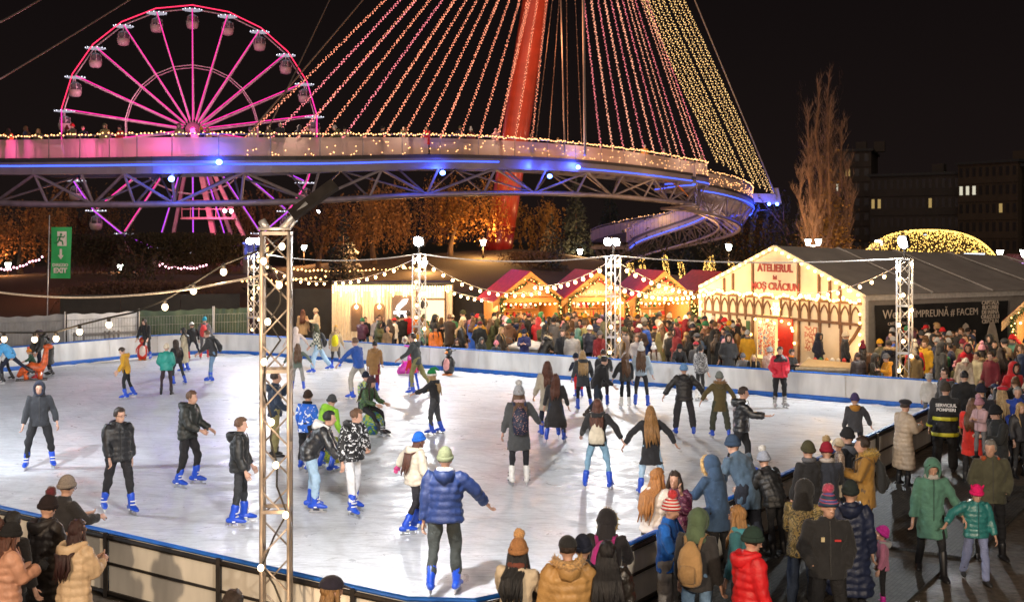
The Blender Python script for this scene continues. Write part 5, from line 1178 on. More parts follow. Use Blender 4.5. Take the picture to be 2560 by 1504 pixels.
# ------------------------------------------------------------------ trees
BARK=mat('bark',(.07,.045,.03),.9,var=.4,scale=6,bump=.6,bscale=14,stretch=(1,1,.3))
def leafmat(name,c,var=.5):
    m=mat(name,c,.75,var=var,scale=1.3); b=m.node_tree.nodes['Principled BSDF']; b.inputs['Subsurface Weight'].default_value=0; return m
LW=leafmat('willow_leaf',(.20,.105,.038)); LG=leafmat('gold_leaf',(.32,.165,.03)); LP=leafmat('poplar_twig',(.17,.11,.08)); LY=leafmat('poplar_leaf',(.22,.12,.02)); LC=leafmat('conifer_needle',(.022,.035,.032)); LB=leafmat('bush_leaf',(.10,.06,.035)); LD=leafmat('dark_leaf',(.035,.035,.018))
def leaf(mb,p,s,down=.0):
    a=V((rng.gauss(0,1),rng.gauss(0,1),rng.gauss(0,1)-down)).normalized(); b=a.orthogonal().normalized()*s*.4; mb.add([p-b,p+b,p+a*s],[(0,1,2)])
def limb(mb,p,d,L,r,n=5,bend=.15,dn=0):
    pts=[p];
    for k in range(n): d=(d+V((rng.gauss(0,bend),rng.gauss(0,bend),rng.gauss(0,bend)-dn))).normalized(); pts.append(pts[-1]+d*L/n)
    mb.tube(pts,[r*(1-.8*k/n) for k in range(n+1)],6); return pts
def tree_root(x,Y,label,group,cat='tree',name='willow_tree'):
    z=bank(x,Y)-.1; return empty(name,(x,Y,z),rng.uniform(0,6),label,cat,group)
def willow(px,Y,h,w_,m,label,dens=1.0,name='willow_tree',strands=170,group='willows in the park'):
    root=tree_root(xat(px,Y),Y,label,group,name=name); mb=MB(); tips=[]
    tr=limb(mb,V((0,0,0)),V((0,0,1)),h*.42,.32*h/10,5,.07)
    for k in range(9):
        a=k*2.4+rng.random(); q=tr[rng.choice((3,4,5))]; pts=limb(mb,q,V((math.cos(a)*.7,math.sin(a)*.7,.75+rng.random()*.5)),h*.5*rng.uniform(.7,1.05),.10*h/10,6,.16,.03); tips+=pts[2:]
        for j in range(2): p2=limb(mb,pts[rng.choice((2,3,4))],V((math.cos(a+rng.gauss(0,.8)),math.sin(a+rng.gauss(0,.8)),.5)),h*.26,.045*h/10,4,.2,.08); tips+=p2[1:]
    mb.build('trunk',BARK,root,True)
    mb=MB(); n=int(strands*dens)
    for k in range(n):
        p=V(rng.choice(tips))+V((rng.gauss(0,.35),rng.gauss(0,.35),rng.gauss(.2,.3)))*h/9; L=rng.uniform(.18,.62)*h*min(1,p.z/h/.75); d=V((p.x,p.y,0)); d=d.normalized() if d.length>.1 else V((1,0,0)); out=rng.uniform(.05,.3)*w_*.3
        m_=int(L/.16); 
        for j in range(m_):
            t=j/m_; c=p+d*out*math.sin(t*1.6)+V((.10*math.sin(t*5+k),.10*math.cos(t*4+k),-L*t))
            if c.z<.8: break
            leaf(mb,c+V((rng.gauss(0,.06),rng.gauss(0,.06),rng.gauss(0,.05))),rng.uniform(.14,.30),1.6)
    mb.build('crown',m,root,fix=False)
def conifer(px,Y,h,w_,label,m=None,group='dark conifers in the park'):
    root=tree_root(xat(px,Y),Y,label,group,name='conifer_tree'); mb=MB(); mb.tube([(0,0,0),(0,0,h*.95)],[.16*h/8,.02],7); mb.build('trunk',BARK,root,True); mb=MB()
    z=h*.12
    while z<h:
        r=w_*(1-z/h)**.85+.1; k=max(5,int(r*9))
        for i in range(k):
            a=rng.random()*6.28; rr_=r*rng.uniform(.75,1.08); 
            for j in range(int(3+rr_*5)):
                t=rng.random()**.7; c=V((math.cos(a)*rr_*t,math.sin(a)*rr_*t,z-.28*rr_*t+rng.gauss(0,.07))); leaf(mb,c,rng.uniform(.14,.32),.5)
        z+=.17+.12*rng.random()
    mb.build('crown',m or LC,root,fix=False)
def bush(px,Y,h,w_,label,m=None,group='bare bushes on the bank'):
    root=tree_root(xat(px,Y),Y,label,group,'bush','bush'); mb=MB()
    for k in range(int(26*w_)): 
        a=rng.random()*6.28; b=V((rng.gauss(0,w_*.35),rng.gauss(0,w_*.3),0)); limb(mb,b,V((math.cos(a)*.5,math.sin(a)*.5,1)),h*rng.uniform(.6,1),.022,4,.2)
    mb.build('stem',BARK,root)
    mb=MB()
    for k in range(int(900*w_*h)): leaf(mb,V((rng.gauss(0,w_*.42),rng.gauss(0,w_*.35),h*(.25+.75*rng.random()**.6))),rng.uniform(.08,.2),-.8)
    mb.build('foliage',m or LB,root,fix=False)
def poplar():
    Y=88; root=tree_root(xat(2060,Y),Y,'tall bare Lombardy poplar lit orange from below','poplar',name='poplar_tree'); del root['group']; h=17.2; mb=MB(); tw=MB()
    stems=[(-.5,0,16.2),(.6,.2,17.0),(-1.2,.2,13.8),(1.5,-.1,13.2),(-2.0,0,9.3),(2.4,.3,9.8),(.1,-.5,15.0),(-.6,.5,12.0),(1.0,.6,14.5),(-1.5,-.5,7),(1.9,-.6,7.2)]
    for sx,sy,hh in stems:
        pts=[V((sx*.25,sy*.25,0))]
        for k in range(1,9): t=k/8; pts.append(V((sx*1.3*(.25+.75*min(1,t*1.4))+rng.gauss(0,.08),sy+rng.gauss(0,.08),hh*t)))
        mb.tube(pts,[.30*(1-t/9)**1.3*hh/17+.015 for t in range(9)],6)
        for k in range(75):
            t=rng.uniform(.06,.97); i=min(7,int(t*8)); p=pts[i].lerp(pts[i+1],t*8-i); a=rng.random()*6.28; L=rng.uniform(1.0,2.7)*(1-t*.55); d=V((math.cos(a)*.42,math.sin(a)*.42,1)).normalized()
            q=limb(mb,p,d,L,.022,3,.08)
            for j in range(int(9*L)):
                c=q[0].lerp(q[-1],rng.random()); e=V((rng.gauss(0,.3),rng.gauss(0,.3),.9)).normalized(); s=e.orthogonal()*.008; ln=rng.uniform(.3,.8); tw.add([c-s,c+s,c+e*ln],[(0,1,2)])
                tw.add([c-s.cross(e)*1,c+s.cross(e)*1,c+e*ln],[(0,1,2)])
    mb.build('trunk',mat('poplar_bark',(.12,.07,.045),.9,var=.4,scale=4),root)
    
    for br in range(60):
        a=rng.random()*6.28; z0=rng.uniform(.5,9); rr=rng.uniform(.6,3.3)*(1-(z0/15)**2); top=min(16.9,z0+rng.uniform(4,8.5)); bx=rng.choice((-1.0,1.2))
        for k in range(120):
            t=rng.random(); z=z0+(top-z0)*t; r=rr*min(1,t*2.2)*(1-.45*t); c=V((r*math.cos(a)+bx*t*(z/17)+rng.gauss(0,.11),r*math.sin(a)+rng.gauss(0,.11),z)); e=V((rng.gauss(0,.25)+.18*math.cos(a),rng.gauss(0,.25),1)).normalized(); s=e.orthogonal()*.011; tw.add([c-s,c+s,c+e*rng.uniform(.3,.9)],[(0,1,2)])
    tw.build('crown',LP,root,fix=False); mb=MB()
    for k in range(5200):
        z=abs(rng.gauss(0,3.2))+.6; 
        if z>15: continue
        r=1.9*(1-z/19); leaf(mb,V((rng.gauss(.35,r*.55),rng.gauss(0,r*.5),z)),rng.uniform(.14,.26),.2)
    mb.build('leaves',LY,root,fix=False)
poplar()
willow(50,90,9.0,6,LW,'dark reddish willow at the left edge behind the wheel',strands=150)
willow(215,126,12,7,LW,'dark drooping willow behind the exit flag',strands=130)
willow(356,70,4.3,4.0,LD,'low spreading tree with crooked dark trunk under the wheel',strands=50,group='small trees on the bank')
willow(640,124,10.0,6,LW,'reddish willow under the right rim of the wheel',strands=120)
willow(795,84,7.8,5,LW,'slim reddish willow just right of the nearest mast',strands=130)
willow(935,86,8.2,7.5,LW,'broad reddish weeping willow left of the pylon',strands=230)
willow(1125,90,8.0,7.5,LG,'golden orange willow close to the foot of the red pylon',1.3,strands=240)
willow(1340,106,7.8,6,LG,'olive gold willow just right of the red pylon',strands=150)
willow(1890,124,10.5,8,LG,'dark olive willow behind the spiral end of the bridge',strands=170)
willow(1990,100,9.5,5,LD,'dark willow close to the left of the poplar',strands=130)
willow(2170,98,5.2,4.5,LG,'low golden willow close to the right of the poplar',strands=110)
conifer(858,76,4.6,1.7,'blue spruce between the two reddish willows')
conifer(1440,98,6.6,1.8,'dark conifer under the middle of the truss'); conifer(1525,122,9.0,2.4,'dark conifer before the spiral ramp'); conifer(1380,84,4.0,1.4,'small dark conifer near the pylon foot')
conifer(1700,120,7,2.2,'dark conifer above the red chalet roofs'); conifer(655,72,3.2,1.2,'small dark conifer beside the leftmost far mast')
for i,(px,Y,h,w_,lab) in enumerate(((240,66,1.3,2.6,'pale bare bushes under the exit flag'),(310,66,1.6,2.4,'pale bare bush left of the crooked tree'),(430,68,1.2,2.4,'pale bare bush right of the crooked tree'),(1010,70,1.0,2.4,'low rusty bush above the bar hut roof'),(1330,84,1.2,2.0,'pale pinkish bush right of the pylon foot'),(735,58,.9,2.2,'low clipped bush behind the black hoarding'),(2215,84,1.6,3,'low dark bush behind the tent roof'),(560,60,1.0,1.7,'rounded pale bush behind the hoarding'))): bush(px,Y,h,w_,lab)
for i,(px,Y,h,w_,lab) in enumerate(((455,88,3.2,4.2,'dark round bush at the foot of the wheel legs'),(545,92,3.0,3.6,'dark bush just right of the wheel legs'),(250,86,3.0,4.0,'dark bush behind the pale bushes below the wheel'))): bush(px,Y,h,w_,lab,LD,'dark bushes below the wheel')
# trunks wrapped with fairy lights behind the chalets
for i,px in enumerate((1585,1622,1668,1712,1745,1790,1815)):
    Y=66+(i*3)%8; x=xat(px,Y); root=empty('wrapped_tree',(x,Y,bank(x,Y)-.1),0,'bare tree with trunk wrapped in golden fairy lights behind the chalet roofs','tree','light wrapped trees behind the chalets'); mb=MB(); pts=limb(mb,V((0,0,0)),V((rng.gauss(0,.06),0,1)),3.0,.15,5,.05); tips=[]
    for k in range(6): a=k*1.1; tips+=limb(mb,pts[rng.choice((3,4,5))],V((math.cos(a)*.6,math.sin(a)*.6,.9)),1.3,.04,4,.15)[1:]
    mb.build('trunk',BARK,root,True); mb=MB()
    for k in range(230):
        z=rng.uniform(.2,2.9); j=min(4,int(z/3.0*5)); c=pts[j].lerp(pts[j+1],z/3.0*5-j); a=rng.random()*6.28; mb.octa(c+V((math.cos(a)*.17,math.sin(a)*.17,0)),.028)
    ob=mb.build('wrapped_lights',emit('trunk_dot',(1,.55,.12),2.6),root); ob['kind']='stuff'; mb=MB()
    for k in range(60): leaf(mb,V(rng.choice(tips))+V((rng.gauss(0,.5),rng.gauss(0,.5),rng.gauss(0,.4))),rng.uniform(.12,.25),.5)
    mb.build('crown',LD,root,fix=False)
# ------------------------------------------------------------------ far buildings, light dome, lamps
def block(px0,px1,Y0,Y1,ytop,label,floors,wins,litw,c=(.035,.028,.022)):
    p=V((xat(px0,Y0),Y0,0)); q=V((xat(px1,Y1),Y1,0)); z=CAMH-(ytop-HOR)/FPX*(Y0+Y1)/2; d=q-p; L=d.length; root=empty('apartment_block',(p+q)/2,math.atan2(d.y,d.x),label,'building','apartment blocks in the dark'); mb=MB(); mb.box((0,7,z/2),(L,14,z)); wm=mat('block_render_%d'%px0,c,.85,var=.2,scale=.4); mb.build('wall',wm,root)
    mb=MB(); mb.box((0,7,z+.15),(L+.6,14.6,.35)); r=mb.build('roof',mat('bitumen_roof',(.03,.03,.03),.8),root)
    for k in range(2): mb=MB(); mb.box((L*(.15+.5*k),6,z+1.0),(1.6,1.6,1.6)); mb.build('chimney',wm,r)
    fh=z/floors; LIT=[emit('lit_window_warm',(1,.68,.25),.28),emit('lit_window_white',(1,.93,.72),.5)]; DK=mat('dark_window',(.02,.018,.017),.5)
    for f in range(floors):
        for k in range(wins):
            x=-L/2+L*(k+.5)/wins; zz=fh*(f+.55); lit=litw.get((f,k)); mb=MB(); mb.box((x,-.02,zz),(L/wins*.46,.06,fh*.48)); mb.build('window',LIT[lit] if lit is not None else DK,root)
        mb=MB(); mb.box((0,-.06,fh*(f+1)-.1),(L,.14,.16)); mb.build('string_course',wm,root)
block(2175,2400,165,158,438,'long dark apartment block with a few lit windows on the right',5,14,{(3,0):0,(3,1):0,(3,9):0})
block(2395,2545,157,150,408,'taller brown apartment block with a row of bright windows',6,9,{(4,0):1,(4,1):1,(4,2):1,(3,6):0},(.052,.036,.022))
block(2560,2700,150,144,412,'dark apartment block at the right edge',6,7,{})
block(2085,2178,178,176,378,'narrow tower block behind the poplar with one lit window',8,4,{(6,1):0,(5,0):1},(.042,.032,.024))
def dome():
    sq=lambda d:(max(1e-6,d.x*d.x+d.y*d.y)**1.3+abs(d.z)**2.6)**(-1/2.6)
    Y=76.; cx=xat(2318,Y); root=empty('light_dome',(cx,Y,0),0,'glowing golden tunnel dome of tiny lights with white cloud shapes','light dome'); h,rx=5.15,5.1; mb=MB()
    mb.ell((0,0,0),(rx,3.2,h),None,26,16,lambda d:(sq(d) if d.z>-.02 else .02)); mb.build('net',mat('dome_net',(.05,.035,.02),.8),root,fix=False); mb=MB()
    for k in range(3800):
        a=rng.uniform(-math.pi,0); u=rng.random(); ph=math.acos(u); d=V((math.sin(ph)*math.cos(a),math.sin(ph)*math.sin(a),u)); mb.octa(V((d.x*rx,d.y*3.2,d.z*h))*1.01*sq(d),.034)
    ob=mb.build('dome_lights',emit('dome_dot',(1,.60,.13),2.6),root); ob['kind']='stuff'
    for px,py,s in((2215,603,.5),(2292,590,.75),(2338,592,.85),(2370,590,.5),(2393,598,.8),(2432,612,.7)):
        p=at(px,py,Y-2.2)-V((cx,Y,0)); k=p.x/rx; p.y=-3.2*math.sqrt(max(.05,1-k*k-(p.z/h)**2))-.12; mb=MB()
        for q in range(5): mb.ell(p+V(((q-2)*.2*s,0,-.07*abs(q-2)+.08*rng.random()-.05*(q-2))),(.2*s,.05,.14*s),None,8,6)
        mb.build('cloud_light',emit('cloud_led',(.85,.92,1),4),root)
    mb=MB(); c=at(2436,652,72)-V((cx,Y,0)); mb.box(c,(1.25,.12,.95)); mb.build('screen',emit('led_screen',(.75,.85,1),1.3),root)
    point('dome_glow',V((cx,Y-5,3.5)),90,(1,.65,.2),.4)
dome()
LAMPW=emit('lantern_glass',(.95,1,.85),16)
def lantern(px,py,Y,label,heads=1,p=60,c=(1,.62,.25)):
    g=at(px,py,Y); x=g.x; z0=bank(x,Y); root=empty('street_lamp',(x,Y,z0),0,label,'street lamp','park lanterns'); z=g.z-z0; mb=MB(); mb.tube([(0,0,0),(0,0,.5),(0,0,z-.15)],[.09,.05,.04],8); mb.build('pole',DKM,root,True)
    for k in range(heads):
        o=(k-(heads-1)/2)*.75; mb=MB(); mb.bar((0,0,z-.25),(o,0,z-.2),.04) if heads>1 else None; mb.tube([(o,0,z-.2),(o,0,z+.22)],[.12,.24],8); l=mb.build('lantern',LAMPW,root); mb=MB(); mb.tube([(o,0,z+.22),(o,0,z+.40)],[.28,.05],8); mb.build('lamp_cap',DKM,l)
    point('lantern_light',V((x,Y-.6,g.z)),p,c,.2)
lantern(2033,606,84,'twin headed lantern left of the poplar foot',2,700,(1,.56,.2)); lantern(1822,618,80,'lantern glowing among the wrapped tree trunks',1,600,(1,.6,.22)); lantern(1208,607,88,'lantern beside the pylon foot',1,1300,(1,.50,.14))
lantern(2500,634,78,'lantern right of the light dome',1,60); lantern(2560,634,70,'lantern at the right edge beyond the stalls',1,60); lantern(760,620,92,'lantern under the reddish willows',1,900,(1,.42,.14)); lantern(1060,660,80,'low lantern among the rusty willows',1,800,(1,.46,.14)); lantern(20,664,88,'lantern at the left edge of the park',1,380,(1,.36,.12)); lantern(300,668,92,'lantern hidden behind the crooked tree',1,420,(1,.38,.14))
lantern(2120,640,82,'lantern hidden behind the tent ridge',1,380,(1,.5,.12)); lantern(1450,630,96,'lantern between the conifers',1,420,(1,.52,.2))
for px,py,Y,p,c in((1225,575,88,420,(1,.40,.22)),(1310,250,82,900,(1,.36,.16)),(1370,60,84,1000,(1,.36,.16)),(2020,650,80,1500,(1,.52,.28)),(2105,560,78,1300,(1,.55,.32)),(180,600,70,520,(1,.30,.14)),(900,620,76,900,(1,.42,.16)),(1780,600,100,700,(1,.5,.2))): point('park_fill',at(px,py,Y),p,c,.4)  # fill added for the pylon and trees, no fixtures
# distant strings and small booths of the fair behind the trees
for px0,py0,px1,py1,Y,n,lab in((0,672,110,640,80,14,'peaked string of pink lights at the far left'),(395,662,520,664,84,16,'string of pink fair lights beyond the bushes'),(720,672,1060,668,82,34,'string of amber fair lights beyond the spruce'),(600,700,820,690,74,18,'sagging string of amber lights left of the hut roof')):
    p0=at(px0,py0,Y);p1=at(px1,py1,Y); root=empty('fairy_string',p0,0,lab,'string lights','distant fair strings'); d=p1-p0; mb=MB(); mb.tube([V((0,0,0)),d*.5-V((0,0,.2)),d],.012,4); mb.build('cable',WIRE,root); mb=MB()
    for k in range(n): t=(k+.5)/n; mb.octa(d*t-V((0,0,.8*t*(1-t)))+V((0,-.05,rng.gauss(0,.06))),.085)
    ob=mb.build('bulbs',emit('fair_dot_'+('pink' if px0<500 else 'amber'),(1,.45,.55) if px0<500 else (1,.5,.16),5),root)
for px,Y,wd,c,lab in((640,88,1.5,(.15,.2,1),'small deep blue fair booth beside the leftmost mast'),(2535,80,3.2,(.75,.4,1),'violet edged fair booth at the right edge')):
    x=xat(px,Y); z=bank(x,Y); root=empty('fair_booth',(x,Y,z),0,lab,'fair booth','fair booths'); h=wd/2; mb=MB()
    for s in(-1,1): mb.box((s*h,0,1.1),(.1,1.6,2.2))
    mb.box((0,.8,1.1),(wd,.1,2.2)); mb.box((0,-.75,.5),(wd,.1,1.0)); mb.build('wall',GRM,root); mb=MB(); mb.prism([(-h-.2,-1,2.2),(h+.2,-1,2.2),(0,-1,2.9)],(0,2,0)); mb.build('roof',mat('booth_roof',(.12,.05,.08),.6),root)
    mb=MB(); mb.bar((-h,-1.02,2.25),(h,-1.02,2.25),.1); mb.build('eave_light',emit('booth_'+lab.split()[1]+str(px),c,1.6),root); point('booth_lamp',V((x,Y-.2,z+1.7)),45,c,.2)
# ------------------------------------------------------------------ the figures of the photograph
FIG=[]
def _vox(Y): return .015 if Y<18 else (.019 if Y<28 else .025)
def S(x,ytop,feet,heading,pose,label,h=None,ice=True,**kw):
    """standing figure placed by the point where its feet touch (overview pixels)"""
    z=.03 if ice else 0.0; p=gnd(x*K,feet*K,z)
    if h is None: h=(feet-ytop)*K/FPX*p.y
    kw.setdefault('shoe','skate' if ice else 'boot'); kw.setdefault('shc','sblue' if ice else 'black'); kw.setdefault('group','skaters on the ice' if ice else 'visitors standing near the rink')
    w_=person(p,heading,h,pose,label=label,vox=_vox(p.y),**kw); FIG.append((p.x,p.y)); return w_
def T(x,ytop,heading,pose,label,h=1.7,group='visitors standing near the rink',sh=0,**kw):
    """figure placed by the top of its head"""
    Y=(CAMH-h-sh)*FPX/(ytop*K-HOR); p=V((xat(x*K,Y),Y,.0+sh)); w_=person(p,heading,kw.pop('real',h),pose,label=label,vox=_vox(Y),group=group,**kw); FIG.append((p.x,p.y)); return w_
PAT=dict(plaid=pattern('plaid','check',((.55,.52,.42),(.05,.07,.05)),14),camo=pattern('camo_print','noise',((.30,.22,.08),(.03,.03,.03),(.36,.28,.12),(.10,.08,.03)),11),
 silver=pattern('silver_print','noise',((.02,.02,.02),(.35,.35,.36),(.03,.03,.03),(.5,.5,.5)),16),letters=pattern('black_white_print','noise',((.012,.012,.013),(.012,.012,.013),(.012,.012,.013),(.7,.7,.72)),13),
 snow=pattern('blue_snow_print','noise',((.01,.12,.62),(.01,.12,.62),(.01,.10,.55),(.75,.8,.9)),8),kid=pattern('bright_kid_print','cells',((.1,.45,.6),(.55,.6,.1),(.05,.12,.2),(.6,.65,.6)),16),
 camog=pattern('green_camo_print','noise',((.05,.12,.04),(.015,.02,.015),(.09,.16,.05),(.02,.05,.03)),10),plum=pattern('plum_print','noise',((.07,.012,.04),(.16,.03,.09),(.05,.01,.03),(.25,.12,.16)),12),
 stripe=pattern('red_white_stripe','stripe',((.60,.03,.03),(.75,.70,.68)),9),zig=pattern('knit_band','stripe',((.02,.05,.10),(.02,.05,.10),(.55,.06,.08),(.10,.10,.30)),4),navyflower=pattern('floral_navy','cells',((.5,.25,.2),(.012,.016,.04),(.014,.018,.045),(.012,.016,.04)),30),
 fleck=pattern('black_silver_print','noise',((.012,.012,.013),(.30,.30,.32),(.012,.012,.013),(.4,.4,.42)),22))
# --- skaters, left half
S(97,936,1152,292,'wide','young man in dark hooded jacket standing with feet wide at far left',top='jacket',tc=(.022,.024,.03),bot='jogger',bc='black',hood='up',hdc='dnavy',hy=-8,la=(-6,20,28,0),ra=(4,16,22,0),head='crew')
S(290,997,1262,305,'walk','young man with glasses in long black quilted jacket gliding at left',top='puffer',tc=(.014,.014,.016),bot='jogger',bc=(.016,.015,.018),hood='down',head='crew',hc='dbrown',glasses=True,L=(16,10,7),R=(-12,10,6),hy=22)
S(460,957,1195,345,'glide','young man in dark olive jacket with crouched knees and sleeve badge',top='puffer',tc=(.022,.025,.022),bot='jogger',bc=(.016,.015,.018),hood='down',head='crew',hc='brown',L=(18,26,7),R=(4,18,8),la=(20,12,50,10),ra=(30,12,45,15))
S(588,1025,1290,8,'relax','young man in long black quilted coat seen from the side beside the nearest mast',top='puffer',tc=(.014,.015,.015),bot='slim',bc='char',head='crew',hc='brown',hood='down',L=(8,8,5),R=(-2,8,4))
S(317,850,980,200,'glide','child in mustard yellow jacket looking down at the ice',top='jacket',tc='mustard',bc='black',head='short',hood='down',hp=34,lean=12,la=(22,10,25,0),ra=(20,10,30,5))
S(409,842,970,95,'pocket','person in teal green puffer and white knit hat, back to the camera',top='puffer',tc=(.01,.24,.19),bc=(.03,.015,.02),shoe='boot',shc='black',hat='beanie',htc='cream',head='short',L=(0,2,7),R=(0,2,7))
S(440,836,947,140,'glide','girl in black jacket and grey trousers close behind the teal puffer',top='jacket',tc='black',bc='char',head='long',hc='dbrown',hp=14)
S(455,806,915,185,'stand','woman in long beige coat skating left with dark ponytail',top='longcoat',tc=(.36,.31,.21),bc='black',head='long',hc='black',hp=10,L=(6,6,3),R=(-4,6,3))
S(362,793,885,262,'bend','long haired girl in black stooping over the red penguin aid',h=1.62,top='jacket',tc='black',bc=(.03,.03,.034),head='long',hc='dbrown',lean=22,hy=-12,la=(38,10,18,5),ra=(38,10,18,5))
S(478,792,884,130,'skate','boy in white cap and black jacket near the left corner boards',top='jacket',tc='black',bc='dnavy',hat='cap',htc='white',shc='red')
b1=S(503,780,882,95,'glide','child in teal hat with grey jacket by the corner boards',top='jacket',tc='grey',bc='grey',hat='beanie',htc=(.02,.25,.35),shc='red'); backpack(b1,(.6,.05,.05),'red backpack on the child in the teal hat')
b1=S(519,822,940,184,'bend','young man in dark jacket and blue jeans reaching forward by the corner',h=1.70,top='jacket',tc=(.03,.028,.03),bc='jean',bot='regular',head='crew',hc='brown',hood='down',lean=20,hp=6,la=(42,10,30,5),ra=(38,10,35,5),L=(8,6,4),R=(14,10,4)); backpack(b1,'black','small black backpack on the young man in blue jeans')
S(38,838,942,182,'lunge','girl in sky blue jacket lunging left with one leg trailing',h=1.62,top='hoodie',tc=(.08,.36,.70),bc='dnavy',head='tail',hc='black',shc='black')
S(16,862,937,178,'glide','child half hidden behind the girl in sky blue',h=1.35,top='jacket',tc='white',bc='black',head='short',shc='black')
S(84,822,922,320,'bend','man in dark olive jacket bowed over the orange skating aid',h=1.70,top='jacket',tc=(.035,.03,.022),bc='dnavy',bot='regular',lean=42,hp=26,head='short',hc='dbrown')
S(124,820,925,215,'bend','woman in long black quilted coat bent over the small child',h=1.68,top='longpuffer',tc=(.022,.022,.018),bc='black',hood='down',lean=36,hp=25,head='long',hc='dbrown',shc='black')
S(86,858,932,205,'lean','small child in dark green coat and orange hat riding the skating aid',h=.98,top='jacket',tc=(.02,.07,.035),bc='sage',hat='pom',htc=(.65,.22,.03),furc=(.6,.08,.04),shc='red')
b1=S(733,846,960,100,'arms','long haired girl in sage grey jacket with arms spread wide',top='jacket',tc=(.12,.15,.12),bc=(.28,.27,.25),bot='regular',head='wavy',hc='brown')
S(728,806,900,100,'arms','person in pale pink hooded coat with arms out behind the sage jacket',top='jacket',tc=(.60,.50,.46),bc='lgrey',hood='up',hat=None)
b1=S(789,801,918,185,'lunge','youth in black and cream plaid jacket striding in pale jeans',h=1.70,top='jacket',pat=PAT['plaid'],tc='cream',bc='ljean',bot='wide',hood='up',hdc='olive',lean=8,L=(20,14,5),R=(-26,8,8),la=(20,10,30,10),ra=(14,10,40,10)); backpack(b1,'black','black backpack on the youth in plaid')
b1=S(826,804,905,92,'glide','person in tan fur hooded parka standing near the far boards',top='parka',tc='tan' if 0 else (.40,.30,.18),bc=(.05,.045,.05),hood='fur',head='short',hc='blond',wd=1.05); backpack(b1,(.72,.60,.0),'bright yellow backpack on the tan parka')
S(890,826,982,150,'skate','boy in royal blue jacket reaching out to the left',top='hoodie',tc=(.015,.07,.32),bc=(.36,.33,.28),bot='regular',head='short',hc='brown',la=(35,50,8,0),ra=(15,16,25,5))
S(921,838,966,88,'walk','man in brown camel coat and maroon trousers, back to the camera',top='coat',tc=(.32,.17,.06),bc=(.16,.008,.03),bot='regular',head='short',hc='black',hood='down',hdc=(.32,.17,.06))
b1=S(1036,820,970,170,'lunge','tall man in dark grey jacket and khaki trousers skating left',h=1.82,top='jacket',tc=(.04,.045,.045),bc=(.20,.18,.07),bot='regular',head='crew',lean=10,L=(16,22,6),R=(-22,16,5),hood='down',la=(38,20,30,0),ra=(-5,10,20,0))
S(1018,873,962,110,'glide','small child in red jacket hidden behind the khaki trousers',h=1.12,top='jacket',tc='red',bc='sblue',hat='beanie',htc='red')
S(1073,912,1068,165,'glide','child in green and white elf hat with black jacket and grey trousers',top='hoodie',tc=(.02,.02,.024),bc=(.06,.062,.068),bot='jogger',hat='santa',htc=(.01,.22,.06),head='long',hc='blond',hood='down',la=(60,14,15,0),ra=(55,14,15,0),L=(12,18,5),R=(-2,14,6))
b1=S(676,906,1122,20,'phone','man in dark blue jacket taking a picture behind the nearest mast',top='jacket',tc=(.016,.03,.06),bc='khaki',head='crew',bot='regular',shc='black',shoe='boot',hood='down'); PH=b1
S(750,962,1158,70,'glide','child in bright blue snow print jacket, back to the camera',top='jacket',tc='blue',pat=PAT['snow'],bc=(.014,.014,.018),bot='wide',head='short',hat='beanie',htc='dbrown',scarf='black')
S(800,980,1160,60,'bend','youth in lime green jacket and grey beanie crouched on the painted egg seat',h=1.62,top='hoodie',tc='lime',bc='dnavy',hat='beanie',htc=(.06,.065,.07),lean=30,hood='down',L=(40,58,8),R=(30,50,8),la=(30,10,30,0),ra=(30,10,30,0),hp=12)
S(768,996,1256,5,'push','young man in glossy black puffer and ripped pale jeans pushing his friend',h=1.78,top='shiny',tc=(.014,.014,.016),bc='ljean',bot='regular',head='crew',hc='black',hood='down',hdc='white',lean=34,L=(6,10,6),R=(16,18,4),hp=-8)
S(868,998,1262,318,'glide','young man in black printed puffer and white trousers holding his belt',top='puffer',tc='black',pat=PAT['letters'],bc=(.74,.73,.74),bot='regular',head='crew',hc='brown',hood='down',la=(20,10,60,40),ra=(4,14,20,0),L=(-8,8,9),R=(22,16,6),hy=40,hp=14)
S(918,948,1072,330,'sit','smiling woman in green camouflage top sitting on the painted egg',h=1.66,top='hoodie',tc='green',pat=PAT['camog'],bc=(.016,.014,.018),shc='black',hat='beanie',htc=(.06,.035,.04),head='long',hc='dbrown',R=(70,30,14),L=(72,70,8),hp=0)
S(893,958,1056,300,'lean','child in bright printed jacket leaning on the seated woman',h=1.38,top='jacket',tc='teal',pat=PAT['kid'],bc='dnavy',hat='beanie',htc='dnavy',lean=12)
S(1012,1062,1308,30,'skate','girl in blue beanie and cream jacket with bright pink mittens',top='puffer',tc=(.66,.58,.46),bc=(.018,.016,.02),hat='beanie',htc=(.015,.14,.62),head='wavy',hc='auburn',gloves=(.75,.10,.30),la=(-15,62,12,0),ra=(10,20,30,0),lean=8,L=(22,30,5),R=(-6,20,6),hood='down')
S(1092,1118,1466,88,'skate','heavy man in navy padded jacket and olive beanie, nearest skater',h=1.84,top='puffer',tc=(.016,.035,.13),bc=(.045,.052,.048),bot='regular',hat='beanie',htc=(.22,.24,.13),hood='down',scarf='white',wd=1.12,la=(-8,8,12,0),ra=(22,44,22,0),lean=6,L=(-14,22,3),R=(4,5,4))
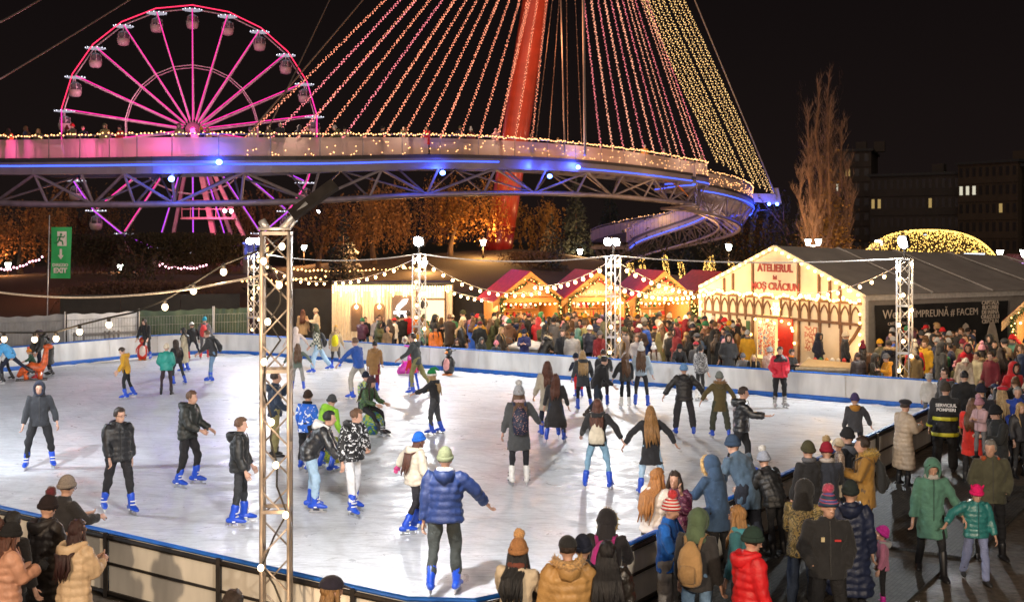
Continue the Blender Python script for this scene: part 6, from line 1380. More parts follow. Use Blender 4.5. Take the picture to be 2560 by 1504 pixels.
# --- skaters, right half
b1=S(1277,952,1193,96,'stand','girl in grey coat and pale pom hat skating away with floral backpack',top='coat',tc=(.055,.058,.06),bc=(.012,.012,.016),hat='pom',htc='lgrey',furc=(.4,.38,.36),head='long',hc='brown',scarf=(.5,.35,.35),shc='white',la=(5,14,20,0),ra=(18,30,45,0)); backpack(b1,'navy','navy backpack with small flowers on the girl in grey coat',m=PAT['navyflower'])
S(1352,888,1076,98,'glide','long haired woman in short beige coat beside the black coat',top='coat',tc=(.42,.37,.29),bc='dnavy',head='long',hc='auburn')
S(1366,920,1086,80,'wide','woman in long black wool coat and dark jeans, back to the camera',top='longcoat',tc=(.022,.02,.022),bc=(.025,.035,.06),bot='regular',head='long',hc='auburn',lean=6,L=(-4,6,12),R=(4,10,12))
S(1437,862,1012,95,'glide','girl with honey long hair and dark grey jacket in the skating cluster',top='parka',tc=(.035,.038,.045),bc='black',head='wavy',hc='blond',hood='down')
S(1458,892,1030,25,'skate','young man in black jacket bending low in blue jeans and brown skates',h=1.70,top='jacket',tc='black',bc=(.02,.03,.05),bot='regular',head='crew',hc='black',shc='dbrown',lean=24,L=(30,46,5),R=(-10,34,8),la=(35,10,50,10),ra=(30,12,40,5))
S(1484,858,1000,85,'walk','tall person in dark coat with pale green fur hood',top='coat',tc=(.03,.03,.034),bc=(.03,.02,.025),head='short',hc='dbrown',hood='fur',furc=(.45,.42,.16),ra=(30,14,40,10))
S(1424,872,978,110,'lean','child in red trousers and dark jacket near the far boards',top='jacket',tc='dnavy',bc='red',bot='regular',hat='beanie',htc='dnavy')
S(1538,870,1003,95,'stand','girl with long brown hair, black quilted jacket and white skates',top='puffer',tc=(.025,.025,.025),bc='black',head='wavy',hc='brown',shc='white',wd=.92,la=(10,28,12,0))
S(1578,850,1002,80,'wide','girl in white pom hat and pale blue jacket with long hair',top='hoodie',tc=(.40,.50,.60),bc=(.03,.028,.032),hat='pom',htc='white',furc='white',head='wavy',hc='brown',wd=.94,L=(12,12,8),R=(-8,8,10))
S(1684,896,1072,88,'arms','person in light blue beanie and black puffer holding hands with both arms out',top='puffer',tc=(.02,.018,.018),bc=(.03,.028,.034),bot='wide',hat='beanie',htc=(.16,.32,.58),hood='down',ra=(5,46,6,0),la=(5,42,12,0))
S(1772,918,1077,92,'arms','girl in olive parka with brown fur hood and grey beanie',top='parka',tc=(.10,.075,.025),bc=(.05,.055,.035),bot='wide',hat='beanie',htc=(.2,.22,.2),hood='fur',furc=(.22,.12,.04),head='short',hc='dbrown',la=(5,46,6,0),ra=(8,40,20,0))
S(1722,848,986,40,'stand','girl in black and silver patterned jacket with white skates by the boards',top='puffer',tc='black',pat=PAT['silver'],bc=(.02,.02,.02),head='tail',hc='black',shc='white',wd=.88)
S(1918,852,1003,282,'pocket','young man in bright red puffer facing the camera by the far boards',top='puffer',tc=(.62,.012,.035),bc='black',bot='jogger',head='crew',hc='dbrown',shc='lgrey',wd=1.05,yoke='black')
S(1816,948,1168,350,'walk','young man in shiny black puffer walking right with clenched fist',top='shiny',tc=(.014,.014,.015),bc='black',bot='regular',head='crew',hc='dbrown',hood='down',ra=(48,10,45,0),la=(-12,12,15,0))
b1=S(1470,980,1203,78,'wide','girl with long auburn hair and pale jeans carrying a drawstring bag',top='jacket',tc=(.018,.018,.02),bc=(.20,.36,.50),bot='slim',head='long',hc='auburn',hood='down',ra=(8,40,12,0),la=(8,24,50,0),wd=.95); backpack(b1,(.60,.54,.42),'cream drawstring bag on the girl in pale jeans',kind='sack')
S(1603,998,1222,92,'arms','girl with very long golden brown hair in black coat, arms out',top='coat',tc=(.014,.014,.017),bc='ljean',bot='slim',head='wavy',hc=(.26,.13,.04),la=(6,48,10,0),ra=(10,46,14,0),wd=.95)
S(2105,973,1148,80,'lean','youth in dark purple beanie and grey jacket holding the right barrier',top='jacket',tc=(.04,.04,.045),bc='black',hat='beanie',htc='purple',hood='down',hdc=(.4,.18,.02),la=(10,12,20,0),ra=(30,30,10,0),lean=10)
# --- visitors at the lower left, outside the near barrier
VL='visitors beside the near barrier'
T(182,1267,62,'hold','woman with dark straight hair in cream quilted coat at lower left',1.66,VL,top='longpuffer',tc=(.60,.44,.28),bc='black',head='long',hc=(.035,.012,.012),hood='down',scarf=None,hp=6)
T(108,1212,62,'hold','person in black hooded coat with orange strap beside the cream coat',1.72,VL,top='longpuffer',tc=(.02,.017,.018),bc='black',hood='down',hat='pom',htc=(.02,.012,.014),furc=(.10,.012,.02))
T(136,1166,55,'lean','person in grey knit cap and glasses at the near barrier',1.70,VL,top='jacket',tc=(.02,.018,.02),bc='black',hat='beanie',htc=(.26,.22,.19),glasses=True,lean=8)
T(14,1278,40,'hold','woman in black beanie and peach pink puffer at the left edge',1.64,VL,top='puffer',tc=(.58,.30,.20),bc='black',hat='beanie',htc='black',head='long',hc='auburn',gloves='black')
T(24,1246,70,'stand','person in plain dark jacket behind the peach pink puffer',1.70,VL,top='jacket',tc=(.018,.016,.017),bc='black',head='short',hc='black')
T(-22,1262,60,'hold','person in dark coat cut off by the left edge',1.68,VL,top='coat',tc=(.03,.02,.018),bc='black',head='long',hc='auburn')
T(568,1437,80,'stand','person with short dark brown hair at the bottom edge left of centre',1.72,VL,top='jacket',tc=(.02,.018,.02),bc='black',head='short',hc='dbrown')
T(806,1405,35,'stand','woman in dark navy baker cap with long fair hair at the bottom edge',1.66,VL,top='coat',tc=(.03,.02,.02),bc='black',head='wavy',hc=(.30,.16,.06),hat='flatcap',htc=(.018,.014,.03))
# --- visitors at the bottom centre and right
VR='visitors beside the right barrier'
T(1262,1322,70,'lean','woman in tan pom hat, rust scarf and cream coat at bottom centre',1.66,VR,top='coat',tc=(.62,.52,.38),bc='black',hat='pom',htc=(.42,.20,.08),furc=(.55,.30,.12),head='long',hc='black',scarf=(.20,.06,.04),lean=8)
T(1398,1308,96,'stand','person in black cap and camel puffer with fur hood at bottom centre',1.72,VR,top='puffer',tc=(.46,.26,.09),bc='black',hat='cap',htc='black',hood='fur',furc=(.50,.30,.12),wd=1.12,hy=0)
T(1432,1310,80,'stand','person in dark blue cap squeezed behind the camel puffer',1.66,VR,top='jacket',tc='dnavy',bc='black',hat='beanie',htc='dnavy')
T(1494,1318,85,'stand','woman with very long glossy black hair and leather coat',1.66,VR,top='shiny',tc=(.02,.016,.014),bc='black',head='wavy',hc=(.012,.011,.013))
b1=T(1487,1248,78,'lean','person in black hood with gold fur trim and dark coat',1.70,VR,top='coat',tc=(.014,.013,.018),bc='black',hood='furup',furc=(.45,.32,.10),lean=14); backpack(b1,(.42,.02,.22),'magenta backpack on the fur hooded person')
T(1600,1142,40,'lean','ginger haired woman in white puffer turning to her friend',1.66,VR,top='puffer',tc=(.70,.62,.56),bc='black',head='wavy',hc=(.36,.15,.04),lean=6,hy=-10)
b1=T(1660,1148,252,'phone','dark haired girl in plum jacket drinking from a blue bottle',1.62,VR,top='puffer',tc='plum',pat=PAT['plum'],bc='black',head='long',hc='dbrown',wd=.94); BOT=b1
T(1643,1216,330,'cross','boy in red and white striped hat and green vest with blue sleeves',1.62,VR,top='jacket',tc=(.01,.14,.62),bc=(.34,.33,.33),bot='wide',hat='pom',htc=PAT['stripe'],furc=(.55,.04,.05),hp=10,head='none')
b1=T(1714,1242,60,'stand','person in sage green hood and dark grey jacket',1.68,VR,top='jacket',tc=(.03,.028,.03),bc='jean',hood='up',hdc=(.09,.14,.075)); backpack(b1,(.40,.24,.10),'tan backpack on the person in the sage hood')
T(1775,1113,125,'lean','person in blue hooded parka with fur trim leaning on the barrier',1.70,VR,top='parka',tc=(.035,.075,.15),bc='black',hood='furup',furc=(.50,.33,.14),lean=12)
T(1848,1096,128,'bend','large man in steel blue jacket and navy beanie leaning far over the barrier',1.58,VR,real=1.82,top='parka',tc=(.07,.115,.17),bc=(.016,.018,.028),bot='wide',hat='beanie',htc=(.03,.055,.10),wd=1.2,lean=30,hp=5,la=(40,14,30,10),ra=(40,14,30,10))
T(1822,1232,150,'stand','long haired fair woman in teal hooded jacket seen in profile',1.64,VR,top='jacket',tc=(.03,.14,.17),bc='black',head='wavy',hc=(.36,.19,.07),hood='down',hdc=(.05,.25,.32))
T(1842,1288,20,'stand','person in bright red quilted jacket and dark green beanie',1.68,VR,top='puffer',tc=(.62,.012,.018),bc='black',hat='beanie',htc=(.02,.045,.035),hood='down',hy=-10,wd=1.05,hp=14)
b1=T(2036,1203,268,'pocket','man in black sports jacket and blue red pom hat facing the camera',1.80,VR,top='jacket',tc=(.014,.014,.016),bc='black',bot='regular',hat='pom',htc=PAT['zig'],furc=(.45,.06,.12),wd=1.1,hy=12,hp=2,head='none'); MAN=b1
T(1975,1170,65,'hold','person in dark hood and tan camouflage jacket with blue jeans',1.76,VR,top='jacket',tc='char',pat=PAT['camo'],bc=(.03,.05,.10),bot='regular',hood='up',hdc=(.02,.02,.022),hp=28,lean=8)
T(2092,1176,75,'stand','person in long navy padded coat and dark green beanie',1.74,VR,top='longpuffer',tc=(.018,.026,.065),bc='black',hat='beanie',htc=(.02,.03,.03),hood='down',wd=1.02)
T(1914,1102,120,'lean','person in grey ear hat with black quilted jacket at the barrier',1.58,VR,top='puffer',tc=(.014,.014,.015),bc='black',hat='pom',htc=(.30,.32,.38),furc=(.6,.58,.55),lean=26)
T(1992,1080,110,'stand','person in olive beanie and grey scarf behind the red pom hat',1.70,VR,top='jacket',tc='black',bc='black',hat='beanie',htc=(.06,.055,.025),scarf='grey')
T(2034,1082,80,'hold','person in dark red pom hat and navy softshell, back to the camera',1.68,VR,top='jacket',tc=(.018,.022,.035),bc='black',hat='pom',htc=(.30,.01,.03),furc=(.32,.22,.10),scarf=(.5,.45,.42))
T(2066,1086,170,'stand','toddler in white and brown patterned suit held in the group',0.92,VR,real=.95,sh=.68,top='jacket',tc='cream',pat=pattern('nordic_print','noise',((.6,.55,.5),(.18,.09,.05),(.65,.6,.55),(.2,.1,.06)),20),bc='cream',hat='beanie',htc='cream')
T(2090,1047,130,'stand','person in plain black beanie and grey hood by the barrier end',1.70,VR,top='jacket',tc='black',bc='black',hat='beanie',htc='black',hood='down',hdc='grey')
b1=T(2130,1063,170,'hold','man in ochre parka with fur hood looking left',1.76,VR,top='parka',tc=(.34,.18,.035),bc=(.16,.10,.05),bot='regular',head='crew',hc='dbrown',hood='fur',furc=(.40,.26,.06),hp=0); backpack(b1,(.02,.022,.024),'black backpack with blue bottle on the ochre parka')
T(2222,976,20,'hold','woman in long quilted beige coat and black beret by the barrier',1.66,VR,top='longpuffer',tc=(.42,.33,.24),bc='black',hat='beret',htc=(.014,.012,.018),head='short',hc='dbrown',hp=4,hy=8)
b1=T(2325,936,75,'stand','firefighter in dark turnout jacket with yellow reflective bands',1.80,VR,top='parka',tc=(.016,.017,.02),bc=(.016,.017,.02),bot='wide',hat='beanie',htc=(.05,.04,.03),wd=1.15,hy=-30); FIRE=b1
M1=T(2290,1110,262,'walk','woman in hooded sea green coat walking hand in hand with a child',1.70,VR,top='coat',tc=(.085,.22,.165),bc=(.012,.012,.014),hood='up',scarf=(.5,.48,.46),shoe='tall',hp=26,la=(4,28,35,0),ra=(-4,12,20,0),wd=.98)
M2=T(2398,1184,266,'walk','child in glossy teal quilted coat and hot pink eared hat',1.34,VR,top='shiny',tc=(.03,.20,.20),bc=(.20,.24,.42),bot='regular',hat='cat',htc=(.80,.01,.16),hood='down',hp=16,ra=(30,62,15,0),la=(4,16,20,0),shc='char')
T(2437,1070,262,'pocket','grey haired man in olive bomber jacket with rust hood',1.78,VR,top='jacket',tc=(.07,.07,.042),bc='black',head='crew',hc=(.22,.21,.20),hood='down',hdc=(.35,.07,.02),hy=-25,wd=1.1)
T(2172,1296,165,'stand','toddler in magenta hat and pink jacket looking up beside the navy coat',.98,VR,top='jacket',tc=(.45,.16,.26),bc='black',bot='slim',hat='beanie',htc=(.60,.03,.34),hood='down',hdc='lgrey',hp=-25,shc=(.60,.02,.33))
T(2392,972,60,'hold','woman in scarlet coat carrying a child in pink',1.66,VR,top='coat',tc=(.62,.025,.015),bc='black',head='long',hc='brown')
T(2412,984,215,'hold','child in dusty pink coat and mauve pom hat carried by the adults',0.97,VR,real=1.0,sh=.95,top='jacket',tc=(.42,.28,.31),bc='grey',hat='pom',htc=(.36,.18,.24),furc=(.4,.2,.26),hood='down')
T(2456,990,190,'hold','man in black jacket and black beanie holding the pink child',1.74,VR,top='jacket',tc=(.016,.017,.017),bc='black',hat='beanie',htc='black',wd=1.12)
T(2503,944,250,'phone','grey haired woman in royal blue jacket looking at a phone',1.68,VR,top='parka',tc=(.012,.045,.30),bc='black',head='short',hc=(.30,.30,.30)); 
T(2466,944,80,'stand','blonde woman in red beret seen from behind',1.66,VR,top='coat',tc=(.10,.06,.04),bc='black',hat='beret',htc=(.45,.01,.03),head='wavy',hc=(.45,.33,.18))
T(2416,940,100,'stand','second rescuer with navy cap and yellow shoulder bands',1.76,VR,top='jacket',tc=(.016,.018,.028),bc='black',hat='beanie',htc=(.012,.014,.03),wd=1.1)
T(2372,905,70,'stand','tall man in black coat with short dark hair behind the firefighter',1.80,VR,top='coat',tc=(.012,.012,.013),bc='black',head='short',hc='black')
T(2328,898,200,'stand','young man with glasses and red hood over dark jacket',1.74,VR,top='jacket',tc=(.05,.05,.05),bc='black',head='crew',hc='dbrown',hood='down',hdc=(.5,.012,.02),glasses=True)
T(2285,918,60,'stand','child in pale grey eared hat and cream coat at the corner of the boards',1.30,VR,top='puffer',tc=(.55,.52,.47),bc='grey',hat='cat',htc=(.42,.41,.40))
# --- extras that belong to figures
def chest_marks():
    root,d=MAN; sp=d['sp']; mb=MB(); 
    for x,t,w_,h_,m in((-.075,.30,.07,.022,'red_letters'),(.085,.31,.04,.05,'pale_crest')): mb=MB(); mb.box(sp(t,x,.148),(w_,.012,h_)); mb.build('chest_logo',mat(m,(.5,.03,.03) if x<0 else (.5,.42,.25),.6),root)
chest_marks()
def firefighter_marks():
    root,d=FIRE; s=d['s']; Y_=mat('reflective_yellow',(.62,.60,.04),.4); sp=d['sp']; BWT=mat('back_patch',(.62,.62,.62),.5)
    for t in(.10,-.20): mb=MB(); mb.tube([sp(t,.232*math.cos(a)*(1 if t>0 else 1.08),.178*math.sin(a)*(1 if t>0 else 1.08)) for a in [i*math.pi/10 for i in range(21)]],[(.035,.006)]*21,6,False,ref=d['S']); mb.build('reflective_band',Y_,root)
    for sh,el,wr,dr,sd in d['arms']: mb=MB(); mb.tube([wr-dr*.06,wr-dr*.02],.075,10); mb.build('cuff_band',Y_,root)
    for k,w_ in enumerate(('SERVICIUL','POMPIERI')): text('lettering',w_,.085,frame(sp(.36-.085*k,0,-.185),d['Rv'],d['S']),BWT,root,.004,bold=.003)
firefighter_marks()
def bottle(o,s):
    mb=MB(); mb.tube([(0,0,-.06),(0,0,.07),(0,0,.10),(0,0,.13)],[.034,.034,.014,.014],10); mb.build('bottle_body',mat('blue_bottle',(.02,.10,.55),.2,coat=.5),o,True); mb=MB(); mb.tube([(0,0,.13),(0,0,.155)],.017,8); mb.build('cap',WHITEP,o)
held('water_bottle',BOT,1,'blue water bottle raised by the girl in plum','bottle',bottle)
def phone(o,s): mb=MB(); mb.box((0,.02,.03),(.075,.01,.15)); mb.build('case',DARK,o); mb=MB(); mb.box((0,.013,.03),(.066,.004,.138)); mb.build('screen',emit('phone_screen',(.7,.8,1),.6),o)
held('mobile_phone',PH,1,'dark phone held up by the man behind the nearest mast','phone',phone)
# --- skating aids and egg seats
def seal_aid():
    p=gnd(1003*K,921*K,.03); o=empty('skating_aid',p,R(15),'magenta whale shaped skating aid with raised tail by the far boards','skating aid','skating aids'); M=mat('magenta_plastic',(.60,.03,.36),.35,coat=.4)
    mb=MB(); mb.tube([(-.50,0,.07),(-.36,0,.17),(-.1,0,.24),(.2,0,.26),(.42,0,.18),(.52,0,.08)],[(.10,.06),(.24,.15),(.29,.22),(.27,.24),(.2,.16),(.08,.06)],14,ref=(0,1,0)); mb.tube([(.12,0,.4),(.08,0,.62),(.06,0,.85),(.06,0,.96)],[.17,.10,.06,.055],10,ref=(1,0,0)); o.scale=(.7,.8,1.0); b=mb.build('whale_body',M,o,True)
    mb=MB(); mb.tube([(-.16,0,.97),(.06,0,.955),(.28,0,.97)],[(.03,.10),(.03,.06),(.03,.10)],8,ref=(0,0,1)); mb.build('tail_fin',M,o,True)
    mb=MB(); mb.tube([(-.25,-.22,.42),(-.2,0,.47),(-.25,.22,.42)],.025,6); mb.tube([(-.2,0,.3),(-.2,0,.47)],.025,6); mb.build('grip',M,o)
seal_aid()
def penguin(x,feet,h,label,body,belly,rz):
    p=gnd(x*K,feet*K,.03); o=empty('skating_aid',p,R(rz),label,'skating aid','skating aids'); k=h/1.0
    B=mat('penguin_'+body[0],body[1],.35,coat=.3); W_=mat('penguin_belly_'+belly[0],belly[1],.4); OR=mat('beak_orange',(.65,.22,.06),.4)
    mb=MB(); mb.tube([(0,0,.05*k),(0,0,.15*k),(0,0,.35*k),(0,0,.52*k),(0,0,.62*k)],[.14*k,.185*k,.19*k,.15*k,.10*k],14); mb.ell((0,.01,.76*k),(.12*k,.13*k,.14*k),None,14,10); mb.build('penguin_body',B,o,True)
    mb=MB(); mb.ell((0,.09*k,.33*k),(.135*k,.13*k,.25*k),None,12,8); mb.build('belly',W_,o,True); mb=MB(); mb.tube([(0,.12*k,.76*k),(0,.19*k,.75*k),(0,.26*k,.73*k)],[.05*k,.035*k,.01],8); mb.build('beak',OR,o,True)
    for s in(-1,1): mb=MB(); mb.tube([(s*.13*k,0,.55*k),(s*.22*k,.02,.42*k),(s*.23*k,.05,.28*k)],[(.05*k,.025*k),(.06*k,.025*k),(.02*k,.015*k)],8,round_=True); mb.build('flipper',B,o,True); mb=MB(); mb.ell((s*.09*k,.10*k,.025*k),(.08*k,.16*k,.03*k),None,8,6); mb.build('foot',OR,o,True)
    mb=MB()
    for s in(-1,1): mb.tube([(s*.10*k,-.02,.80*k),(s*.2*k,-.12*k,.82*k)],.018*k,6)
    mb.build('handle',DKM,o)
penguin(1104,922,1.02,'black and pink penguin skating aid against the far boards',('black',(.012,.012,.013)),('pink',(.50,.22,.20)),150)
penguin(350,885,.98,'red penguin skating aid held by the long haired girl',('red',(.55,.03,.015)),('pale',(.6,.5,.45)),200)
def giraffe():
    p=gnd(80*K,934*K,.03); o=empty('skating_aid',p,R(20),'orange spotted dinosaur skating aid with a rider at far left','skating aid','skating aids'); M=mat('orange_plastic',(.60,.10,.02),.4,var=.5,scale=9,coat=.3)
    mb=MB(); mb.tube([(-.45,0,.12),(-.3,0,.3),(0,0,.4),(.25,0,.38),(.36,0,.55),(.40,0,.85),(.42,0,1.0)],[.05,.13,.19,.17,.11,.08,.07],12,ref=(0,1,0)); mb.ell((.47,0,1.06),(.15,.09,.09),None,10,8); mb.build('dinosaur_body',M,o,True)
    for x in(-.2,.22):
        for s in(-1,1): mb=MB(); mb.tube([(x,s*.12,.3),(x+.02,s*.15,.03)],[.08,.07],8); mb.build('leg',M,o,True)
    for s in(-1,1): mb=MB(); mb.bar((-.5,s*.2,.015),(.45,s*.2,.015),.05,.03); mb.build('runner',DKM,o)
giraffe()
for x,feet,lab,sd in((917,1072,'painted blue and green egg seat under the smiling woman',1),(818,1142,'painted yellow green egg seat under the lime jacket',2)):
    p=gnd(x*K,feet*K,.03); o=empty('egg_seat',p,sd,lab,'seat','painted egg seats'); m=pattern('egg_paint_%d'%sd,'noise',((.03,.10,.30),(.10,.28,.05),(.35,.40,.06),(.05,.20,.35)) if sd==1 else ((.20,.32,.03),(.40,.36,.03),(.05,.15,.04),(.10,.16,.30)),5)
    mb=MB(); mb.ell((0,0,.29),(.26,.26,.29),None,20,14); mb.build('shell',m,o,True); mb=MB(); mb.tube([(0,0,0),(0,0,.05)],[.20,.23],14); mb.build('base',WHITEP,o)
# ------------------------------------------------------------------ the crowd: prototypes copied part by part, each with its own clothes
NAMED=dict(black='black',char='charcoal',navy='navy blue',dnavy='dark blue',brown='brown',dbrown='dark brown',olive='olive green',khaki='khaki',tan='tan',beige='beige',cream='cream',white='white',grey='grey',lgrey='pale grey',red='red',dred='dark red',maroon='maroon',pink='pink',mustard='mustard',orange='orange',teal='teal',green='dark green',blue='bright blue',steelb='slate blue',plum='plum',purple='purple',sage='sage green',gold='ochre')
PROTO=[]
def proto(desc,garment,**kw):
    w_=person(V((0,-400-2*len(PROTO),0)),90,kw.pop('h',1.70),kw.pop('pose','stand'),label='x',group='crowd',vox=.034,face=True,**kw)[0]; PROTO.append((w_,desc,garment))
proto('short dark hair','jacket',top='jacket',head='short'); proto('knit beanie','padded jacket',top='puffer',hat='beanie',pose='hold'); proto('long brown hair','long coat',top='longcoat',head='long',hc='brown',h=1.64)
proto('hood up','parka',top='parka',hood='up',pose='pocket'); proto('pom hat','padded jacket',top='puffer',hat='pom',head='long',h=1.62); proto('short brown hair','coat',top='coat',head='crew',hc='brown',pose='phone')
proto('fur trimmed hood','parka',top='parka',hood='fur',head='short',hc='brown'); proto('dark long hair','short coat',top='coat',head='wavy',hc='dbrown',pose='hold',h=1.64); proto('flat cap','jacket',top='jacket',hat='cap',pose='pocket')
proto('blond long hair','padded jacket',top='puffer',head='long',hc='blond',h=1.63,pose='relax'); proto('beanie, scarf','coat',top='coat',hat='beanie',scarf='grey',pose='relax'); proto('hood up','long padded coat',top='longpuffer',hood='up',pose='hold',h=1.66)
proto('knit beanie','hooded jacket',top='jacket',hat='beanie',hood='down',pose='lean'); proto('pom hat','child jacket',top='puffer',hat='pom',h=1.18); 
PALE=['cream','white','beige','lgrey','pink']; DARKS=['black']*7+['char']*4+['navy']*2+['dnavy']*3+['brown','dbrown','dbrown','olive','olive','khaki','grey','steelb','maroon','green','plum']
BRIGHT=['tan','tan','beige','cream','white','red','mustard','pink','blue','gold','orange','dred','teal','lgrey','sage','purple','red']
HATS=['black','char','grey','lgrey','red','cream','mustard','dnavy','maroon','pink','olive','green','white']; HAIRC=[(.02,.012,.009),(.05,.025,.014),(.10,.05,.02),(.012,.01,.01)]
SKINS=[(.52,.31,.22),(.47,.27,.18),(.56,.35,.26)]
LABELS=set()
flush()
def place(loc,heading,zone,group,cat='person',kid=.05,scale=1.0):
    for tries in range(400):
        r=rng.random(); k=13 if r<kid else rng.randrange(13); src,desc,garm=PROTO[k]
        cn=rng.choice(DARKS) if rng.random()<.75 else rng.choice(BRIGHT); hn=rng.choice(HATS)
        d=(NAMED[hn]+' '+desc) if ('beanie' in desc or 'pom' in desc or 'cap' in desc) else desc
        lab='%s %s, %s, %s'%(NAMED[cn],garm,d,zone)
        if lab not in LABELS: break
    LABELS.add(lab); r=copy_tree(src); r.location=loc; r.rotation_euler=(0,0,R(heading-90)); r.scale=(scale*rng.uniform(.95,1.05),)*3
    s=rng.uniform(.9,1.07); r.scale=(s,s,s); r['label']=lab; r['group']=group
    hair=rng.choice(HAIRC); tro=rng.choice(['black','black','char','dnavy','jean','dbrown','grey'])
    for c in CHILD[r]:
        n=c.name.split('.')[0]
        if n in('jacket','coat') or (n=='hood'): c.color=(*[v*rng.uniform(.9,1.1) for v in C[cn]],1)
        elif n=='trousers': c.color=(*C[tro],1)
        elif n=='hat':
            c.color=(*C[hn],1)
            for g in CHILD[c]: g.color=(*C[hn],1)
        elif n=='body': c.color=(*rng.choice(SKINS),1)
        elif n=='hair' and 'long' not in desc and 'brown' not in desc: c.color=(*hair,1)
    FIG.append((loc[0],loc[1])); return r
def free(x,y,d=.42): return all((x-a)**2+(y-b)**2>d*d for a,b in FIG)
CR='crowd between the boards and the stalls'
def F(x,ytop,heading,pose,label,h=1.68,**kw):
    d=V((xat(x*K,1),1,0)); Yb=32.62/d.dot(N); Y=(CAMH-h)*FPX/(ytop*K-HOR)
    if Y<Yb and (d*Yb).dot(U)<-7.2:   # keep clear of the boards
        z=CAMH-(ytop*K-HOR)*Yb/FPX
        if pose=='lean': kw['lean']=36; h=max(1.15,z+.10)
        else: h=max(1.42,z) if h>1.4 else max(1.1,z)
        p=d*Yb; w_=person(p,heading,h,pose,label=label,vox=.025,group=CR,**kw); FIG.append((p.x,p.y)); return w_
    return T(x,ytop,heading,pose,label,h,CR,**kw)
F(745,758,95,'stand','woman in tan coat standing before the black hoarding',1.66,top='coat',tc=(.36,.24,.13),bc='black',head='long',hc='auburn')
F(780,756,180,'hold','person in cream jumper before the black hoarding',1.70,top='jacket',tc='cream',bc='black',hat='beanie',htc='beige')
F(1006,764,95,'stand','person in vivid red jacket before the bar hut sign',1.72,top='jacket',tc=(.52,.01,.015),bc='black',head='short',hc='dbrown')
F(826,800,90,'stand','child in golden yellow hat at the boards left of the hut',1.3,top='jacket',tc='olive',bc='black',hat='beanie',htc=(.62,.35,.02))
F(954,812,255,'phone','balding man in tan jacket covering his face at the boards',1.60,top='jacket',tc=(.30,.20,.11),bc='black',head='none')
F(1000,830,265,'lean','girl in fluffy white hood leaning on the boards',1.5,top='jacket',tc=(.05,.05,.05),bc='black',hood='furup',hdc='white',furc='white',head='long',hc='dbrown')
F(1032,824,262,'lean','child in mustard knit hat peering over the boards',1.35,top='jacket',tc='dnavy',bc='black',hat='beanie',htc='mustard')
F(1128,832,262,'lean','young woman in glasses and cream collar leaning on the boards',1.50,top='jacket',tc='black',bc='black',head='long',hc='dbrown',scarf='cream',glasses=True)
F(1178,828,290,'lean','man in grey hooded jacket resting on the boards left of the snow trough',1.55,top='jacket',tc=(.05,.06,.065),bc='black',hood='up')
F(1224,838,262,'lean','child in pink knit hat looking over the boards',1.35,top='jacket',tc=(.05,.06,.075),bc='black',hat='beanie',htc=(.72,.25,.33))
F(1290,806,262,'hold','man in royal navy jacket behind the snow trough',1.70,top='jacket',tc=(.02,.025,.11),bc='black',hat='beanie',htc='dnavy')
F(1408,812,85,'stand','broad person in pale grey padded jacket with back to the boards',1.68,top='puffer',tc=(.33,.31,.29),bc='dnavy',head='short',hc='black',wd=1.15)
F(1384,806,262,'stand','smiling man in black beside the pale grey padded jacket',1.70,top='jacket',tc='black',bc='black',head='crew')
F(1332,815,40,'lean','person in black with pale fur hood right of the snow trough',1.55,top='puffer',tc='black',bc='black',hood='fur',furc=(.55,.45,.30),head='short')
F(1474,810,300,'stand','person in dark red jacket and grey hat left of the chalet mast',1.66,top='jacket',tc='dred',bc='black',hat='beanie',htc='grey')
F(1612,845,255,'lean','girl in white pom hat and white coat at the boards',1.50,top='coat',tc=(.62,.58,.50),bc='black',hat='pom',htc='white',furc='white',head='long',hc='auburn')
F(1666,842,275,'lean','man in black hooded jacket with bent arms at the boards',1.62,top='jacket',tc=(.03,.032,.036),bc='black',hat='beanie',htc='black',hood='down')
F(1712,838,80,'stand','person in red cap and grey hooded sweater at the boards',1.62,top='hoodie',tc=(.10,.10,.105),bc='black',hat='cap',htc=(.5,.03,.05))
F(1826,866,262,'lean','woman in grey felt coat at the boards below the gable',1.45,top='jacket',tc=(.22,.22,.22),bc='black',hat='beanie',htc='grey')
F(1852,868,262,'lean','blonde girl with loose hair at the boards below the gable',1.45,top='jacket',tc='black',bc='black',head='wavy',hc=(.62,.42,.20))
F(1893,862,60,'stand','person in pale floral padded jacket behind the red puffer',1.60,top='puffer',tc=(.55,.42,.32),pat=pattern('pale_floral','cells',((.6,.45,.35),(.55,.30,.25),(.6,.5,.4)),18),bc='black',hat='beanie',htc='lgrey')
F(1945,866,300,'hold','child in black coat with orange scarf left of the plank trough',1.50,top='coat',tc='black',bc='black',head='short',scarf='orange')
F(2112,872,95,'stand','person in dark padded coat with back turned right of the trough',1.66,top='longpuffer',tc=(.035,.025,.025),bc='black',head='short')
F(2150,878,320,'hold','hooded woman eating from a paper tray',1.60,top='parka',tc=(.045,.04,.03),bc='black',hood='up',head='long',hc='dbrown')
F(2184,868,190,'hold','man in golden orange parka and grey beanie',1.68,top='parka',tc=(.60,.27,.015),bc='black',hat='beanie',htc='grey',hood='down')
F(2248,858,85,'stand','person in cream pom hat and olive jacket beside the tent mast',1.66,top='parka',tc=(.22,.15,.06),bc='black',hat='pom',htc='cream',furc='cream')
F(2496,896,200,'hold','person in sky blue hat and grey jacket at the right edge',1.64,top='jacket',tc=(.26,.23,.19),bc='black',hat='beanie',htc=(.10,.20,.55))
F(2372,864,90,'stand','person in scarlet knit hat in the crowd by the tent banner',1.68,top='jacket',tc='beige',bc='black',hat='beanie',htc=(.55,.01,.02))
F(2374,888,265,'stand','girl in white knit hat and cream coat in the right crowd',1.5,top='coat',tc=(.6,.52,.42),bc='black',hat='beanie',htc=(.65,.58,.48))
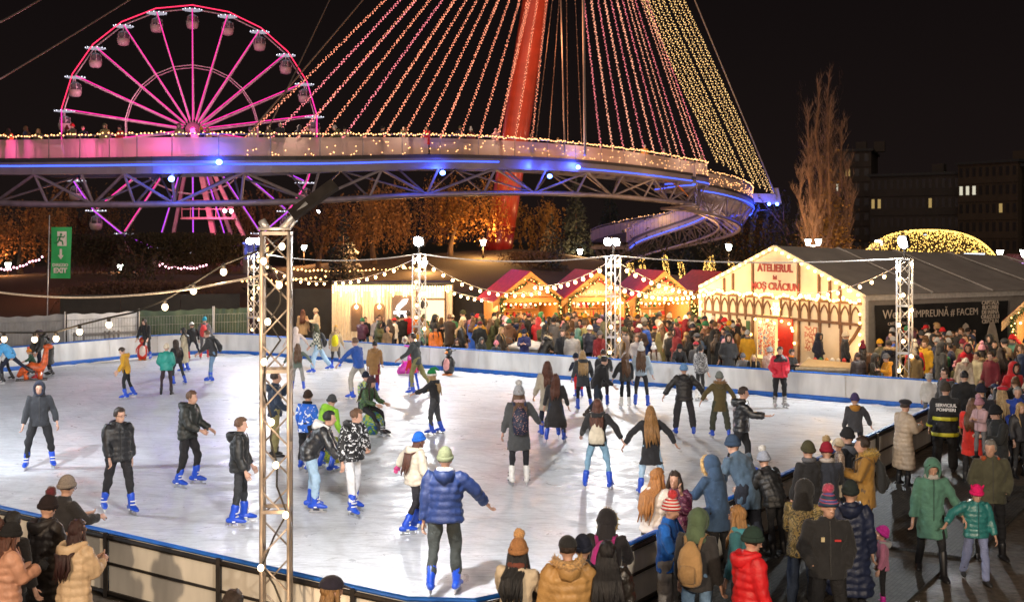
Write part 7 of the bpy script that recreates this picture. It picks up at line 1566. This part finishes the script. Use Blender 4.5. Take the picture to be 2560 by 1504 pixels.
ZON=[(860,'before the cream hut left end'),(985,'before the hut niches'),(1065,'below the hut sign mast'),(1165,'before the hut window'),(1270,'left of the first chalet'),(1400,'before the first chalet'),(1490,'before the middle chalet'),(1570,'by the chalet mast'),(1660,'before the third chalet'),(1755,'left of the gable'),(1860,'left of the red door'),(1985,'by the red door'),(2120,'right of the red door'),(2250,'by the tent corner'),(2350,'left under the tent banner'),(2440,'under the banner peaks'),(2700,'at the right chalet')]
def zone(x,y,row):
    px=1280+x/y*FPX
    for lim,n in ZON:
        if px<lim: return row+' '+n
    return row+' at the right edge'
cnt=0
for rowi,(bb,step,row) in enumerate(((32.75,.78,'at the boards'),(33.6,.72,'second row'),(34.6,.76,'third row'),(35.7,.84,'fourth row'),(37.0,.92,'deep in the crowd'))):
    a=-31.5
    while a<-7.3:
        a+=step*rng.uniform(.75,1.3); p=W(a+rng.gauss(0,.1),bb+rng.gauss(0,.16)); px=1280+p.x/p.y*FPX
        lim=1.0 if px>1120 else (.62 if px>835 else .12)
        if rng.random()>lim or not free(p.x,p.y,.46): continue
        if 1262<px<1372 and rowi<2: continue
        if 1985<px<2135 and rowi<3: continue
        q=p-V((12.2,40,0)); 
        if q.dot(V((.88,.475,0)))>-.5 and p.y>36.5 and px>1760: continue   # the tent stands here
        if px>1790 and bb>34.2 and rng.random()<.8: continue
        if 1875<px<2015 and bb>33.2: continue
        if rowi>4 and 1400<px<1500 and p.y>45: continue
        if p.y>46.4: continue
        hd=(265+rng.gauss(0,35)) if rowi==0 else (rng.choice((90,90,270,180,0,60,120))+rng.gauss(0,25))
        place(p,hd,zone(p.x,p.y,row),CR,kid=.16 if rowi==0 else .03); cnt+=1
for k in range(1500):
    px=rng.uniform(2280,2600); Y=rng.uniform(22.0,37.5); x=xat(px,Y); p=V((x,Y,0)); a=p.dot(U); b=p.dot(N)
    if (a<-5.6 and b<32.8) or not free(x,Y,.55): continue
    if px>2440 and Y>35 or Y<25 and px<2430: continue
    q=p-V((12.2,40,0))
    if q.dot(V((.475,-.88,0)))<.6: continue
    place(p,rng.choice((90,180,270,150,210,60))+rng.gauss(0,25),zone(x,Y,'near' if Y<29 else ('midway' if Y<33 else 'far back')),'crowd by the right of the rink'); cnt+=1
    if cnt>200: break
BZ=[(120,'on the footbridge at far left'),(330,'on the footbridge left of the wheel hub'),(560,'on the footbridge by the wheel hub'),(760,'on the footbridge right of the wheel'),(960,'on the footbridge under the first strands'),(1150,'on the footbridge under the left fan'),(1260,'on the footbridge beside the pylon'),(1500,'on the footbridge in the dark gap'),(1700,'on the footbridge under the right fan'),(1900,'on the footbridge near its end')]
for k,px in enumerate((20,66,96,165,182,208,262,300,448,505,520,640,672,700,748,770,852,862,955,1010,1068,1150,1178,1240,1330,1395,1612,1660,1755)):
    i=min((q for q in range(len(E)) if q<58),key=lambda q:abs(E[q].x/E[q].y*FPX+1280-px)); e=E[i]; f=E[i+1]; t=(px-1280)/FPX; 
    y=e.y; y+=.4+rng.random()*.5; p=V((t*y,y,e.z+.02))
    zn=next(n for l,n in BZ if px<l); place(p,rng.choice((270,265,180,0,90,240)),zn,'people on the footbridge',kid=.02)
def far_crowd(n):
    """the mass at the back that nobody would count: one object"""
    m,nt,b=_new('crowd_cloth'); at_=nt.nodes.new('ShaderNodeAttribute'); at_.attribute_name='Col'; nt.links.new(at_.outputs['Color'],b.inputs['Base Color']); b.inputs['Roughness'].default_value=.8
    VS=[];FS=[];CS=[];base=0; data=[]
    for src,desc,_ in PROTO[:13]:
        q=[]
        for c in KIDS.get(src,src.children):
            me=c.data; me.calc_loop_triangles(); v=np.empty(len(me.vertices)*3,np.float32); me.vertices.foreach_get('co',v); t=np.empty(len(me.loop_triangles)*3,np.int32); me.loop_triangles.foreach_get('vertices',t); q.append((c.name.split('.')[0],v.reshape(-1,3),t.reshape(-1,3)))
        data.append(q)
    k=0; tries=0
    while k<n and tries<9000:
        tries+=1; r_=rng.random(); px=rng.uniform(1180,1790) if r_<.55 else (rng.uniform(850,1140) if r_<.68 else (rng.uniform(1780,1850) if r_<.72 else rng.uniform(2230,2560))); bb=rng.uniform(35.4,41.5); x=(px-1280)/FPX; d=V((x,1,0)); Y=bb/d.dot(N); p=d*Y
        q_=p-V((12.2,40,0))
        if px>1760 and q_.dot(V((.88,.475,0)))>-.45 and q_.dot(V((.475,-.88,0)))<.5: continue
        if p.y>47.0 or not free(p.x,p.y,.40) or (px>2430 and p.y>35.3): continue
        FIG.append((p.x,p.y)); k+=1; q=data[rng.randrange(13)]; a=rng.random()*6.28; s=rng.uniform(.92,1.07); ca,sa=math.cos(a)*s,math.sin(a)*s
        coat=C[rng.choice(DARKS) if rng.random()<.75 else rng.choice(BRIGHT)]; hat=C[rng.choice(HATS)]; hair=rng.choice(HAIRC); sk=rng.choice(SKINS)
        for nm,v,t in q:
            w_=np.column_stack((v[:,0]*ca-v[:,1]*sa+p.x,v[:,0]*sa+v[:,1]*ca+p.y,v[:,2]*s)); VS.append(w_); FS.append(t+base); base+=len(v)
            c=coat if nm in('jacket','coat','hood') else (hat if nm in('hat','scarf') else (hair if nm=='hair' else (sk if nm=='body' else (.02,.02,.025)))); CS.append(np.tile(np.array((*c,1),np.float32),(len(v),1)))
    v=np.concatenate(VS); f=np.concatenate(FS); c=np.concatenate(CS); me=bpy.data.meshes.new('crowd'); me.vertices.add(len(v)); me.vertices.foreach_set('co',v.ravel()); me.loops.add(len(f)*3); me.loops.foreach_set('vertex_index',f.ravel()); me.polygons.add(len(f)); me.polygons.foreach_set('loop_start',np.arange(0,len(f)*3,3)); me.polygons.foreach_set('use_smooth',np.ones(len(f),bool))
    ca_=me.color_attributes.new('Col','FLOAT_COLOR','POINT'); ca_.data.foreach_set('color',c.ravel()); me.update(); me.validate(); me.materials.append(m)
    o=bpy.data.objects.new('crowd',me); col.objects.link(o); tag(o,'far mass of people packed in front of the chalets',kind='stuff')
far_crowd(190)
flush()
for src,_,_ in PROTO:
    for ch in list(src.children):
        for g in list(ch.children): bpy.data.objects.remove(g)
        bpy.data.objects.remove(ch)
    bpy.data.objects.remove(src)
print('crowd',cnt,'people',sum(o.name.startswith('person') for o in bpy.data.objects))
